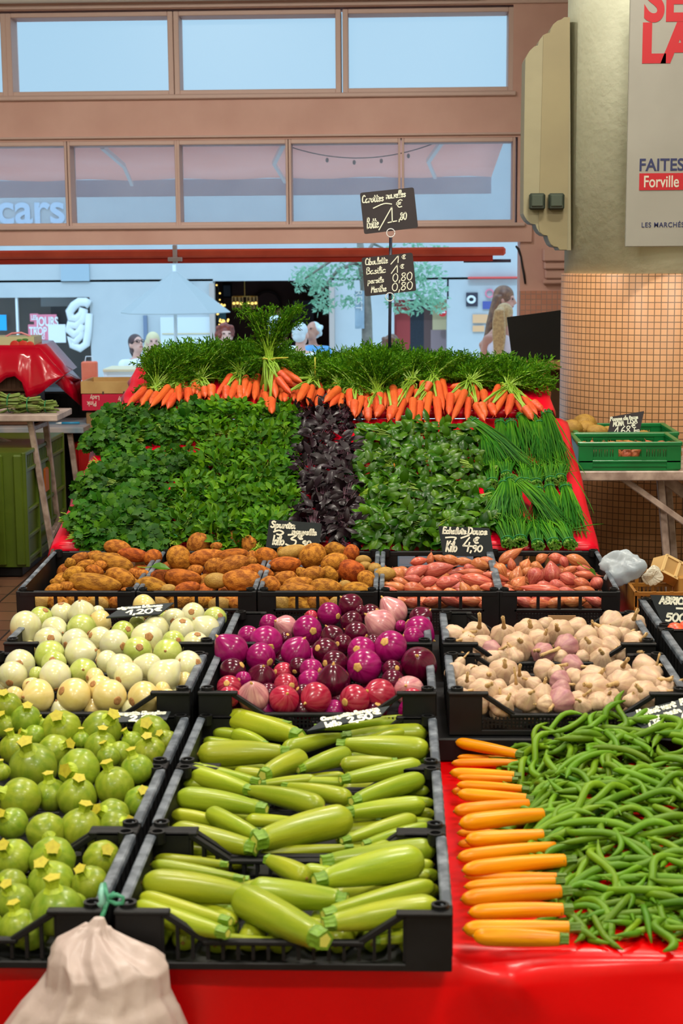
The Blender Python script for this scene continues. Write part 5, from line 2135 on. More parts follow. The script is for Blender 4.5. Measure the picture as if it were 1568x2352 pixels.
GAR = [garlic_mesh(s, M_gar) for s in range(1, 6)]
GARP = [garlic_mesh(s, M_gar_p) for s in range(6, 8)]
GSTEM = []
for s, L, bx_ in ((1, .5, .2), (2, 1.1, .35), (3, 1.7, .3), (4, 2.1, -.4)):
    mb = MB().tube([(0, 0, .92), (bx_ * .15, 0, 1.1 + L * .2), (bx_ * .5, .05, 1.1 + L * .6), (bx_, .1, 1.1 + L)], [.24, .15, .125, .15], 10)
    for i in range(4):
        a = i * 1.57
        mb.tube([(bx_, .1, 1.08 + L), (bx_ + .1 * math.cos(a), .1 + .1 * math.sin(a), 1.1 + L + .2)], [.05, .012], 5)
    GSTEM.append(mb.mesh('garlic_stalk', M_gstem, True))


# ------------------------------------------------------------------ settling items along their rays so that they touch instead of cutting through each other
class Pile:
    def __init__(self, zfun, floor=None, ymin=-9, ymax=99, lim=.07, keep=.86):
        self.it, self.zfun, self.floor, self.ymin, self.ymax, self.lim, self.keep = [], zfun, floor, ymin, ymax, lim, keep

    def add(self, u, v, **k):
        """k: spheres = list of (du, dv, radius_px) about (u, v)"""
        d = ray(u, v)
        z = self.zfun(u, v)
        if not np.isscalar(z):
            t = np.dot(np.array(z[0]) - CAM_LOC, z[1]) / np.dot(d, z[1])
        else:
            t = (z - 1.7) / d[2]
        k.update(u=u, v=v, d=d, t=t, t0=t)
        self.it.append(k)
        return k

    def settle(self, it=60):
        I = self.it
        S, R, own = [], [], []
        for i, k in enumerate(I):
            for (du, dv, rp) in k['spheres']:
                S.append((k['u'] + du, k['v'] + dv))
                R.append(rp / F_PX)
                own.append(i)
        D = np.array([ray(*s) for s in S])
        R = np.array(R)
        own = np.array(own)
        t = np.array([k['t'] for k in I], float)
        t0 = t.copy()
        n = len(S)
        same = own[:, None] == own[None, :]
        order = np.array([k['v'] for k in I])
        for _ in range(it):
            P = CAM_LOC + D * t[own][:, None]
            rad = R * t[own]
            diff = P[:, None] - P[None]
            dist = np.sqrt((diff ** 2).sum(-1)) + 1e-9
            ov = (rad[:, None] + rad[None]) * self.keep - dist
            ov[same] = -1
            mv = np.zeros(len(I))
            a, b = np.nonzero(np.triu(ov > .001, 1))
            for x, y in zip(a, b):
                i, j = own[x], own[y]
                o = ov[x, y]
                s = (t[i] - t[j]) * 1.0 + (order[j] - order[i]) * .0004
                sg = 1 if s > 0 else -1
                mv[i] += sg * o * .35
                mv[j] -= sg * o * .35
            t += np.clip(mv, -.02, .02)
            t = np.clip(t, t0 - self.lim, t0 + self.lim)
            if self.floor is not None:
                P = CAM_LOC + D * t[own][:, None]
                low = P[:, 2] - R * t[own] * .9 - self.floor
                dt = np.zeros(len(I))
                for x in np.nonzero(low < 0)[0]:
                    dt[own[x]] = min(dt[own[x]], -low[x] / D[x][2] * .7)
                t += dt
            P = CAM_LOC + D * t[own][:, None]
            rr = R * t[own]
            dt = np.zeros(len(I))
            for x in range(n):
                lo_, hi_ = I[own[x]].get('yb', (-9, 99))
                a_, b_ = P[x, 1] - rr[x], P[x, 1] + rr[x]
                if a_ < lo_:
                    dt[own[x]] = max(dt[own[x]], (lo_ - a_) / D[x][1] * .8)
                elif b_ > hi_:
                    dt[own[x]] = min(dt[own[x]], -(b_ - hi_) / D[x][1] * .8)
            t += dt
        for k, tt in zip(I, t):
            k['t'] = float(tt)
            k['p'] = CAM_LOC + k['d'] * k['t']


def rand_quat(r, up=None):
    return Quaternion((r.gauss(0, 1), r.gauss(0, 1), r.gauss(0, 1), r.gauss(0, 1))).normalized()


_made = {}


def spawn(name, meshes, part_names, loc, quat, scale, skip=()):
    o = link(meshes[0], name)
    o.location = loc
    o.rotation_mode = 'QUATERNION'
    o.rotation_quaternion = quat
    o.scale = scale
    for i, (me, pn_) in enumerate(zip(meshes[1:], part_names)):
        if pn_ in skip:
            continue
        link(me, pn_, o)
    return o


def axis_quat(d, r, axis='X'):
    q = Vector(d).to_track_quat(axis, 'Z' if axis != 'Z' else 'Y')
    return q @ Quaternion((1, 0, 0) if axis == 'X' else (0, 0, 1), r.uniform(0, 6.28))


# ------------------------------------------------------------------ pale green zucchini
def long_items(name, kinds, parts, data, ox, oy, sc, zf, look_fn, fmt, nrows, group, cat, lim=.05, min_len=0, seed=3, yb=(-9, 99), xb=(-9, 9)):
    """data: (u0, v0, u1, v1, width[, layer]) in zoom coordinates, blossom end first"""
    r = random.Random(seed)
    P = Pile(lambda u, v: 0, lim=lim, floor=TZ + .016)
    out = []
    for row in data:
        u0, v0, u1, v1, w_ = row[:5]
        lay = row[5] if len(row) > 5 else 0
        flags = row[6] if len(row) > 6 else ''
        a = (ox + u0 * sc, oy + v0 * sc)
        b = (ox + u1 * sc, oy + v1 * sc)
        w_ = w_ * sc * 1.07
        c = ((a[0] + b[0]) / 2, (a[1] + b[1]) / 2)
        sp = []
        for q in (-.42, -.2, 0, .2, .4):
            sp.append(((b[0] - a[0]) * q, (b[1] - a[1]) * q, w_ * (.47 - .12 * max(0, q))))
        P.zfun = lambda u, v, c=c, lay=lay: zf(*c) + lay
        out.append((P.add(*c, spheres=sp, a=a, b=b, w=w_, flags=flags, yb=yb), row))
    P.settle()
    labs = []
    for i, (k, row) in enumerate(out):
        z = k['p'][2]
        pa, pb = Vector(atZ(*k['a'], z)), Vector(atZ(*k['b'], z))
        d = pb - pa
        L = d.length
        c = (pa + pb) / 2
        if L < min_len:
            L0, L = L, min_len
            c = pa + d.normalized() * L / 2
        rad = k['w'] * px_size(c) / 2
        h_ = abs(d.x) / d.length * L / 2 + rad * .3
        c.x = min(max(c.x, xb[0] + h_), xb[1] - h_)
        kind = kinds[(i * 7 + int(row[0])) % len(kinds)]
        q = d.to_track_quat('X', 'Z') @ Quaternion((1, 0, 0), r.uniform(-.5, .5))
        o = spawn(name, kind, parts, c, q, (L, rad, rad))
        tag(o, None, cat, group)
        labs.append(dict(u=k['u'], v=k['v'], o=o, look=look_fn(L, rad, i)))
    label_rows(labs, nrows, fmt)
    return out


ZP = ['stem', 'blossom_scar']
zlook = lambda L, r, i: 'fat' if r > .034 else ('slim' if r < .021 else 'medium')
zc = [  # rear crate
    (460, 80, 770, 122, 62, .015), (510, 88, 815, 170, 100, .03), (440, 150, 600, 172, 52, .01), (525, 160, 670, 205, 62, .02), (395, 190, 560, 205, 52, .0),
    (375, 245, 765, 238, 108, .03), (825, 258, 650, 335, 95, .03), (735, 225, 1000, 165, 72, .02), (1018, 240, 800, 310, 82, .02), (1285, 100, 870, 130, 55, .0),
    (1350, 155, 990, 172, 84, .015), (1372, 225, 980, 198, 96, .03), (530, 318, 690, 335, 52, .0), (1000, 335, 850, 345, 40, -.01), (1260, 150, 1060, 190, 50, .02)]
zb = [  # middle crate
    (290, 300, 600, 362, 58, .01), (328, 320, 612, 402, 84, .02), (273, 368, 420, 378, 52, .0), (260, 428, 642, 478, 98, .03), (228, 500, 470, 540, 60, .01), (422, 490, 640, 595, 78, .035),
    (265, 570, 625, 645, 104, .03), (912, 468, 570, 392, 90, .03), (1028, 432, 735, 378, 78, .025), (580, 520, 790, 530, 56, .01), (1025, 515, 615, 615, 140, .045), (640, 662, 1035, 640, 50, .0),
    (980, 288, 1220, 272, 62, .01), (1322, 288, 980, 352, 78, .025), (1332, 348, 1025, 445, 84, .03), (1342, 458, 1000, 492, 80, .02), (1302, 518, 985, 612, 74, .03), (1362, 555, 1075, 625, 64, .03),
    (1415, 452, 1290, 440, 42, .0), (1415, 500, 1280, 480, 46, -.005), (1412, 540, 1290, 530, 44, -.01), (880, 350, 640, 372, 48, .0), (265, 640, 500, 665, 42, .0), (1358, 400, 1230, 390, 48, .0), (1000, 365, 860, 360, 44, -.005)]
za = [  # front crate
    (160, 685, 470, 712, 48, .01), (172, 712, 568, 772, 60, .02), (62, 790, 570, 850, 128, .035), (132, 850, 515, 955, 86, .035), (40, 890, 436, 1004, 98, .045), (838, 772, 672, 690, 92, .03),
    (820, 732, 960, 752, 60, .01), (1330, 690, 868, 782, 148, .05), (1432, 645, 945, 700, 106, .03), (1190, 625, 1060, 672, 54, .03), (590, 820, 1010, 862, 124, .03), (545, 845, 915, 1035, 150, .06),
    (1378, 800, 905, 925, 88, .03), (1430, 895, 935, 965, 128, .05), (440, 1030, 770, 1045, 64, .01), (1425, 1005, 1130, 1035, 62, .01), (1378, 712, 1240, 722, 52, .01), (1425, 755, 1290, 770, 62, .0),
    (1425, 820, 1300, 830, 66, .0), (690, 785, 560, 812, 50, .0), (940, 980, 800, 960, 62, .0), (1360, 760, 1230, 770, 50, .005), (540, 955, 470, 925, 62, .0)]
for dat, zz, ph in ((zc, .505, 'rear'), (zb, .505, 'middle'), (za, .50, 'front')):
    long_items('zucchini', ZUC, ZP, dat, 250, 1600, .5421, lambda u, v, zz=zz: zz, zlook, '{look} pale green zucchini, {place} in {row} of the ' + ph + ' crate', 4,
               'pale green zucchini', 'zucchini', min_len=.13, yb=({'rear': 3.522, 'middle': 3.11, 'front': 2.70}[ph], {'rear': 3.90, 'middle': 3.49, 'front': 3.08}[ph]), xb=(X2 - .288, X2 + .288))
    for i in range(10):
        o = spawn('zucchini', ZUC[i % 5], ZP, (X2 - .19 + .38 * (i % 2) * .95, {'rear': 3.56, 'middle': 3.15, 'front': 2.80}[ph] + .075 * (i // 2), TZ + .036), Quaternion((0, 0, 1), R_(8 * (i % 3) - 8)), (.2, .021, .021))
        tag(o, 'pale green zucchini at the bottom of the ' + ph + ' crate, mostly covered by others', 'zucchini', 'covered zucchini in the ' + ph + ' crate')
# the layer glimpsed through the slots of the front crate
r = random.Random(5)
for i in range(9):
    o = spawn('zucchini', ZUC[i % 5], ZP, (-.44 + i * .058, 2.79 + .008 * (i % 2), .478), Quaternion((0, 0, 1), R_(80 + r.uniform(-8, 8))), (.15, .025, .025))
    tag(o, 'pale green zucchini low in the front crate, glimpsed through its slots', 'zucchini', 'zucchini behind the front slots')

# ------------------------------------------------------------------ yellow zucchini on the cloth
yd = [(50, 82, 420, 95, 80, .0), (62, 132, 742, 135, 92, .01), (72, 195, 738, 235, 108, .02), (480, 265, 885, 290, 72, .0), (78, 335, 875, 352, 84, .0), (150, 305, 795, 432, 116, .03),
      (165, 450, 720, 475, 66, .0), (108, 508, 805, 505, 84, .01), (92, 600, 770, 625, 108, .02), (165, 645, 740, 660, 76, .01), (160, 715, 845, 752, 98, .02), (112, 775, 560, 800, 90, .0),
      (165, 800, 890, 845, 130, .03), (128, 965, 915, 890, 142, .02), (182, 1085, 1060, 985, 172, .04), (160, 1170, 700, 1180, 80, -.005), (170, 1275, 700, 1240, 90, -.005), (240, 1235, 1055, 1180, 158, .03),
      (160, 1405, 1190, 1290, 150, .02), (208, 1525, 1285, 1420, 160, .035), (228, 1580, 1200, 1575, 92, .01), (228, 1680, 1180, 1620, 120, .02), (195, 1800, 1245, 1715, 176, .03),
      (268, 1925, 1260, 1892, 156, .035), (215, 2080, 1330, 2062, 178, .03), (312, 2145, 1222, 2175, 182, .045)]
ylook = lambda L, r, i: 'thick' if r > .024 else ('thin' if r < .013 else 'plain')
r = random.Random(4)
P = Pile(lambda u, v: .47, lim=.05)
rows = []
for d_ in yd:
    a, b = (1010 + d_[0] * .2424, 1630 + d_[1] * .2424), (1010 + d_[2] * .2424, 1630 + d_[3] * .2424)
    w_ = d_[4] * .2424
    c = ((a[0] + b[0]) / 2, (a[1] + b[1]) / 2)
    P.zfun = lambda u, v, l=d_[5]: .470 + l
    rows.append((P.add(*c, spheres=[((b[0] - a[0]) * q, (b[1] - a[1]) * q, w_ * .46) for q in (-.4, -.2, 0, .2, .4)], a=a, b=b, w=w_), d_))
P.settle()
yl = sorted(rows, key=lambda kr: -kr[0]['v'])
for i, (k, d_) in enumerate(yl):
    z = k['p'][2]
    pa, pb = Vector(atZ(*k['a'], z)), Vector(atZ(*k['b'], z))
    rad = k['w'] * px_size((pa + pb) / 2) / 2
    o = spawn('yellow_zucchini', YZ[i % 4], ZP, (pa + pb) / 2, (pb - pa).to_track_quat('X', 'Z') @ Quaternion((1, 0, 0), r.uniform(-.6, .6)), ((pb - pa).length, rad, rad))
    n_ = len(yl)
    pos = ('nearest the camera' if i == 0 else (ORD[i] + ' from the front') if i < 13 else ('farthest back' if i == n_ - 1 else ORD[n_ - 1 - i] + ' from the back'))
    tag(o, ylook(0, rad, i) + ' orange yellow zucchini in the column on red cloth, ' + pos, 'zucchini', 'yellow zucchini in a column')

# ------------------------------------------------------------------ round zucchini
rz = [(55, 150, 112, 50, 50), (205, 255, 116, 225, 150), (480, 330, 150, 475, 225), (800, 330, 150, 880, 215), (55, 300, 95, 30, 215), (110, 480, 112, 85, 330), (270, 380, 88, 190, 345), (260, 620, 182, 230, 450),
      (430, 500, 132, 540, 440), (790, 470, 122, 805, 340), (930, 520, 100, 815, 430), (1180, 360, 142, 1170, 280), (1170, 505, 122, 1165, 390), (1300, 425, 92, 1270, 360), (1035, 425, 84, 985, 340),
      (1070, 640, 122, 1035, 510), (620, 640, 157, 560, 622), (895, 772, 146, 850, 590), (850, 545, 92, 810, 430), (1105, 895, 126, 1130, 800), (400, 840, 130, 390, 690), (600, 860, 147, 630, 720),
      (160, 870, 162, 10, 800), (95, 1065, 122, 45, 980), (360, 1130, 146, 420, 1160), (630, 1110, 157, 665, 930), (880, 1005, 132, 800, 940), (905, 1085, 122, 1000, 1030), (100, 1340, 152, 60, 1230),
      (800, 1345, 142, 850, 1262), (410, 1345, 172, 440, 1235), (400, 1535, 176, 360, 1375), (705, 1540, 142, 655, 1420), (80, 1560, 134, 15, 1480), (115, 1680, 146, 80, 1545), (445, 1745, 196, 420, 1530),
      (150, 1880, 152, 118, 1705), (560, 1740, 132, 495, 1690), (10, 660, 70, 10, 560), (350, 310, 70, 300, 200), (640, 410, 70, 640, 330)]
P = Pile(lambda u, v: 0, lim=.06, floor=TZ + .016)
its = []
for (cu, cv, rr, su, sv) in rz:
    u, v, rp = cu * .2934, 1580 + cv * .2934, rr * .2934 * 1.06
    P.zfun = lambda u, v: .515 if v > 1960 else .52
    its.append((P.add(u, v, spheres=[(0, 0, rp)], rp=rp, yb=(2.70, 3.08) if v > 1925 else ((3.11, 3.49) if v > 1765 else (3.52, 3.88))), ((su - cu) / rr, (sv - cv) / rr)))
P.settle()
r = random.Random(6)
labs = {0: [], 1: [], 2: []}
for i, (k, s) in enumerate(its):
    rad = k['rp'] * px_size(k['p'])
    l = math.hypot(*s) / 1.10
    f = min(1.0, l) / max(1e-6, math.hypot(*s))
    d = img_dir(s[0] * f * .97, s[1] * f * .97)
    q = d.to_track_quat('Z', 'Y') @ Quaternion((0, 0, 1), r.uniform(0, 6.28))
    o = spawn('round_zucchini', RZUC[i % 4], ZP, k['p'], q, (rad, rad, rad))
    tag(o, None, 'zucchini', 'round zucchini')
    cr_ = 0 if k['v'] > 1925 else (1 if k['v'] > 1765 else 2)
    labs[cr_].append(dict(u=k['u'], v=k['v'], o=o, look='large' if rad > .043 else ('small' if rad < .03 else 'medium')))
for c_, ph in ((0, 'front'), (1, 'middle'), (2, 'rear')):
    label_rows(labs[c_], 3, '{look} round pale green zucchini, {place} in {row} of the ' + ph + ' crate')
for i in range(7):
    o = spawn('round_zucchini', RZUC[i % 4], ZP, (-1.08 + i * .082, 2.742, .492), rand_quat(r), (.036,) * 3)
    tag(o, 'round zucchini low in the front left crate, glimpsed through its slots', 'zucchini', 'round zucchini behind the front slots')

for j, y in enumerate((2.80, 2.90, 3.0, 3.17, 3.27, 3.38, 3.58, 3.68, 3.79)):
    for i in range(3 if j < 3 else (2 if j < 6 else 1)):
        rad = r.uniform(.037, .043)
        x = -1.085 + i * .083 + r.uniform(-.004, .004)
        if any((Vector(k['p']) - Vector((x, y, .51))).length < rad + .038 for k, s in its):
            continue
        o = spawn('round_zucchini', RZUC[(i + j) % 4], ZP, (x, y + r.uniform(-.005, .005), TZ + .018 + rad), Vector((r.uniform(-.5, .5), r.uniform(-.5, .5), 1)).to_track_quat('Z', 'Y'), (rad,) * 3)
        tag(o, 'round zucchini along the outer left wall of the left crates', 'zucchini', 'round zucchini at the outer left wall')

# ------------------------------------------------------------------ onions
won = [(165, 195, 100, 'w', 180, 285), (262, 140, 75, 'g', 300, 85), (400, 110, 74, 'w', 395, 40), (525, 110, 86, 'w', 520, 35), (630, 100, 42, 'w', 0, 0), (640, 165, 78, 'y', 0, 0), (350, 210, 80, 'w', 405, 225),
       (525, 208, 96, 'g', 592, 238), (310, 288, 90, 'w', 0, 0), (485, 292, 86, 'w', 0, 0), (645, 270, 76, 'w', 0, 0), (735, 310, 97, 'w', 806, 315), (925, 62, 76, 'y', 0, 0), (885, 178, 56, 'g', 935, 150),
       (790, 228, 72, 'g', 0, 0), (1000, 210, 87, 'w', 0, 0), (945, 270, 101, 'w', 970, 250), (1118, 152, 76, 'w', 1122, 156), (1240, 117, 76, 'w', 0, 0), (1382, 140, 73, 'g', 0, 0), (1172, 215, 82, 'w', 1180, 150),
       (1322, 212, 92, 'w', 1260, 150), (1258, 312, 84, 'w', 1275, 240), (1115, 292, 72, 'g', 0, 0), (1078, 365, 92, 'g', 1075, 345), (885, 352, 92, 'g', 0, 0), (320, 380, 97, 'g', 388, 372), (518, 366, 104, 'w', 612, 345),
       (690, 418, 71, 'w', 612, 415), (128, 440, 97, 'w', 140, 425), (80, 507, 93, 'w', 0, 0), (345, 432, 80, 'g', 350, 400), (355, 510, 98, 'w', 380, 595), (535, 486, 88, 'g', 550, 465), (772, 462, 92, 'w', 0, 0),
       (826, 516, 92, 'w', 770, 532), (955, 452, 88, 'w', 872, 425), (1055, 512, 103, 'w', 985, 582), (1208, 446, 95, 'w', 1285, 418), (195, 332, 46, 'y', 0, 0), (205, 582, 62, 'y', 0, 0), (90, 640, 62, 'y', 0, 0),
       (245, 640, 106, 'y', 170, 640), (475, 636, 110, 'y', 400, 596), (640, 592, 86, 'y', 0, 0), (705, 642, 108, 'y', 0, 0), (925, 656, 110, 'y', 845, 672), (1078, 656, 62, 'y', 1060, 670), (1045, 600, 52, 'y', 0, 0),
       (1045, 130, 48, 'g', 1070, 95), (235, 500, 48, 'g', 0, 0), (610, 520, 60, 'y', 0, 0), (1190, 545, 60, 'y', 0, 0)]
ron = [(950, 85, 76, 'd', 895, 35), (815, 140, 76, 'm', 870, 150), (700, 155, 42, 'r', 0, 0), (435, 200, 62, 'm', 490, 190), (540, 220, 72, 'p', 495, 190), (675, 240, 91, 'm', 715, 240), (302, 280, 68, 'm', 0, 0),
       (415, 315, 102, 'm', 445, 345), (195, 370, 104, 'm', 125, 295), (380, 412, 94, 'm', 445, 440), (605, 380, 96, 'm', 650, 300), (540, 292, 42, 'd', 0, 0), (835, 282, 74, 'd', 795, 212), (790, 372, 82, 'd', 0, 0),
       (985, 262, 74, 'd', 0, 0), (955, 192, 72, 'd', 0, 0), (1075, 140, 64, 'd', 0, 0), (1140, 207, 96, 'p', 1060, 150), (1220, 127, 87, 'p', 1155, 42), (1392, 165, 72, 'd', 1440, 120), (1380, 242, 92, 'm', 1455, 295),
       (1342, 285, 67, 'm', 0, 0), (1268, 215, 38, 'm', 1262, 205), (1200, 347, 103, 'm', 1157, 305), (1020, 372, 90, 'm', 0, 0), (1036, 470, 109, 'm', 990, 465), (1380, 462, 114, 'd', 1365, 400), (840, 562, 106, 'd', 840, 465),
       (850, 452, 82, 'd', 0, 0), (385, 545, 93, 'd', 400, 470), (525, 512, 67, 'r', 0, 0), (700, 492, 72, 'm', 0, 0), (692, 562, 72, 'm', 0, 0), (540, 592, 77, 'r', 0, 0), (335, 662, 98, 'p', 330, 590), (530, 682, 94, 'r', 550, 635),
       (730, 672, 100, 'r', 668, 690), (650, 632, 52, 'd', 0, 0), (975, 682, 97, 'r', 0, 0), (1130, 650, 101, 'r', 1060, 620), (1318, 622, 92, 'p', 1300, 590), (1215, 567, 77, 'd', 0, 0), (182, 602, 76, 'r', 0, 0),
       (182, 662, 66, 'r', 0, 0), (270, 552, 52, 'm', 0, 0), (1342, 672, 66, 'r', 0, 0), (205, 500, 82, 'd', 0, 0), (1212, 490, 62, 'd', 0, 0), (1092, 320, 52, 'd', 0, 0), (1000, 122, 47, 'd', 0, 0), (430, 640, 66, 'd', 0, 0),
       (900, 330, 62, 'd', 0, 0), (620, 470, 60, 'd', 0, 0)]
LK = {'w': 'white', 'g': 'greenish', 'y': 'cream', 'm': 'magenta', 'd': 'dark purple', 'r': 'crimson', 'p': 'pale striped'}
NM = {'w': 'white onion', 'm': 'red onion'}


def round_pile(name, cat, dat, ox, oy, sc, zf, split, fmt, group, nrows, skip_fn=None, seed=8):
    r = random.Random(seed)
    P = Pile(zf, lim=.06, floor=TZ + .068)
    its = []
    for row in dat:
        cu, cv, rr, kd, su, sv = row
        u, v, rp = ox + cu * sc, oy + cv * sc, rr * sc * 1.03
        its.append((P.add(u, v, spheres=[(0, 0, rp)], rp=rp, yb=(3.918, 4.31) if v > split else (4.435, 4.83)), row))
    P.settle()
    labs = [[], []]
    for i, (k, row) in enumerate(its):
        cu, cv, rr, kd, su, sv = row
        rad = k['rp'] * px_size(k['p'])
        ms = ON[kd][i % len(ON[kd])]
        if su or sv:
            d = img_dir((su - cu) / rr * .98, (sv - cv) / rr * .98)
            if (i * 37) % 3 and kd != 'p' and name == 'white_onion' or kd in 'm' and (i % 2):
                d = -d   # the root plate faces us
        else:
            d = Vector((r.uniform(-1, 1), r.uniform(.2, 1), r.uniform(-.6, .3))).normalized()
        q = d.to_track_quat('Z', 'Y') @ Quaternion((0, 0, 1), r.uniform(0, 6.28))
        o = spawn(name, ms, ['neck', 'root_plate'], k['p'], q, (rad, rad, rad * r.uniform(.96, 1.06)))
        tag(o, None, cat, group)
        labs[0 if k['v'] > split else 1].append(dict(u=k['u'], v=k['v'], o=o, look=LK[kd] + ('' if kd in 'wm' else ''), ))
    label_rows(labs[0], nrows, fmt.replace('#', 'front'))
    label_rows(labs[1], nrows, fmt.replace('#', 'rear'))
    return its


round_pile('white_onion', 'onion', won, 0, 1370, .3571, lambda u, v: .595 + .02 * (v < 1560), 1500, '{look} skinned round onion, {place} in {row} of the # white onion crate', 'white onions', 4)
round_pile('red_onion', 'onion', ron, 460, 1360, .3635, lambda u, v: .595 + .02 * (v < 1545), 1485, '{look} onion, {place} in {row} of the # red onion crate', 'red onions', 4, seed=9)
r = random.Random(31)
for nm_, x0, kk_, lab in (('white_onion', -1.06, 'wy', 'onion low in the white onion crates, mostly covered by the others'), ('red_onion', -.44, 'dm', 'onion low in the red onion crates, mostly covered by the others')):
    for j, y in enumerate((3.965, 4.08, 4.19, 4.49, 4.60, 4.71)):
        for i in range(6):
            kd = kk_[(i + j) % 2]
            s_ = r.uniform(.029, .033)
            o = spawn(nm_, ON[kd][i % len(ON[kd])], ['neck', 'root_plate'], (x0 + i * .094 + r.uniform(-.01, .01), y + r.uniform(-.01, .01), TZ + .078 + s_), rand_quat(r), (s_,) * 3)
            tag(o, lab, 'onion', lab.split(',')[0])

# ------------------------------------------------------------------ garlic
gb_ = [(120, 170, 66, 200, 130, 1), (260, 152, 70, 285, 50, 3), (430, 165, 70, 425, 60, 2), (590, 150, 84, 590, 100, 0), (655, 192, 62, 690, 150, 0), (702, 105, 52, 0, 0, 0), (790, 150, 76, 735, 90, 2), (900, 117, 62, 790, 100, 1),
       (960, 182, 70, 780, 190, 3), (1120, 95, 76, 1000, 110, 2), (1250, 102, 71, 1238, 35, 1), (1100, 177, 71, 0, 0, 0), (1190, 175, 56, 0, 0, 0), (300, 222, 56, 0, 0, 0), (355, 257, 56, 420, 250, 1), (520, 242, 90, 530, 190, 0),
       (682, 282, 64, 630, 240, 1), (830, 240, 72, 700, 245, 3), (985, 252, 76, 960, 200, 0), (1110, 242, 66, 1225, 262, 3), (1260, 212, 62, 1300, 180, 1), (360, 312, 52, 0, 0, 0), (500, 305, 56, 0, 0, 0), (800, 305, 46, 0, 0, 0),
       (1050, 322, 76, 1045, 268, 0), (1280, 302, 52, 0, 0, 0), (200, 202, 52, 140, 180, 1), (1010, 142, 46, 975, 80, 2), (1300, 170, 32, 0, 0, 0), (430, 292, 46, 0, 0, 0), (205, 300, 46, 180, 280, 0), (1180, 290, 50, 0, 0, 0), (930, 300, 40, 840, 300, 3)]
gf_ = [(130, 402, 64, 110, 480, 2), (230, 402, 50, 225, 355, 1), (300, 442, 78, 330, 400, 0), (430, 402, 84, 430, 350, 0), (540, 457, 62, 505, 350, 3), (690, 387, 66, 785, 335, 2), (770, 412, 52, 0, 0, 0), (862, 356, 64, 945, 360, 1),
       (880, 442, 64, 0, 0, 0), (785, 452, 60, 840, 470, 0), (1000, 442, 78, 1030, 400, 0), (1160, 402, 74, 1187, 310, 2), (1320, 372, 74, 1390, 360, 0), (1350, 452, 82, 1440, 430, 2), (1180, 482, 86, 1090, 440, 2),
       (1000, 512, 94, 960, 470, 0), (800, 512, 58, 640, 520, 3), (800, 582, 78, 730, 600, 0), (575, 572, 67, 590, 520, 0), (470, 562, 64, 520, 580, 0), (310, 532, 86, 320, 470, 0), (392, 512, 62, 0, 0, 0), (420, 612, 67, 450, 560, 0),
       (258, 610, 62, 0, 0, 0), (200, 482, 62, 190, 430, 1), (505, 522, 52, 510, 400, 3), (680, 542, 62, 0, 0, 0), (910, 572, 52, 940, 525, 1), (1030, 582, 62, 0, 0, 0), (1110, 560, 57, 1085, 510, 1), (1320, 552, 90, 1280, 500, 0),
       (1250, 432, 52, 0, 0, 0), (1430, 542, 52, 1480, 500, 1), (930, 612, 52, 900, 560, 1), (700, 602, 52, 0, 0, 0), (1240, 582, 47, 0, 0, 0), (1435, 475, 44, 1462, 420, 2), (1395, 402, 42, 1405, 300, 2), (145, 560, 60, 0, 0, 0), (620, 480, 50, 0, 0, 0),
       (1470, 500, 46, 1530, 450, 1), (150, 340, 36, 190, 290, 1), (1100, 600, 50, 0, 0, 0)]
purp = {14, 16, 17}
purp_f = {7, 9, 16, 17}
for dat, pset, ph in ((gb_, purp, 'rear'), (gf_, purp_f, 'front')):
    P = Pile(lambda u, v: .600, lim=.05, floor=TZ + .068)
    its = []
    for row in dat:
        cu, cv, rr = row[:3]
        u, v, rp = 1000 + cu * .3622, 1400 + cv * .3622, rr * .3622 * 1.17
        its.append((P.add(u, v, spheres=[(0, 0, rp * .9)], rp=rp, yb=(3.918, 4.30) if ph == 'front' else (4.435, 4.82)), row))
    P.settle()
    labs = []
    for i, (k, row) in enumerate(its):
        cu, cv, rr, su, sv, st_ = row
        rad = k['rp'] * px_size(k['p'])
        if su or sv:
            l = math.hypot(su - cu, sv - cv) / rr
            f = min(1.0, l / (1.3 + .5 * st_)) / max(l, 1e-6)
            d = img_dir((su - cu) / rr * f, (sv - cv) / rr * f)
        else:
            d = Vector((r.uniform(-1, 1), r.uniform(-.3, 1), r.uniform(-.3, .8))).normalized()
        q = d.to_track_quat('Z', 'Y') @ Quaternion((0, 0, 1), r.uniform(0, 6.28))
        pu = i in pset
        o = spawn('garlic_bulb', ((GARP if pu else GAR)[i % (2 if pu else 5)], GSTEM[st_]), ['stalk'], k['p'], q, (rad, rad, rad * .95))
        tag(o, None, 'garlic', 'garlic bulbs')
        labs.append(dict(u=k['u'], v=k['v'], o=o, look='purple blushed' if pu else ('large cream' if rad > .031 else ('long stalked cream' if st_ >= 2 else 'small cream'))))
    label_rows(labs, 5, '{look} garlic bulb, {place} in {row} of the ' + ph + ' garlic crate')
for j, y in enumerate((3.955, 4.06, 4.17, 4.47, 4.58, 4.70)):
    for i in range(7):
        s_ = r.uniform(.023, .028)
        o = spawn('garlic_bulb', (GAR[(i + j) % 5], GSTEM[i % 3]), ['stalk'], (.17 + i * .083 + r.uniform(-.01, .01), y + r.uniform(-.01, .01), TZ + .08 + s_), rand_quat(r), (s_,) * 3)
        tag(o, 'cream garlic bulb low in the garlic crates, mostly covered by others', 'garlic', 'covered garlic bulbs')

# ------------------------------------------------------------------ potatoes and shallots in the deep crates
def slope_z(base):
    n = np.array([0, -.10, 1.0])
    return lambda u, v: ((0, 5.15, base), n)


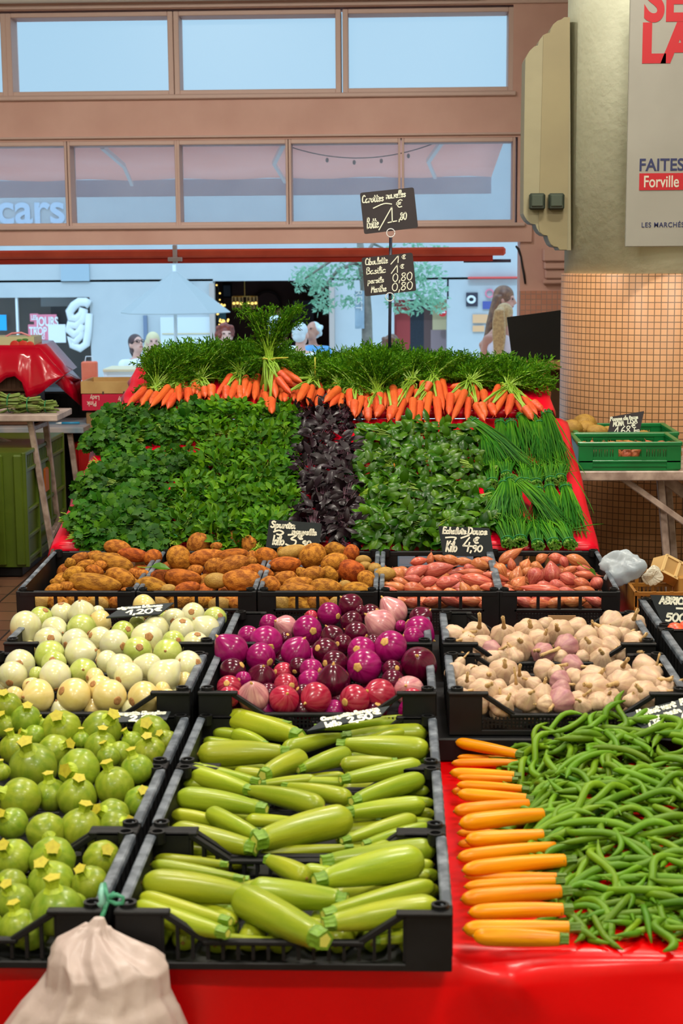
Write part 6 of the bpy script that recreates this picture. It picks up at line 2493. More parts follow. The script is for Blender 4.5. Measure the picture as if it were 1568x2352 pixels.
pot_a = [(700, 175, 115, 66, 5, 'b'), (850, 242, 130, 60, 8, 'o'), (1015, 262, 76, 72, 0, 'o'), (300, 312, 52, 48, 0, 'b'), (385, 270, 82, 50, -25, 'b'), (490, 256, 76, 46, -15, 'b'), (440, 322, 82, 42, -15, 'b'),
         (670, 312, 178, 78, 12, 'b'), (660, 258, 75, 38, 0, 'b'), (330, 402, 102, 62, -20, 'b'), (515, 376, 75, 50, 20, 'o'), (510, 482, 215, 85, 5, 'b'), (740, 436, 126, 76, 20, 'b'), (188, 472, 68, 38, -10, 'b'), (162, 532, 84, 44, -15, 'b'),
         (262, 512, 62, 44, 0, 'b'), (918, 412, 62, 46, 0, 'b'), (848, 392, 42, 38, 0, 'b'), (1000, 512, 166, 82, 20, 'b'), (1092, 442, 92, 72, 0, 'o'), (1232, 262, 112, 104, 70, 'b'), (1402, 150, 100, 96, 0, 'b'), (1452, 265, 132, 70, -8, 'b'),
         (1548, 166, 46, 36, 0, 'b'), (1268, 447, 156, 82, 5, 'o'), (1370, 372, 66, 48, 0, 'b'), (1300, 532, 118, 62, -12, 'o'), (1142, 540, 62, 46, 0, 'y'), (790, 547, 58, 30, 0, 'b'), (560, 330, 60, 44, 0, 'b')]
pot_b = [(215, 120, 108, 86, 0, 'b'), (345, 150, 66, 82, 0, 'b'), (65, 168, 52, 34, 0, 'b'), (45, 236, 92, 46, 0, 'b'), (195, 252, 142, 62, -12, 'o'), (190, 332, 142, 78, -25, 'b'), (40, 330, 80, 66, -35, 'b'), (55, 462, 66, 104, 90, 'y'),
         (262, 465, 176, 106, -5, 'b'), (495, 262, 96, 82, 0, 'o'), (370, 262, 52, 62, 0, 'b'), (365, 302, 44, 42, 0, 'b'), (440, 380, 122, 54, 20, 'o'), (520, 492, 97, 76, 25, 'b'), (650, 442, 102, 66, -15, 'b'), (655, 322, 136, 66, -5, 'o'),
         (712, 212, 124, 62, -10, 'y'), (888, 242, 116, 98, -35, 'b'), (1082, 200, 112, 70, 20, 'b'), (1072, 302, 122, 76, -15, 'b'), (1220, 222, 68, 76, 0, 'o'), (790, 387, 46, 42, 0, 'b'), (888, 412, 106, 66, -12, 'b'), (1022, 402, 90, 66, 30, 'b'),
         (762, 492, 132, 66, -10, 'b'), (745, 545, 150, 66, 5, 'b'), (1000, 522, 132, 82, 0, 'b'), (1320, 282, 66, 38, 0, 'y'), (1335, 332, 52, 38, 0, 'y'), (1422, 362, 62, 56, 0, 'y'), (1220, 382, 112, 94, 15, 'o'), (1352, 462, 92, 72, 65, 'b'),
         (1270, 545, 120, 72, 5, 'b'), (1168, 502, 62, 44, 0, 'y'), (1505, 412, 92, 62, -10, 'y'), (620, 210, 40, 40, 0, 'b'), (320, 390, 60, 50, 0, 'o')]
P = Pile(slope_z(.612), lim=.05, keep=.8)
its = []
for dat, ox in ((pot_a, 80), (pot_b, 480)):
    for (cu, cv, rx_, ry_, an, kd) in dat:
        s_ = .2679
        u, v = ox + cu * s_, 1210 + cv * s_
        c_, n_ = math.cos(R_(an)), math.sin(R_(an))
        e_ = max(0, rx_ - ry_) * s_
        sp = [(q * e_ * c_, q * e_ * n_, min(rx_, ry_) * s_ * .95) for q in ((-1, 0, 1) if e_ > 3 else (0,))]
        its.append((P.add(u, v, spheres=sp), (rx_ * s_, ry_ * s_, an, kd)))
P.settle()
labs = []
for i, (k, (rx_, ry_, an, kd)) in enumerate(its):
    m_ = px_size(k['p'])
    X = (Vector(CAM_RIGHT) * math.cos(R_(an)) - Vector(CAM_UP) * math.sin(R_(an))).normalized()
    Y = Vector(CAM_BACK)
    Z = X.cross(Y).normalized()
    M = Matrix((X, Y, Z)).transposed()
    o = link(POT[kd][i % len(POT[kd])], 'potato')
    o.location = k['p']
    o.rotation_mode = 'QUATERNION'
    o.rotation_quaternion = M.to_quaternion() @ Quaternion((1, 0, 0), r.choice((0, math.pi)) + r.uniform(-.3, .3)) 
    a_, b_ = rx_ * m_, ry_ * m_
    o.scale = (a_, min(a_, b_) * 1.0, b_)
    tag(o, None, 'potato', 'potatoes in the deep crates')
    labs.append(dict(u=k['u'], v=k['v'], o=o, look=('large ' if max(a_, b_) > .058 else 'small ' if max(a_, b_) < .026 else '') + {'b': 'brown', 'o': 'orange brown', 'y': 'yellowish'}[kd]))
label_rows(labs, 6, '{look} potato, {place} in {row} of the potato heap')
for i in range(17):
    x = -1.19 + i * .0665
    s_ = r.uniform(.026, .036)
    o = link(POT['by'[i % 3 == 0]][i % 3], 'potato')
    o.location = (x, 5.155 + r.uniform(0, .012), .572 + r.uniform(-.004, .004))
    o.scale = (s_ * 1.25, s_ * .9, s_ * .85)
    o.rotation_euler = (r.uniform(-.3, .3), r.uniform(-.4, .4), r.uniform(-.5, .5))
    tag(o, 'potato behind the front openings of the deep crates', 'potato', 'potatoes behind the crate openings')
for j in range(4):
    for i in range(14):
        s_ = r.uniform(.034, .044)
        o = link(POT['bo'[j % 2]][i % 4], 'potato')
        o.location = (-1.17 + i * .084, 5.23 + j * .125 + r.uniform(-.02, .02), .555 + j * .008)
        o.scale = (s_ * 1.3, s_, s_)
        o.rotation_euler = (r.uniform(-.3, .3), r.uniform(-.4, .4), r.uniform(0, 3))
        tag(o, 'potato low in the heap, mostly covered by other potatoes', 'potato', 'covered potatoes')

sh = [(270, 222, 98, 46, -25, 'm', 1), (400, 212, 112, 50, -12, 'm', 1), (150, 250, 62, 52, 50, 'c', 1), (282, 160, 62, 32, -10, 'c', 1), (345, 140, 44, 26, -80, 'c', 1), (400, 140, 52, 28, 20, 'c', -1), (490, 156, 78, 32, 15, 'c', 1),
      (660, 186, 68, 46, 15, 'c', 1), (710, 166, 72, 36, 10, 'c', 1), (560, 160, 62, 28, 0, 'c', 1), (595, 232, 100, 30, 5, 'c', -1), (785, 226, 62, 50, 55, 'c', 1), (850, 122, 98, 42, -30, 'c', 1), (760, 262, 98, 32, 15, 'c', 1),
      (880, 242, 68, 48, -70, 'c', 1), (665, 286, 132, 46, 12, 'c', 1), (460, 290, 82, 46, -8, 'm', 1), (345, 282, 62, 38, -10, 'm', 1), (255, 330, 78, 42, 8, 'c', 1), (110, 315, 92, 32, 10, 'c', -1), (90, 340, 72, 28, 25, 'c', -1),
      (560, 330, 58, 42, 60, 'c', -1), (632, 342, 42, 32, 40, 'c', 1), (475, 352, 52, 28, 0, 'c', 1), (850, 176, 46, 30, 80, 'c', -1), (898, 300, 66, 50, -50, 'c', 1), (992, 260, 66, 55, -60, 'm', -1), (1100, 222, 78, 66, 82, 'm', -1),
      (1140, 140, 62, 36, 5, 'c', 1), (1042, 140, 48, 32, -30, 'c', 1), (940, 182, 48, 42, -70, 'c', 1), (1010, 192, 44, 32, 20, 'c', 1), (1272, 166, 92, 42, 25, 'c', 1), (1222, 212, 62, 28, -20, 'c', 1), (1312, 216, 62, 32, 15, 'm', 1),
      (1330, 246, 92, 28, 5, 'c', 1), (1215, 276, 72, 46, 25, 'm', 1), (1140, 306, 58, 36, 10, 'm', 1), (1030, 338, 150, 42, 8, 'c', -1), (1300, 302, 68, 42, 20, 'c', 1), (1382, 302, 48, 46, 60, 'm', 1), (1300, 346, 82, 36, 12, 'c', -1),
      (1210, 346, 72, 28, 10, 'm', 1), (840, 346, 58, 24, 15, 'c', 1), (830, 322, 36, 24, 0, 'c', 1), (700, 320, 60, 30, 0, 'c', -1), (590, 200, 40, 28, 0, 'm', 1), (230, 270, 60, 30, 10, 'm', -1), (345, 340, 40, 24, 0, 'c', 1),
      (950, 220, 44, 30, -40, 'c', 1), (1180, 170, 46, 30, 60, 'm', 1), (170, 290, 60, 30, 20, 'c', 1), (1060, 310, 60, 30, 0, 'm', 1)]
P = Pile(slope_z(.600), lim=.05, keep=.8)
its = []
for (cu, cv, rx_, ry_, an, kd, tp_) in sh:
    s_ = .3699
    u, v = 860 + cu * s_, 1230 + cv * s_
    e_ = max(0, rx_ - ry_) * s_
    c_, n_ = math.cos(R_(an)), math.sin(R_(an))
    sp = [(q * e_ * c_, q * e_ * n_, ry_ * s_ * .9) for q in (-.7, 0, .6)]
    its.append((P.add(u, v, spheres=sp), (rx_ * s_, ry_ * s_, an, kd, tp_)))
P.settle()
labs = []
ZX = Matrix.Rotation(math.pi / 2, 3, 'Y')
for i, (k, (rx_, ry_, an, kd, tp_)) in enumerate(its):
    m_ = px_size(k['p'])
    X = (Vector(CAM_RIGHT) * math.cos(R_(an)) - Vector(CAM_UP) * math.sin(R_(an))).normalized() * tp_
    X = (X + Vector(CAM_BACK) * r.uniform(-.25, .25)).normalized()
    q = X.to_track_quat('Z', 'Y') @ Quaternion((0, 0, 1), r.uniform(0, 6.28))
    o = spawn('shallot', SHAL[kd][i % len(SHAL[kd])], ['dry_tip', 'roots'], k['p'], q, (ry_ * m_ * 1.02, ry_ * m_ * 1.02, rx_ * m_))
    tag(o, None, 'shallot', 'shallots in the deep crates')
    labs.append(dict(u=k['u'], v=k['v'], o=o, look=('long ' if rx_ * m_ > .05 else 'small ' if rx_ * m_ < .025 else '') + ('pink' if kd == 'm' else 'copper')))
label_rows(labs, 5, '{look} shallot, {place} in {row} of the shallot heap')
for i in range(12):
    x = .0 + i * .058
    q = Vector((r.choice((-1, 1)), r.uniform(-.3, .3), r.uniform(-.4, .4))).to_track_quat('Z', 'Y')
    s_ = r.uniform(.019, .025)
    o = spawn('shallot', SHAL['cm'[i % 4 == 3]][i % 2], ['dry_tip', 'roots'], (x, 5.15 + r.uniform(0, .012), .575 + r.uniform(-.008, .008)), q, (s_, s_, s_ * 1.9))
    tag(o, 'shallot behind the front openings of the deep crates', 'shallot', 'shallots behind the crate openings')
for j in range(5):
    for i in range(10):
        q = Vector((r.choice((-1, 1)), r.uniform(-.8, .8), r.uniform(-.3, .3))).to_track_quat('Z', 'Y')
        s_ = r.uniform(.024, .03)
        o = spawn('shallot', SHAL['cm'[i % 4 == 3]][(i + j) % 2], ['dry_tip', 'roots'], (.0 + i * .07, 5.21 + j * .095, .565 + j * .006), q, (s_, s_, s_ * 1.9))
        tag(o, 'shallot low in the heap, mostly covered by other shallots', 'shallot', 'covered shallots')

# apricots, potatoes and shallots at the right
M_apr = mat('apricot_skin', (234, 66, 50), (240, 110, 56), scale=1.5, rough=.35, coat=.1, sss=.1, rv=.05)
def apr_mesh():
    mb = MB().ball((0, 0, 0), 1, 24, 16)
    mb.v = [(p[0] * (1 - .07 * math.exp(-((p[1] / .16) ** 2)) * (p[0] > 0) * abs(p[0])), p[1], p[2] * .95) for p in mb.v]
    return mb.mesh('apricot_body', M_apr, True)
APR = apr_mesh()
ra = []
for (u, v) in ((1552, 1452), (1578, 1448), (1588, 1570)):
    p = V(atZ(u, v, .605)) if v < 1500 else V(atZ(1602, 1572, .60))
    o = link(APR, 'apricot')
    o.location, o.scale = p, (.031, .031, .029)
    o.rotation_euler = (r.uniform(0, 3), r.uniform(0, 3), r.uniform(0, 3))
    tag(o, ('nearer red apricot in the front apricot crate' if v > 1500 else ('red apricot just under the apricot sign' if u == 1552 else 'red apricot further right in the rear apricot crate')), 'apricot', 'apricots')
gp = [(1312, 982, 24, 18, 'y'), (1342, 986, 26, 18, 'y'), (1341, 976, 30, 26, 'y'), (1372, 990, 26, 14, 'y'), (1402, 992, 22, 12, 'y'), (1425, 996, 24, 10, 'y'), (1300, 1000, 14, 9, 'y'), (1322, 1002, 16, 8, 'y'), (1385, 1001, 16, 8, 'y'), (1452, 1000, 18, 8, 'y'), (1478, 998, 14, 9, 'y')]
labs = []
for i, (u, v, a_, b_, kd) in enumerate(gp):
    p = V(atY(u, v, 7.12 + .06 * (i % 3)))
    m_ = px_size(p)
    o = link(POT['y'][i % 3], 'potato')
    o.location, o.scale = p, (a_ * m_, b_ * m_ * 1.1, b_ * m_)
    o.rotation_euler = (0, r.uniform(-.2, .2), r.uniform(-.3, .3))
    tag(o, None, 'potato', 'potatoes in the rear green crate')
    labs.append(dict(u=u, v=v, o=o, look='large' if a_ > 25 else 'plain'))
label_rows(labs, 2, '{look} yellow potato, {place} in {row} of the rear green crate')
for i in range(12):
    o = link(POT['y'][i % 3], 'potato')
    o.location, o.scale = (.82 + (i % 6) * .068, 7.09 + .11 * (i // 6), RZ + .055), (.04, .034, .032)
    tag(o, 'potato low in the rear green crate under the others', 'potato', 'covered potatoes in the rear green crate')
labs = []
for i in range(20):
    x = rx0 + .04 + (i % 10) * .041
    y = 6.665 + .16 * (i // 10)
    q = Vector((r.uniform(-1, 1), r.uniform(-.3, 1), r.uniform(.2, 1))).to_track_quat('Z', 'Y')
    s_ = r.uniform(.021, .026)
    o = spawn('shallot', SHAL['c'][i % 4], ['dry_tip', 'roots'], (x, y, RZ + .070 + .012 * (i // 10)), q, (s_, s_, s_ * 1.35))
    tag(o, None, 'shallot', 'shallots in the front green crate')
    labs.append(dict(u=x, v=-y, o=o, look='copper'))
label_rows(labs, 2, '{look} shallot, {place} in {row} of the front green crate')
# ------------------------------------------------------------------ herb leaves
M_pars = mat('parsley_leaf', (52, 106, 12), (30, 74, 6), scale=9, rough=.5, spec=.15, trans=.2, rv=.16, isl=.35)
M_pstem = mat('parsley_stem', (136, 168, 44), (110, 146, 34), scale=9, rough=.5, rv=.1)
M_mint = mat('mint_leaf', (72, 128, 8), (42, 92, 4), scale=7, rough=.5, spec=.15, trans=.22, rv=.16, isl=.42)
M_basil = mat('basil_leaf', (60, 110, 7), (36, 80, 3), scale=6, rough=.36, spec=.3, coat=.05, trans=.15, rv=.16, isl=.35)
M_pbas = mat('purple_basil_leaf', (16, 6, 13), (27, 10, 20), scale=7, rough=.4, spec=.25, coat=.05, rv=.12, isl=.3)
M_pbstem = mat('purple_stem', (74, 40, 56), rough=.5)
M_chive = mat('chive_blade', (38, 100, 24), (58, 124, 18), scale=7, rough=.45, spec=.2, trans=.12, rv=.14, isl=.4)
M_chcut = mat('chive_cut_ends', (110, 160, 50), (60, 90, 30), scale=30, rough=.6)
M_band = mat('green_band', (20, 120, 70), rough=.5)
M_oband = mat('orange_band', (226, 130, 20), rough=.5)


def leaf_flat(mb, c, d, nrm, L, W, cup=.15, bend=.2, serr=False):
    """a pointed oval leaf folded along its midrib, tip bending down"""
    d = d.normalized()
    s = d.cross(nrm).normalized()
    n = s.cross(d).normalized()
    K = 4
    ws = (0.0, .72, 1.0, .72, 0.0)
    vs = []
    for i in range(K + 1):
        t = i / K
        p = c + d * L * t - n * (bend * L * t * t)
        w_ = W * ws[i] * .5
        vs += [p - s * w_ + n * cup * w_, p - n * cup * w_ * .5, p + s * w_ + n * cup * w_]
    fs = []
    for i in range(K):
        a = i * 3
        fs += [(a, a + 1, a + 4, a + 3), (a + 1, a + 2, a + 5, a + 4)]
    mb.add(vs, fs)


_PL = []
for k, (a0, L) in enumerate(((0, 1.0), (58, .82), (-58, .82))):
    a0 = R_(a0)
    pts = [(0, 0), (.30, .20), (.52, .46), (.62, .30), (.78, .36), (.84, .16), (1.0, .0), (.84, -.16), (.78, -.36), (.62, -.30), (.52, -.46), (.30, -.20)]
    _PL.append([((x * L + .12) * math.cos(a0) - y * L * math.sin(a0), (x * L + .12) * math.sin(a0) + y * L * math.cos(a0)) for x, y in pts])


def leaf_parsley(mb, c, d, nrm, L, r):
    d = d.normalized()
    s = d.cross(nrm).normalized()
    n = s.cross(d).normalized()
    for k, pl in enumerate(_PL):
        tw = r.uniform(-.25, .25)
        mid = (sum(p[0] for p in pl) / 12, sum(p[1] for p in pl) / 12)
        def P(x, y):
            q = math.hypot(x, y)
            return c + (d * x + s * y) * L - n * L * (.35 * q * q) + n * L * tw * (abs(y - mid[1]) if k == 0 else abs(x - mid[0])) * 1.0
        vs = [P(*mid)] + [P(x, y) for x, y in pl]
        mb.add(vs, [(0, 1 + i, 1 + (i + 1) % 12) for i in range(12)])


BN = 0
BPT = (0, P1a[0], P1a[1])
NB = np.array(N1)


def on_board(u, v, h=0.0):
    return Vector(at_plane(u, v, np.array(BPT) + NB * h, NB))


def bunch(kind, u, v, ang, wpx, hpx, label, seed, count, layer=.04, stems=True, L=.05, group=None, cat=None, spread=1.0):
    """a tied bunch lying on the board: foliage centred at pixel (u, v), stalks leaving in picture direction ang (degrees, 0 right, 90 down)"""
    r = random.Random(seed)
    c = on_board(u, v, layer)
    k = px_size(c)
    rx, ry = wpx * k / 2 * .93, hpx * k / 2 / .42 * .9
    e = empty({'parsley': 'parsley_bunch', 'mint': 'mint_bunch', 'basil': 'basil_bunch', 'purple': 'purple_basil_bunch'}[kind], c)
    sd = (Vector((1, 0, 0)) * math.cos(R_(ang)) - A1 * math.sin(R_(ang))).normalized()   # stalk direction along the board
    X, Y, Nn = Vector((1, 0, 0)), A1, N1
    lm = MB()
    for i in range(count):
        a, q = r.uniform(0, 2 * math.pi), math.sqrt(r.random())
        x, y = math.cos(a) * q * rx, math.sin(a) * q * ry
        h = (layer * 1.3 + .014) * math.sqrt(max(0, 1 - q * q * .95)) * r.uniform(.1, 1.12) - layer * .55
        p = X * x + Y * y + Nn * h
        out = (X * x / max(rx, .01) + Y * y / max(ry, .01))
        if kind == 'parsley':
            d = (-sd * .7 + out * .9 + Vector((r.gauss(0, .5), r.gauss(0, .5), r.gauss(0, .3)))).normalized()
            n = (Nn + Vector((r.gauss(0, .5), r.gauss(-.35, .5), r.gauss(0, .4)))).normalized()
            leaf_parsley(lm, p, d, n, L * r.uniform(.6, 1.15), r)
        elif kind == 'mint':
            d = (-sd * .5 + out * .6 + Vector((r.gauss(0, .6), r.gauss(-.2, .5), r.gauss(.15, .55)))).normalized()
            n = (Nn + Vector((r.gauss(0, .6), r.gauss(-.3, .5), r.gauss(0, .4)))).normalized()
            leaf_flat(lm, p, d, n, L * r.uniform(.6, 1.2), L * r.uniform(.42, .58), .25, r.uniform(0, .5))
        elif kind == 'basil':
            d = (-sd * .4 + out * .5 + Vector((r.gauss(0, .6), r.gauss(-.3, .5), r.gauss(0, .4)))).normalized()
            n = (Nn + Vector((r.gauss(0, .45), r.gauss(-.35, .45), r.gauss(0, .35)))).normalized()
            leaf_flat(lm, p, d, n, L * r.uniform(.6, 1.15), L * r.uniform(.54, .68), r.uniform(-.6, -.25), r.uniform(.2, .7))
        else:
            d = (-sd * .3 + out * .5 + Vector((r.gauss(0, .6), r.gauss(-.3, .5), r.gauss(0, .4)))).normalized()
            n = (Nn + Vector((r.gauss(0, .45), r.gauss(-.35, .45), r.gauss(0, .35)))).normalized()
            leaf_flat(lm, p, d, n, L * r.uniform(.6, 1.15), L * r.uniform(.40, .55), r.uniform(-.4, .3), r.uniform(.1, .7))
    ml, ms = {'parsley': (M_pars, M_pstem), 'mint': (M_mint, M_pstem), 'basil': (M_basil, M_pstem), 'purple': (M_pbas, M_pbstem)}[kind]
    lm.build('leaves', ml, e, True)
    sm = MB()
    side = sd.cross(Nn)
    Rm = abs(sd.dot(X)) * rx + abs(sd.dot(Y)) * ry
    tie = sd * (Rm * .72) + Nn * (-layer * .2)
    ext = .05 if stems else .015
    for i in range(26):
        o1 = side * r.gauss(0, .007) + Nn * r.gauss(0, .006)
        o2 = side * r.gauss(0, .018) + Nn * r.gauss(.002, .007)
        f = -sd * r.uniform(.05, .5) * Rm + side * r.gauss(0, .03) + Nn * r.uniform(0, layer * .7)
        sm.tube([f, (f + tie) / 2 + Nn * .006, tie + o1, tie + sd * (ext + r.uniform(-.01, .012)) + o2], [.0014, .0017, .0018, .0018], 5)
    sm.build('stems', ms, e)
    MB().tube([tie + (side * math.cos(a) * .017 + Nn * math.sin(a) * .013) for a in [i * math.pi / 6 for i in range(13)]], .0022, 6).build('tie_band', M_oband if kind in ('basil',) else M_band, e, True)
    tag(e, label, cat or 'herb bunch', group)
    return e


def herd(kind, data, count, L, name, group, nrows, stemv=True):
    labs = []
    for i, (u, v, ang, w_, h_, lay) in enumerate(data):
        e = bunch(kind, u, v, ang, w_, h_, None, 100 + i * 7 + len(kind), int(count * w_ * h_ / 9000), lay, True, L, group)
        labs.append(dict(u=u, v=v, o=e, look=name))
    label_rows(labs, nrows, '{look}, {place} in {row} of all ' + group)


herd('parsley', [(300, 955, 5, 170, 60, .035), (440, 950, 0, 140, 60, .035), (255, 1005, 0, 130, 60, .045), (370, 985, 8, 160, 60, .03), (290, 1065, 185, 150, 75, .045), (395, 1062, 4, 130, 60, .04),
                 (245, 1110, 20, 150, 75, .05), (330, 1150, 10, 140, 80, .05), (220, 1185, 175, 130, 70, .05), (300, 1205, 170, 140, 80, .045), (230, 1226, 180, 110, 50, .04), (345, 1225, 160, 90, 56, .04)],
     230, .040, 'flat leaf parsley bunch', 'parsley bunches', 4)
herd('mint', [(520, 950, 0, 150, 60, .04), (630, 952, 0, 130, 60, .04), (470, 990, 10, 120, 60, .03), (590, 1010, 90, 130, 90, .05), (655, 1000, 80, 80, 90, .045), (500, 1060, 60, 130, 90, .05), (600, 1085, 90, 140, 90, .055),
              (450, 1130, 120, 110, 80, .045), (540, 1145, 90, 140, 90, .055), (635, 1150, 80, 110, 100, .05), (430, 1200, 110, 100, 80, .04), (510, 1215, 90, 130, 80, .05), (600, 1215, 90, 120, 80, .045), (655, 1080, 90, 60, 90, .04), (640, 1210, 90, 80, 80, .04)],
     430, .040, 'bright green mint bunch', 'mint bunches', 4)
herd('purple', [(725, 955, 60, 110, 70, .04), (785, 950, 90, 80, 70, .035), (735, 1010, 100, 130, 90, .05), (715, 1075, 90, 120, 90, .05), (785, 1055, 80, 90, 100, .05), (740, 1130, 90, 130, 90, .05), (720, 1195, 90, 120, 80, .045), (785, 1205, 90, 90, 80, .045), (790, 1140, 90, 80, 90, .045)],
     115, .058, 'dark purple basil bunch', 'purple basil bunches', 4)
herd('basil', [(880, 1000, 10, 120, 60, .04), (960, 995, 5, 130, 60, .04), (1055, 1005, 0, 110, 66, .04), (870, 1060, 15, 110, 80, .045), (960, 1060, 170, 140, 80, .05), (1060, 1070, 10, 110, 80, .045), (870, 1130, 170, 110, 80, .045), (955, 1130, 5, 140, 80, .05),
               (1055, 1140, 0, 120, 80, .045), (865, 1205, 20, 100, 80, .045), (945, 1205, 10, 130, 80, .05), (1035, 1210, 160, 130, 80, .05), (1085, 1180, 0, 80, 80, .04)],
     135, .058, 'glossy green basil bunch', 'green basil bunches', 4)

# ------------------------------------------------------------------ chives
def chive(u0, v0, u1, v1, wpx, lay, seed, cut=False, n=90):
    """tied end at (u0, v0), free tips towards (u1, v1); cut: the cut ends face the viewer"""
    r = random.Random(seed)
    a, b = on_board(u0, v0, lay), on_board(u1, v1, lay * .5)
    d = (b - a)
    Ln = d.length
    d.normalize()
    s = d.cross(N1).normalized()
    k = px_size(a)
    W = wpx * k / 2
    e = empty('chive_bunch', a)
    mb = MB()
    for i in range(n):
        q = math.sqrt(r.random())
        an = r.uniform(0, 6.28)
        x0, h0 = math.cos(an) * q * W * .62, math.sin(an) * q * W * .5
        sp = r.uniform(.8, 2.1)
        l2 = Ln * r.uniform(.72, 1.12)
        p0 = -d * .028 * r.uniform(.7, 1.15) + s * x0 * 1.25 + N1 * h0 * 1.2
        p1 = s * x0 + N1 * h0
        p2 = d * l2 * .5 + s * (x0 * sp + r.gauss(0, .006)) + N1 * (h0 * 1.2 + .006)
        p3 = d * l2 + s * (x0 * sp * 1.6 + r.gauss(0, .016)) + N1 * (h0 * .8 - lay * .35 * r.random())
        mb.tube([p0, p1, p1.lerp(p2, .5) + N1 * .003, p2, p3], [.0029, .0029, .0029, .0026, .0008], 5)
    mb.build('blades', M_chive, e)
    if cut:
        cm = MB()
        for i in range(46):
            q = math.sqrt(r.random())
            an = r.uniform(0, 6.28)
            c = -d * .031 + s * math.cos(an) * q * W * .8 + N1 * math.sin(an) * q * W * .62
            cm.tube([c, c + d * .012], .0032, 6)
        cm.build('cut_ends', M_chcut, e)
    MB().tube([(s * math.cos(t) * W * .74 + N1 * math.sin(t) * W * .64) for t in [i * math.pi / 8 for i in range(17)]], .0018, 6).build('tie_band', M_band, e, True)
    tag(e, None, 'chives', 'chive bunches')
    return e


cd = [(1148, 975, 1152, 1062, 34, .03, 0), (1174, 975, 1188, 1060, 34, .03, 0), (1200, 960, 1232, 1052, 36, .035, 0), (1222, 962, 1256, 1055, 32, .035, 0), (1112, 1000, 1136, 1082, 34, .04, 0), (1112, 990, 1172, 1068, 36, .055, 0),
      (1238, 975, 1262, 1062, 32, .04, 0), (1256, 955, 1290, 1072, 36, .055, 0), (1090, 970, 1215, 1066, 30, .075, 0),
      (1130, 1108, 1122, 1050, 38, .035, 1), (1163, 1090, 1160, 1050, 34, .04, 1), (1208, 1108, 1200, 1055, 36, .03, 1), (1232, 1108, 1230, 1056, 34, .035, 1), (1265, 1104, 1262, 1058, 38, .04, 1), (1287, 1098, 1282, 1052, 36, .04, 1),
      (1125, 1132, 1146, 1200, 34, .03, 0), (1262, 1122, 1276, 1190, 34, .04, 0), (1235, 1128, 1250, 1196, 34, .03, 0), (1299, 1124, 1318, 1218, 40, .05, 0), (1158, 1114, 1136, 1196, 36, .055, 0), (1172, 1106, 1182, 1196, 36, .065, 0), (1194, 1108, 1300, 1208, 38, .075, 0),
      (1164, 1242, 1140, 1176, 40, .04, 1), (1194, 1240, 1182, 1176, 44, .045, 1), (1234, 1248, 1220, 1186, 38, .035, 1), (1270, 1246, 1240, 1186, 40, .04, 1), (1306, 1246, 1272, 1188, 42, .045, 1)]
labs = []
for i, (u0, v0, u1, v1, w_, lay, c_) in enumerate(cd):
    e = chive(u0, v0, u1, v1, w_, lay, 300 + i, bool(c_), 84 if not c_ else 66)
    labs.append(dict(u=(u0 + u1) / 2, v=(v0 + v1) / 2, o=e, look='chive bunch with cut ends towards us' if c_ else 'chive bunch with hanging tips'))
label_rows(labs, 5, '{look}, {place} in {row} of the chives')
labs = []
for i, ((ua, va), (ub, vb), (uc, vc), h_) in enumerate([((1190, 1106), (1270, 1086), (1330, 1081), .10), ((1282, 1010), (1322, 1056), (1345, 1090), .11), ((1310, 1084), (1340, 1125), (1364, 1180), .10), ((1318, 1214), (1345, 1206), (1386, 1203), .03), ((1300, 1222), (1330, 1214), (1360, 1222), .02)]):
    P_ = [on_board(ua, va, h_), on_board(ub, vb, h_ + .01), on_board(uc, vc, h_)]
    pts_ = [P_[0].lerp(P_[1], t / 4) * (1 - t / 8) + P_[1].lerp(P_[2], t / 4) * (t / 8) for t in range(5)] + [P_[2]]
    o = MB().tube(pts_, [.0018] * 5 + [.0006], 5).build('loose_chive', M_chive)
    tag(o, ORD[i] + ' loose chive blade from the top, straying over the red cloth edge', 'chive', 'loose chive blades')

# ------------------------------------------------------------------ carrots
M_frond = mat('carrot_frond', (84, 142, 22), (52, 106, 12), scale=6, rough=.5, spec=.15, trans=.22, rv=.14, isl=.45)
M_cstalk = mat('carrot_stalk', (142, 178, 50), (118, 156, 40), scale=6, rough=.45)
M_raffia = mat('raffia_tie', (196, 190, 70), (170, 166, 50), scale=9, rough=.6)


def carrot_mesh(seed):
    """along +Z: crown at 0, tip at 1, radius 1 at the shoulder"""
    r = random.Random(seed)
    K, n = 24, 14
    bx_, by__ = r.uniform(-.05, .05), r.uniform(-.05, .05)
    mb = MB()
    vs = []
    for i in range(K + 1):
        t = i / K
        rr = (math.sin(min(1, t / .07) * math.pi / 2) * .75 + .25) * (1 - .30 * t) * (1 - max(0, (t - .72) / .28) ** 1.6 * .93)
        rr *= 1 + .03 * math.sin(t * 60 + seed) + .02 * math.sin(t * 23 + seed * 2)
        if i == 0:
            rr = .35
        for j in range(n):
            a = 2 * math.pi * j / n
            vs.append((rr * math.cos(a) + bx_ * 20 * t * t * .3, rr * math.sin(a) + by__ * 20 * t * t * .3, t))
    fs = [(i * n + j, i * n + (j + 1) % n, (i + 1) * n + (j + 1) % n, (i + 1) * n + j) for i in range(K) for j in range(n)]
    fs.append(tuple(range(n))[::-1])
    fs.append(tuple(K * n + j for j in range(n)))
    mb.add(vs, fs)
    e = vs[-1]
    mb.tube([(e[0], e[1], .99), (e[0] + r.uniform(-.2, .2), e[1], 1.08), (e[0] + r.uniform(-.4, .4), e[1], 1.14)], [.06, .03, .01], 5)
    return mb.mesh('carrot_root', M_car, True)


CAR = [carrot_mesh(s) for s in range(1, 7)]


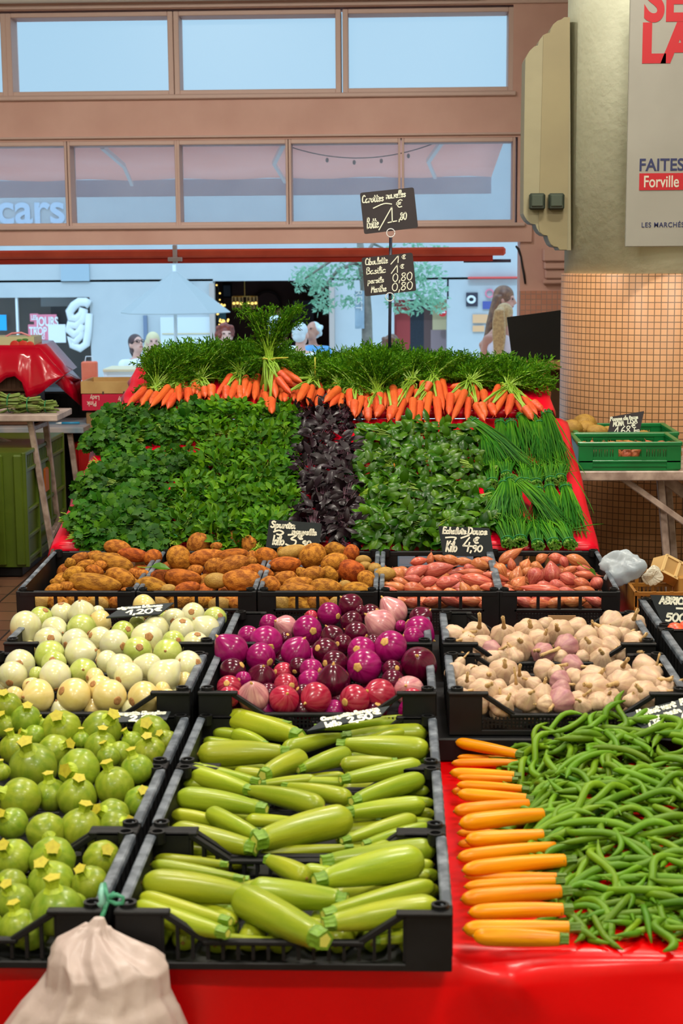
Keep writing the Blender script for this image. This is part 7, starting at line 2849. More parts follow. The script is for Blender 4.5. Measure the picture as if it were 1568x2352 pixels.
def frond(mb, p0, p1, p2, r, dens=34):
    """a feathery leaf along a bent rachis p0-p1-p2"""
    Bz = lambda t: p0 * (1 - t) ** 2 + p1 * 2 * t * (1 - t) + p2 * t * t
    mb.tube([Bz(i / 5) for i in range(6)], [.0022, .002, .0018, .0014, .001, .0005], 4, 1, False)
    tot = (p2 - p0).length
    for i in range(dens):
        t = .28 + .72 * (i / dens)
        p = Bz(t)
        tg = (Bz(min(1, t + .03)) - Bz(t - .03)).normalized()
        ref = Vector((r.gauss(0, 1), r.gauss(0, 1), r.gauss(0, 1))).normalized()
        sd = tg.cross(ref)
        if sd.length < .1:
            continue
        sd = (sd.normalized() + tg * .6).normalized()
        Lp = tot * .17 * (1.15 - abs(t - .55)) * r.uniform(.7, 1.2)
        for k in range(5):
            q = p + sd * Lp * (k / 5)
            d = (sd * .7 + Vector((r.gauss(0, .5), r.gauss(0, .5), r.gauss(0, .5)))).normalized() * Lp * .42
            w_ = d.cross(tg)
            if w_.length < 1e-6:
                continue
            w_ = w_.normalized() * .0017
            mb.add([q - w_, q + d * .5 - w_ * 1.6, q + d, q + d * .5 + w_ * 1.6, q + w_], [(0, 1, 2, 3, 4)])


BPT2 = np.array((0, P2a[0], P2a[1]))
NB2 = np.array(N2)


def on_top(u, v, h):
    return Vector(at_plane(u, v, BPT2 + NB2 * h, NB2))


bunches = [
    ('z5', (215, 345), [(170, 335, 5, 480), (182, 385, 100, 480), (225, 398, 170, 470)], (.05, 0)),
    ('z5', (390, 300), [(310, 345, 185, 500), (345, 375, 265, 480), (358, 412, 305, 495), (378, 330, 385, 450), (428, 315, 425, 385)], (.02, 0)),
    ('z5', (540, 270), [(552, 312, 520, 410), (500, 312, 480, 400), (455, 372, 460, 460), (575, 372, 575, 430), (625, 347, 630, 430)], (.0, 0)),
    ('z5', (830, 220), [(770, 265, 665, 425), (830, 262, 755, 450), (880, 272, 860, 400), (910, 302, 885, 440), (830, 352, 840, 440), (735, 352, 730, 440)], (0, 0)),
    ('z5', (1045, 150), [(970, 265, 935, 450), (1030, 265, 1025, 410), (1080, 242, 1095, 430), (1130, 248, 1222, 330), (1112, 282, 1205, 405), (1130, 217, 1290, 320), (1125, 320, 1135, 460), (1020, 400, 1035, 515), (1062, 440, 1075, 545)], (0, 1)),
    ('z5', (1390, 250), [(1383, 275, 1430, 385), (1322, 342, 1260, 460), (1365, 347, 1330, 475), (1432, 372, 1395, 495), (1215, 325, 1300, 340), (1168, 395, 1170, 450)], (.02, 0)),
    ('z5', (1560, 305), [(1540, 320, 1470, 400), (1560, 362, 1450, 450), (1568, 400, 1500, 495), (1625, 330, 1568, 400)], (.02, 0)),
    ('z6', (160, 290), [(70, 377, 60, 470), (215, 335, 120, 425), (130, 347, 120, 470), (210, 392, 165, 530), (160, 422, 150, 520), (40, 300, 0, 340)], (.0, 0)),
    ('z6', (310, 310), [(250, 352, 225, 475), (300, 352, 310, 520), (262, 450, 225, 515), (330, 370, 340, 460), (250, 510, 250, 555), (340, 465, 300, 530)], (.0, 0)),
    ('z6', (378, 215), [(368, 255, 382, 315), (355, 322, 365, 460), (420, 322, 435, 480), (395, 382, 390, 460), (410, 470, 385, 545)], (.02, 0)),
    ('z6', (540, 230), [(552, 292, 505, 440), (470, 347, 470, 430), (495, 412, 445, 570), (430, 462, 390, 545), (625, 292, 620, 380)], (.03, 0)),
    ('z6', (690, 190), [(555, 402, 555, 570), (600, 427, 595, 590), (670, 360, 635, 570), (722, 292, 760, 480), (752, 267, 790, 440), (718, 400, 740, 580), (655, 332, 640, 370)], (.05, 0)),
    ('z6', (950, 240), [(898, 320, 800, 325), (910, 347, 830, 550), (870, 360, 800, 450), (970, 312, 965, 440), (1035, 352, 1055, 460), (930, 402, 930, 550), (985, 442, 1045, 545), (810, 372, 805, 520)], (.08, 0)),
    ('z6', (1200, 240), [(1140, 315, 1075, 450), (1185, 357, 1115, 510), (1230, 382, 1190, 525), (1268, 420, 1320, 510), (1300, 387, 1400, 520), (1390, 442, 1440, 480), (1020, 440, 1050, 520), (1085, 452, 1120, 520), (1322, 472, 1380, 540)], (.07, 0))]
r = random.Random(77)
nb_ = len(bunches)
for bi, (zz, tie, cars, (lean, raised)) in enumerate(bunches):
    ox, oy, sc = (290, 780, .3125) if zz == 'z5' else (760, 780, .338)
    cm_ = sorted(c[1] for c in cars)[len(cars) // 2]
    tie = (tie[0], tie[1] + (.45 if not raised else 0) * max(0, cm_ - tie[1]))
    T = on_top(ox + tie[0] * sc, oy + tie[1] * sc, .05 + .10 * raised)
    e = empty('carrot_bunch', T)
    crowns = []
    order = sorted(range(len(cars)), key=lambda i: cars[i][1])
    for rank, i in enumerate(order):
        a, b, c_, d_ = cars[i]
        h0 = .020 + .012 * (rank % 3) + (.06 if raised and a > 1050 and b < 300 else 0)
        pa, pb = on_top(ox + a * sc, oy + b * sc, h0 + .012), on_top(ox + c_ * sc, oy + d_ * sc, h0 * .6 + (.045 if d_ > 440 and zz == 'z5' else .012))
        L = (pb - pa).length
        if L < .095:
            pa = pa + (pa - pb).normalized() * (.095 - L) * .5
            L = (pb - pa).length
        w_ = r.uniform(.017, .0215)
        o = link(CAR[(bi * 5 + i) % 6], 'carrot', e)
        o.location = pa - T
        o.rotation_mode = 'QUATERNION'
        o.rotation_quaternion = (pb - pa).to_track_quat('Z', 'Y') @ Quaternion((0, 0, 1), r.uniform(0, 6.28))
        o.scale = (w_, w_, L)
        crowns.append(pa)
    for q in range(4):
        cx_ = sum(p.x for p in crowns) / len(crowns) + (q - 1.5) * .032 + r.uniform(-.008, .008)
        o = link(CAR[(bi + q) % 6], 'carrot', e)
        pa = Vector((cx_, P2a[0] + .17, P2a[1] + .17 * (P2b[1] - P2a[1]) / (P2b[0] - P2a[0]) + .018))
        dd = Vector((r.uniform(-.25, .25), -1, -.26)).normalized()
        o.location = pa - T
        o.rotation_mode = 'QUATERNION'
        o.rotation_quaternion = dd.to_track_quat('Z', 'Y')
        o.scale = (.017, .017, r.uniform(.13, .17))
        crowns.append(pa)
    st = MB()
    for pa in crowns:
        for j in range(5):
            q = T + Vector((r.gauss(0, .010), r.gauss(0, .006), r.gauss(.004, .008)))
            m_ = pa.lerp(q, .5) + N2 * .012 + Vector((r.gauss(0, .006), 0, 0))
            st.tube([pa - T + Vector((r.gauss(0, .004), 0, 0)), m_ - T, q - T], [.0036, .003, .0026], 5)
    fr = MB()
    nf = 74 if not raised else 66
    for j in range(nf):
        a = r.uniform(-.95 if bi == 0 else -1, .9 if bi == nb_ - 1 else 1)
        if raised and j % 2:
            reach, up_ = r.uniform(.02, .12), r.uniform(.08, .24)
        else:
            reach = r.uniform(.01, .42)
            reach *= .8
            yy = T.y + reach
            vt_ = (788, 780, 778, 778, 784, 802, 822, 816, 802, 790, 800, 806, 814, 822)[bi]
            zz_ = max(1.7 - (vt_ + (915 - vt_) * r.random() ** 1.2 - 586) / F_PX * yy, P2a[1] + min(yy - P2a[0], .66) * .313 + .012)
            up_ = zz_ - T.z
        p0 = Vector((r.gauss(0, .008), .0, .006))
        p2 = Vector((a * .17 + lean, reach, up_))
        p1 = Vector((a * .07 + lean * .5, reach * .42, max(up_ * .7, .0) + .022))
        frond(fr, p0, p1, p2, r, 32)
    fr.v = [v for v in fr.v]
    fo = fr.mesh('fronds', [M_frond, M_cstalk])
    link(fo, 'fronds', e)
    st.build('stalks', M_cstalk, e, True)
    # raffia
    tb2 = MB().tube([(.024 * math.cos(t), .016 * math.sin(t), .004 + .004 * math.sin(2 * t)) for t in [i * math.pi / 8 for i in range(17)]], .0032, 6)
    if bi in (4, 5, 9):
        dx = .09 if bi == 4 else (.0 if bi == 5 else .06)
        tb2.tube([(0, -.018, 0), (dx * .4, -.03, .01 + (.04 if bi == 5 else 0)), (dx, -.028, .012 + (.09 if bi == 5 else 0))], [.003, .0034, .003], 5)
    tb2.build('raffia_tie', M_raffia, e, True)
    nm_ = ('leftmost bunch of carrots, sticking out past the cloth edge' if bi == 0 else 'rightmost bunch of carrots with fronds beside the pillar' if bi == nb_ - 1
           else 'raised bunch of carrots with tall upright fronds' if raised else ('bunch of carrots, ' + (ORD[bi] + ' from the left' if bi < 8 else ORD[nb_ - 1 - bi] + ' from the right') + ' in the row'))
    tag(e, nm_, 'carrot bunch', 'carrot bunches on the upper board')

# ------------------------------------------------------------------ green beans
M_bean = mat('green_bean_pod', (92, 134, 16), (64, 108, 10), scale=9, rough=.45, spec=.25, rv=.2, rh=.012, isl=.15)


def bean_geo(mb, r, M, L, rad):
    c1, c2, c3 = r.gauss(0, .24), r.gauss(0, .12), r.gauss(0, .06)
    K = 11
    pts_, rr = [], []
    for i in range(K + 1):
        t = i / K - .5
        pts_.append(M @ Vector((t * L, L * (c1 * (t * t * 4 - .4) * .6 + c2 * math.sin(t * 6)), L * c3 * math.sin(t * 5 + 1))))
        q = min(1, (i + .15) / 1.6, (K - i + .15) / 2.2)
        rr.append(rad * (.18 + .82 * q) * (1 + .04 * math.sin(i * 2.1)))
    pts_.insert(0, pts_[0] + (pts_[0] - pts_[1]).normalized() * .008)
    rr.insert(0, rad * .22)
    mb.tube(pts_, rr, 8)


r = random.Random(21)
BV = []
for s in range(10):
    mb = MB()
    bean_geo(mb, r, Matrix.Identity(4), .15, .0074)
    BV.append(mb.mesh('bean_pod', M_bean, True))


def bean_top(x, y):
    xl = .265 + .02 * math.sin(y * 9) + max(0, 3.1 - y) * .05
    f = min(1, max(0, (x - xl) / .14)) * min(1, max(0, (y - 2.80) / .22))
    return TZ + .006 + f ** .7 * (.035 + .075 * min(1, max(0, (y - 2.9) / .9)))


st = MB()
for _ in range(560):
    x, y = r.uniform(.26, 1.1), r.uniform(2.84, 3.86)
    z = TZ + .012 + (bean_top(x, y) - TZ - .012) * r.uniform(0, .9)
    M = Matrix.Translation((x, y, z)) @ Matrix.Rotation(r.uniform(0, 6.28), 4, 'Z') @ Matrix.Rotation(r.gauss(0, .15), 4, 'Y')
    bean_geo(st, r, M, r.uniform(.13, .17), .0066)
so = st.build('green_beans', M_bean, None, True)
tag(so, 'mass of green beans inside the loose heap on the red cloth', 'green beans', None, 'stuff')
cnt = 0
for i in range(900):
    if cnt >= 262:
        break
    x, y = r.uniform(.26, .86), r.uniform(2.83, 3.86)
    if x > (y - .0) * .2155 + .02 + .14:
        continue
    z = bean_top(x, y) + r.uniform(-.004, .012)
    if z < TZ + .007:
        continue
    e_ = .03
    gx = (bean_top(x + e_, y) - bean_top(x - e_, y)) / (2 * e_)
    gy = (bean_top(x, y + e_) - bean_top(x, y - e_)) / (2 * e_)
    n = Vector((-gx, -gy, 1)).normalized()
    az = r.gauss(.35, .75) if r.random() < .7 else r.uniform(0, 3.14)
    d = Vector((math.cos(az), math.sin(az), 0))
    d = (d - n * d.dot(n)).normalized()
    q = d.to_track_quat('X', 'Z') @ Quaternion((1, 0, 0), r.uniform(-.6, .6)) @ Quaternion((0, 1, 0), r.gauss(0, .08))
    o = link(BV[r.randrange(10)], 'green_bean')
    o.location = (x, y, max(z, TZ + .009))
    o.rotation_mode = 'QUATERNION'
    o.rotation_quaternion = q
    s_ = r.uniform(.88, 1.2)
    o.scale = (s_, s_ * 1.02, s_ * 1.02)
    tag(o, 'slender green bean lying loose on top of the bean heap', 'green bean', 'green beans on top of the heap')
    cnt += 1
special = [((1398, 1690), (1446, 1590), .58, 'green bean standing upright against the front garlic crate, left of the upright pair'), ((1376, 1716), (1424, 1604), .575, 'green bean standing upright against the garlic crate, right of the upright pair'),
           ((1352, 2085), (1395, 2170), .466, 'green bean pointing down at the front left tip of the heap'), ((1530, 2110), (1520, 2185), .475, 'curved green bean hanging over the front edge at right'),
           ((1248, 1960), (1345, 1935), .50, 'green bean poking left over the yellow zucchini stems'), ((1228, 1652), (1300, 1690), .52, 'thin green bean below the left garlic crate mesh')]
for i, ((u0, v0), (u1, v1), z, lab) in enumerate(special):
    if i < 2:
        pa, pb = V(atY(u0, v0, 3.80)), V(atY(u1, v1, 3.885))
    else:
        pa, pb = V(atZ(u0, v0, z)), V(atZ(u1, v1, z - (.012 if i < 4 else 0)))
    o = link(BV[i], 'green_bean')
    o.location = (pa + pb) / 2
    o.rotation_mode = 'QUATERNION'
    o.rotation_quaternion = (pb - pa).to_track_quat('X', 'Z')
    s_ = (pb - pa).length / .15
    o.scale = (s_, 1.15, 1.15)
    tag(o, lab, 'green bean', 'stray green beans')

# loose leaves
def leaf_thing(u, v, z, L, W, d, lab, y=None):
    c = V(atZ(u, v, z)) if y is None else V(atY(u, v, y))
    mb = MB()
    d = Vector(d).normalized()
    leaf_flat(mb, Vector((0, 0, 0)), d, Vector((0, -.5, 1)).normalized(), L, W, .2, .3)
    e = empty('basil_leaf', c)
    mb.build('blade', M_basil, e)
    MB().tube([(0, 0, 0), tuple(-d * .02), tuple(-d * .045 + Vector((0, 0, .006)))], [.0016, .0016, .0012], 5).build('stalk', M_pstem, e)
    tag(e, lab, 'leaf')
leaf_thing(346, 1302, .672, .065, .04, (1, .15, .1), 'green leaf with a stalk lying on the potatoes')
leaf_thing(1352, 1308, .672, .035, .03, (.6, .1, -.3), 'small round green leaf at the right edge of the shallots')

# asparagus on the left table
M_asp = mat('asparagus_spear', (132, 156, 74), (104, 124, 54), scale=9, rough=.5, rv=.1)
M_asptip = mat('asparagus_tip', (120, 116, 62), (84, 92, 44), scale=14, rough=.55)
for bi, (u, v, w_, hh, lab) in enumerate([(18, 925, 60, 44, 'left asparagus bunch on the trestle table, under the cloth corner'), (62, 932, 62, 36, 'middle asparagus bunch with brownish tips on the trestle table'), (102, 937, 52, 28, 'right asparagus bunch with pale stalks on the trestle table')]):
    c = V(atY(u, v, T1Y + .12))
    k = px_size(c)
    rr = hh * k / 2
    c.z = T1Z + rr + .002
    e = empty('asparagus_bunch', c)
    for i in range(26):
        sp = MB()
        q, an = math.sqrt(r.random()) * rr, r.uniform(0, 6.28)
        y_, z_ = math.cos(an) * q * 1.3, math.sin(an) * q
        L = w_ * k * r.uniform(.85, 1.1)
        x0 = -L / 2 + r.gauss(0, .006)
        sp.tube([(x0 + L, y_ + r.gauss(0, .012), z_ * 1.05), (0, y_ * .8, z_ * .8), (x0 + .03, y_ * 1.2, z_ * 1.2)], [.0052, .005, .0046], 6)
        sp.tube([(x0 + .03, y_ * 1.2, z_ * 1.2), (x0 + .012, y_ * 1.3, z_ * 1.25), (x0 - .014, y_ * 1.35, z_ * 1.3)], [.005, .0062, .001], 6, 1)
        sp.build('spear', [M_asp, M_asptip], e, True)
    MB().tube([(.01, rr * 1.2 * math.cos(t), rr * .95 * math.sin(t)) for t in [i * math.pi / 8 for i in range(17)]], .003, 6).build('tie_band', M_band, e, True)
    tag(e, lab, 'asparagus', 'asparagus bunches')
# ------------------------------------------------------------------ hand lettering: single stroke letters, drawn as raised chalk-pen ribbons
GL = {
    'a': (5.6, '4.5,4.5 2.5,5 .7,3.5 .5,1.5 1.8,0 3.4,.8 4.4,3 4.5,4.6;4.5,4.6 4.5,1 5.6,0'), 'b': (5, '1,10 .8,5 .7,.6 2,0 4,1 4.3,3.2 3,4.6 1,3.4'), 'c': (4.8, '4.3,4 2.6,5 .9,3.6 .7,1.5 2,0 4.6,.9'),
    'd': (5.6, '4.6,4 2.6,5 .8,3.2 1,.8 2.7,0 4.4,2 4.8,10;4.6,3 4.8,.6 5.6,0'), 'e': (5, '.8,2.3 3,2.8 4.2,4 3,5 1.2,4 .7,2 1.8,.1 4.8,.9'), 'f': (4.4, '4.5,9 3.3,10 2.2,8 2,2 1.6,-3;.5,5 4,5.3'),
    'g': (5.4, '4.5,4.5 2.5,5 .7,3.2 1.2,1 3,.8 4.4,3 4.6,4.6;4.6,4.6 4.6,-2 3,-4 .8,-3'), 'h': (5.2, '1,10 .9,0;.9,3 2.5,5 4,4.2 4.2,1 5.2,0'), 'i': (2.2, '1,5 .9,1 1.9,0;1.1,7.2 1.3,7.6'),
    'k': (4.8, '1,10 .8,0;4,5 1,2.4;1,2.4 4.4,0'), 'l': (3, '.8,1 3,8 2.2,10 1.2,8 1,1.5 2,0 3,.6'), 'm': (6.8, '.7,5 .7,0;.7,3.5 2,5 3,4 3,0;3,3.5 4.5,5 5.6,4 5.6,1 6.6,0'), 'n': (5.2, '.7,5 .7,0;.7,3.3 2.4,5 4,4 4.1,1 5.2,0'),
    'o': (5, '2.5,5 .8,3.6 .7,1.4 2.3,0 4,1.2 4.3,3.4 2.8,5 2.2,4.9'), 'p': (5, '.9,5 .7,-4;.8,3.5 2.5,5 4.2,3.8 4,1.2 2.3,0 .8,1'), 'r': (3.8, '.8,5 .8,0;.8,3 2,4.8 3.6,4.6'), 's': (4.4, '3.8,4.3 2.3,5 1,4 2.5,2.6 3.8,1.3 2.2,0 .5,.7'),
    't': (4, '2,8.5 1.7,1.2 2.8,0 4,.7;.2,5.8 4.2,6.3'), 'u': (5.2, '.8,5 .8,1.2 2,0 3.8,1.5 4.2,5;4.2,5 4.2,1 5.2,0'), 'v': (4.4, '.6,5 2.2,0;2.2,0 4,5'), 'w': (6.2, '.5,5 1.7,0;1.7,0 3,4;3,4 4.4,0;4.4,0 5.8,5'), 'y': (4.4, '.7,5 2,1.5 3.8,5;3.8,5 2.5,-1 1,-4'),
    'A': (6.4, '.4,0 3,10;3,10 5.8,0;1.4,3.6 4.8,3.6'), 'B': (6, '1,10 .8,0;1,10 4,9.6 4.4,7 1.2,5.4;1.2,5.4 5,4.6 5.2,1.4 .8,0'), 'C': (6, '5.4,8.6 3.6,10 1.4,8 .8,4 2,.8 5.4,.8'), 'D': (6.4, '1.2,10 1,0;.4,10 4.6,9 5.8,5 4.4,1 .4,0'),
    'E': (5.6, '5,9.8 1.2,10 1,0;1,0 5.2,.2;1.1,5.2 4.4,5.4'), 'F': (5.4, '5.2,9.8 1.2,10;1.2,10 .8,0;1,5.2 4.4,5.4'), 'H': (6.2, '1,10 .8,0;5.4,10 5.2,0;.9,5 5.3,5.2'), 'I': (2.2, '1.1,10 1,0'), 'K': (5.8, '1,10 .8,0;5,10 1.2,5;1.2,5 5.2,0'), 'L': (5, '1.2,10 1,0;1,0 4.8,.3'),
    'M': (7.4, '.6,0 1.4,10;1.4,10 3.6,3;3.6,3 6,10;6,10 6.6,0'), 'N': (6.4, '.8,0 1,10;1,10 5,0;5,0 5.4,10'), 'O': (6.6, '3.2,10 1,7.8 .8,3 3,0 5.4,2 5.8,7 4,9.8 2.8,10'), 'P': (5.8, '1.2,10 .9,0;.6,9.8 4.4,9.8 5,7 1.1,5'), 'R': (6, '1.2,10 .9,0;.6,9.8 4.4,9.8 4.8,7 1.1,5.2;2.2,5.2 5.6,0'),
    'S': (5.6, '5,8.8 3,10 1.2,8.4 2.4,5.8 4.6,3.6 4,.8 2,0 .6,1.2'), 'T': (6, '.4,10 5.8,9.8;3.1,9.9 2.9,0'), 'Y': (5.6, '.6,10 2.8,5.4;5.2,10 2.8,5.4;2.8,5.4 2.6,0'),
    '0': (6, '3,10 1,7.6 .8,3 2.8,0 4.8,2 5.2,7 3.6,9.9 2.6,10'), '1': (4.6, '.2,4.6 3.6,10;3.6,10 3.2,0'), '2': (5.6, '.8,8 2.4,10 4.4,8.6 3.8,5.4 .8,.4;.8,.4 5.2,.2'), '3': (5.6, '.8,9.4 4.8,9.8 2.4,6 4.8,4.6 4.6,1.2 2.4,0 .4,1.2'), '4': (5.8, '3.4,10 .8,4;.8,4 5.4,3.8;3.8,6.4 3.4,0'),
    '5': (5.6, '5,9.8 1.6,9.8;1.6,9.8 1.2,5.6 3.6,6 4.8,3.4 3.4,.4 .8,.8'), '6': (5.4, '4.4,10 1.8,7 .8,3 2.4,0 4.6,1.4 4.4,4.2 2.4,5 1,3.4'), '8': (5.6, '4.8,8.8 2.8,10 1.2,8.2 2.6,5.6 4.6,3.2 3.6,.4 1.6,.4 .8,2.4 2.6,5.2 4.6,7.6 4.6,8.8'), '9': (5.4, '4.6,8 3,10 1,8.6 1.2,6 3.2,5.6 4.6,8;4.6,8 4.2,3 3.2,0'),
    ',': (2, '1.2,1 .6,-2.2'), '.': (2, '.9,.2 1.1,.5'), '€': (6, '5.2,9 3.4,10 1.4,8 1,3.6 2.4,.4 5,.8;.2,6.2 4,6.4;.1,4.2 3.6,4.4'), '/': (4, '.6,-1 3.6,10'), '-': (4.4, '.6,4.6 4,4.8'), "'": (1.6, '.9,10 .7,8.2'), ' ': (3, ''),
}


def spline(p, k=5):
    if len(p) < 3:
        return p
    out = []
    q = [p[0]] + p + [p[-1]]
    for i in range(1, len(q) - 2):
        p0, p1, p2, p3 = q[i - 1], q[i], q[i + 1], q[i + 2]
        for j in range(k):
            t = j / k
            out.append(tuple(.5 * (2 * p1[d] + (p2[d] - p0[d]) * t + (2 * p0[d] - 5 * p1[d] + 4 * p2[d] - p3[d]) * t * t + (3 * p1[d] - p0[d] - 3 * p2[d] + p3[d]) * t ** 3) for d in (0, 1)))
    out.append(p[-1])
    return out


def ribbon(mb, pts, w, z=.0012):
    """flat pen stroke in the local XY plane"""
    n = len(pts)
    vs = []
    for i in range(n):
        a, b = pts[max(0, i - 1)], pts[min(n - 1, i + 1)]
        dx, dy = b[0] - a[0], b[1] - a[1]
        l = math.hypot(dx, dy) or 1
        nx, ny = -dy / l * w / 2, dx / l * w / 2
        ex = (dx / l * w * .4, dy / l * w * .4) if i in (0, n - 1) else (0, 0)
        sg = -1 if i == 0 else 1
        x, y = pts[i][0] + ex[0] * sg, pts[i][1] + ex[1] * sg
        vs += [(x + nx, y + ny, z), (x - nx, y - ny, z), (x + nx, y + ny, z - .0011), (x - nx, y - ny, z - .0011)]
    fs = []
    for i in range(n - 1):
        a = i * 4
        fs += [(a, a + 1, a + 5, a + 4), (a, a + 4, a + 6, a + 2), (a + 1, a + 3, a + 7, a + 5)]
    mb.add(vs, fs)


def write(mb, s, x, y, h, w, width=None, slant=.12, rot=0.0):
    """letters of cap height h from (x, y); width squeezes the line to that length"""
    tot = sum(GL[c][0] for c in s) / 10
    k = h / 10
    sx = k if width is None else width / (tot * 10)
    cx = 0
    for c in s:
        adv, st = GL[c]
        for one in filter(None, st.split(';')):
            p = [tuple(float(q) for q in a.split(',')) for a in one.split()]
            p = spline(p)
            P_ = []
            for (a, b) in p:
                X, Y = (cx + a) * sx + b * k * slant, b * k
                P_.append((x + X * math.cos(rot) - Y * math.sin(rot), y + X * math.sin(rot) + Y * math.cos(rot)))
            ribbon(mb, P_, w)
        cx += adv


def slate(name_label, corners, plane, lines, m_, w=.004, extra=(), group='chalk price signs', spike=None, thick=.004, radius=.10):
    """corners: photo pixels tl, tr, br, bl; plane: (point, normal); lines: (text, x, y, height, width) in fractions of the board"""
    C = [Vector(at_plane(u, v, np.array(plane[0]), np.array(plane[1], float))) for (u, v) in corners]
    c = sum(C, Vector()) / 4
    X = ((C[1] - C[0]) + (C[2] - C[3])).normalized()
    Y = ((C[0] - C[3]) + (C[1] - C[2]))
    Y = (Y - X * Y.dot(X)).normalized()
    Z = X.cross(Y)
    Wd = ((C[1] - C[0]).length + (C[2] - C[3]).length) / 2
    Hd = ((C[0] - C[3]).length + (C[1] - C[2]).length) / 2
    e = empty('price_slate', c)
    e.rotation_mode = 'QUATERNION'
    e.rotation_quaternion = Matrix((X, Y, Z)).transposed().to_quaternion()
    # rounded board, each corner where the photo has it
    L2 = []
    for p in C:
        q = p - c
        L2.append((q.dot(X), q.dot(Y)))
    ol = []
    order = [3, 2, 1, 0]
    for i, idx in enumerate(order):
        p = Vector(L2[idx])
        a, b = Vector(L2[order[i - 1]]), Vector(L2[order[(i + 1) % 4]])
        rr = radius * Hd * .6
        pa, pb = p + (a - p).normalized() * rr, p + (b - p).normalized() * rr
        for t in range(5):
            t /= 4
            ol.append(tuple(pa * (1 - t) ** 2 + p * 2 * t * (1 - t) + pb * t * t))
    mb = MB().prism(ol, -thick)
    mb.f = [f[::-1] for f in mb.f]
    mb.build('board', m_, e)
    cm = MB()
    for (s, x, y, h, wd) in lines:
        write(cm, s, -Wd / 2 + x * Wd, -Hd / 2 + y * Hd, h * Hd, w, None if wd is None else wd * Wd)
    for pts_ in extra:
        ribbon(cm, spline([(-Wd / 2 + x * Wd, -Hd / 2 + y * Hd) for x, y in pts_]), w)
    cm.build('chalk_writing', M_chalk, e)
    if spike:
        q = e.rotation_quaternion.inverted()
        a = Vector((0, -Hd / 2 + .01, -thick - .002))
        b = a + q @ Vector((0, 0, -spike))
        MB().tube([a, b], [.0022, .0015], 6).build('spike', M_alu, e)
    tag(e, name_label, 'price sign', group)
    return e


PY = 7.36
slate('upper chalk sign on the pole, carrots at one euro eighty', [(826, 443), (950, 430), (960, 523), (836, 538)], ((0, PY, 1.7), (0, 1, 0)),
      [('Carottes', .02, .75, .18, .40), ('nouvelles', .47, .79, .17, .36), ('Botte', .06, .12, .26, .22), ('€', .64, .55, .18, .12), (',80', .66, .24, .17, .15)], M_slate_dark, .0045,
      [[(.22, .60), (.42, .68), (.56, .65)], [(.28, .06), (.56, .58)], [(.56, .58), (.54, .22)], [(.46, .21), (.62, .23)]])
slate('lower chalk sign on the pole listing four herb prices', [(830, 592), (947, 580), (956, 668), (838, 681)], ((0, PY, 1.5), (0, 1, 0)),
      [('Ciboulette', .06, .80, .17, .44), ('Basilic', .06, .56, .17, .38), ('persils', .07, .32, .14, .32), ('Menthe', .12, .08, .17, .30), ('€', .78, .86, .10, .08), ('€', .73, .62, .10, .08), ('0,80', .55, .30, .20, .40), ('0,80', .52, .06, .20, .42)], M_slate_dark, .004,
      [[(.56, .76), (.72, .96)], [(.72, .96), (.70, .78)], [(.55, .52), (.68, .72)], [(.68, .72), (.67, .53)]])
# pole
pb_ = V(atY(893, 795, PY + .02))
pt_ = V(atY(897, 545, PY + .02))
e = empty('sign_pole', pb_)
MB().tube([(0, 0, -.22), pt_ - pb_], .0075, 10).build('pole', mat('dark_blue_pole', (28, 30, 52), rough=.4), e, True)
for (u, v, rr) in ((897, 535, .0185), (895, 682, .0185)):
    c_ = V(atY(u, v, PY - .012)) - pb_
    MB().tube([c_ + Vector((rr * math.cos(t), 0, rr * math.sin(t))) for t in [i * math.pi / 12 for i in range(25)]], .0022, 6).build('clip_ring', M_alu, e, True)
tag(e, 'thin dark pole holding two chalk signs above the carrots', 'pole')

slate('chalk sign standing in the potatoes at three euros ninety', [(618, 1193), (739, 1202), (732, 1262), (610, 1258)], ((-.3, 5.66, .7), (0, 1, -.15)),
      [('Spunta', .05, .74, .22, .46), ('nouvelle', .46, .54, .20, .46), ('kilo', .10, .12, .32, .22), ('€', .58, .36, .18, .10), ('90', .66, .12, .18, .17), ('3', .34, .10, .42, .22)], M_slate, .0062,
      [[(.12, .58), (.22, .64), (.30, .56), (.24, .48), (.18, .50)]], spike=.08)
slate('chalk sign standing in the shallots at four euros ninety', [(1006, 1208), (1124, 1213), (1134, 1279), (1017, 1277)], ((.2, 5.66, .7), (0, 1, -.15)),
      [('Echalote', .03, .76, .20, .46), ('Douce', .52, .76, .22, .38), ('Kilo', .10, .16, .34, .22), ('€', .64, .46, .20, .11), (',90', .58, .18, .20, .24), ('4', .40, .18, .46, .22)], M_slate, .0058,
      [[(.10, .62), (.22, .64), (.30, .62), (.27, .55)], [(.40, .62), (.55, .72)]], spike=.08)
slate('slanted chalk sign standing in the rear green crate', [(1404, 957), (1479, 944), (1466, 1003), (1393, 1003)], ((1, 7.08, .95), (0, 1, -.1)),
      [('Pomme de terre', .04, .74, .16, .86), ('MONA', .12, .50, .20, .34), ('LISA', .56, .56, .20, .32), ('1,68', .14, .12, .34, .50), ('€', .68, .36, .20, .16), ('kg', .74, .16, .20, .18)], M_slate_dark, .004, [], spike=.06, radius=.02)
slate('chalk sign reading abricot at the right edge of the stall', [(1492, 1366), (1600, 1369), (1612, 1446), (1524, 1440)], ((.8, 4.80, .65), (0, 1, -.2)),
      [('ABRICOT', .05, .72, .19, .80), ('500g', .20, .22, .22, .62)], M_slate, .0058, [[(.46, .60), (.86, .60)], [(.34, .08), (.60, .08)]], spike=.05, radius=.03)
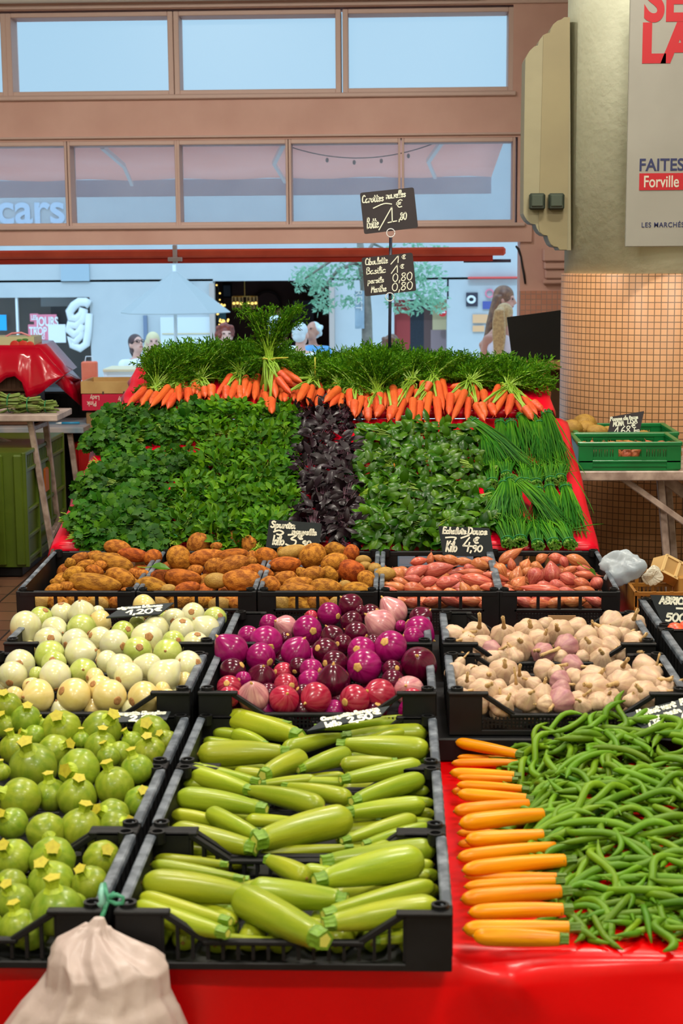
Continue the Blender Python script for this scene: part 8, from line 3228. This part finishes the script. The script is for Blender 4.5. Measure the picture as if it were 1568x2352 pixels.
slate('chalk sign lying on the green beans at the right edge', [(1434, 1640), (1588, 1600), (1620, 1650), (1484, 1681)], ((.5, 3.82, .565), (0, -.62, .78)),
      [('Haricot', .08, .74, .22, .34), ('vert', .46, .76, .22, .22), ('Fin', .76, .76, .22, .20), ('pays', .12, .46, .20, .26), ('nain', .46, .50, .18, .26), ('kilo', .16, .12, .24, .26), ('6', .66, .10, .42, .2)], M_slate, .0055, [], radius=.03)
slate('chalk sign lying nearly flat on the white onions', [(283, 1393), (399, 1384), (366, 1410), (243, 1418)], ((-.7, 4.66, .672), (0, -.13, 1)),
      [('oignons blancs', .06, .68, .20, .86), ('1,20', .20, .16, .38, .52), ('€', .76, .30, .28, .14)], M_slate, .0065, [], radius=.02)
slate('chalk sign tucked under the white onion crate behind the round zucchini', [(232, 1636), (392, 1634), (382, 1653), (268, 1659)], ((-.7, 3.84, .565), (0, -.30, .95)),
      [('Courgette', .08, .66, .22, .42), ('Rondes', .54, .66, .22, .40), ('2,80', .34, .10, .42, .46)], M_slate, .0062, [], radius=.02)
slate('chalk sign lying on the rear zucchini crate before the red onions', [(747, 1649), (895, 1621), (874, 1644), (704, 1679)], ((-.1, 3.80, .575), (0, -.24, .97)),
      [('Courgette', .10, .66, .22, .46), ('longue', .58, .66, .22, .34), ('kilo', .10, .14, .34, .22), ('2,50', .42, .14, .38, .36), ('€', .82, .36, .24, .10)], M_slate, .0062, [], radius=.02)

# small card at the back of the garlic crate
o = px_box(1258, 1322, 1414, 1432, 4.815, .004).build('brown_card', mat('kraft_card', (160, 122, 84), rough=.8))
tag(o, 'small brown card at the back rim of the garlic crate', 'card')

# ------------------------------------------------------------------ white plastic bag hanging from the front crates
prof = [(2108, 214, 240), (2122, 200, 246), (2140, 168, 262), (2165, 122, 312), (2190, 108, 362), (2212, 106, 388), (2240, 102, 392), (2270, 78, 396), (2300, 48, 418), (2350, 10, 440), (2410, -26, 452), (2480, -40, 450), (2530, 0, 420), (2550, 100, 330)]
YB_ = 2.60
ctr = V(atY(232, 2110, YB_))
e = empty('plastic_bag', ctr)
r = random.Random(12)
n = 128
rows_ = []
_p = []
for a, b in zip(prof, prof[1:]):
    for q in range(4):
        _p.append(tuple(a[d] + (b[d] - a[d]) * q / 4 for d in range(3)))
prof = _p + [prof[-1]]
ph = [r.uniform(0, 6.28) for _ in range(8)]
for ri, (v, ul, ur) in enumerate(prof):
    a, b = V(atY(ul, v, YB_)), V(atY(ur, v, YB_))
    c = (a + b) / 2
    hw = (b.x - a.x) / 2
    dep = min(.085, hw * .62)
    row_ = []
    for j in range(n):
        t = 2 * math.pi * j / n
        q = ri / len(prof)
        fold = .12 * abs(math.sin(4.5 * t + ph[0] + 1.2 * q)) + .07 * abs(math.sin(8 * t + ph[1] - 2.0 * q)) + .05 * math.sin(3 * t + ph[2] + 5 * q) + .03 * math.sin(13 * t + ph[3] + 8 * q)
        k = 1 - fold * (1.15 if q < .75 else .7) * (.35 + .65 * abs(math.sin(t))) + .03
        row_.append(Vector((c.x + hw * math.cos(t) * (1 - .3 * fold), YB_ - .0 - dep * math.sin(t) * k * 1.25 - dep * .15, c.z + .006 * math.sin(5 * t + q * 9) * (q > .1))) - ctr)
    rows_.append(row_)
mb = MB()
vs = [p for row_ in rows_ for p in row_]
mb.add(vs, [(i * n + j, i * n + (j + 1) % n, (i + 1) * n + (j + 1) % n, (i + 1) * n + j) for i in range(len(prof) - 1) for j in range(n)])
mb.add([vs[j] for j in range(n)], [tuple(range(n))])
mb.add([vs[(len(prof) - 1) * n + j] for j in range(n)], [tuple(range(n))[::-1]])
M_wbag = mat('white_bag_film', (212, 194, 186), (198, 178, 172), scale=5, rough=.36, trans=.2, bump=.35, bscale=13)
mb.build('film', M_wbag, e, True)
M_str = mat('green_string', (60, 150, 110), (50, 130, 100), scale=10, rough=.5)
def sp_(u, v, y=2.655):
    return V(atY(u, v, y)) - ctr
MB().tube([sp_(230, 2118), sp_(238, 2095), sp_(244, 2078, 2.68), sp_(252, 2058, 2.70), sp_(262, 2052, 2.71)], .0042, 7).build('string', M_str, e, True)
MB().tube([sp_(250, 2062), sp_(268, 2055), sp_(283, 2062), sp_(282, 2074), sp_(266, 2076), sp_(250, 2068), sp_(244, 2050), sp_(240, 2030, 2.70)], .0038, 7).build('string', M_str, e, True)
MB().tube([sp_(236, 2034, 2.70), sp_(232, 2052), sp_(236, 2072), sp_(228, 2080)], .006, 7).build('string', mat('pale_green_string', (120, 176, 160), rough=.5), e, True)
tag(e, 'white plastic bag tied with green string hanging at the front crates', 'bag')
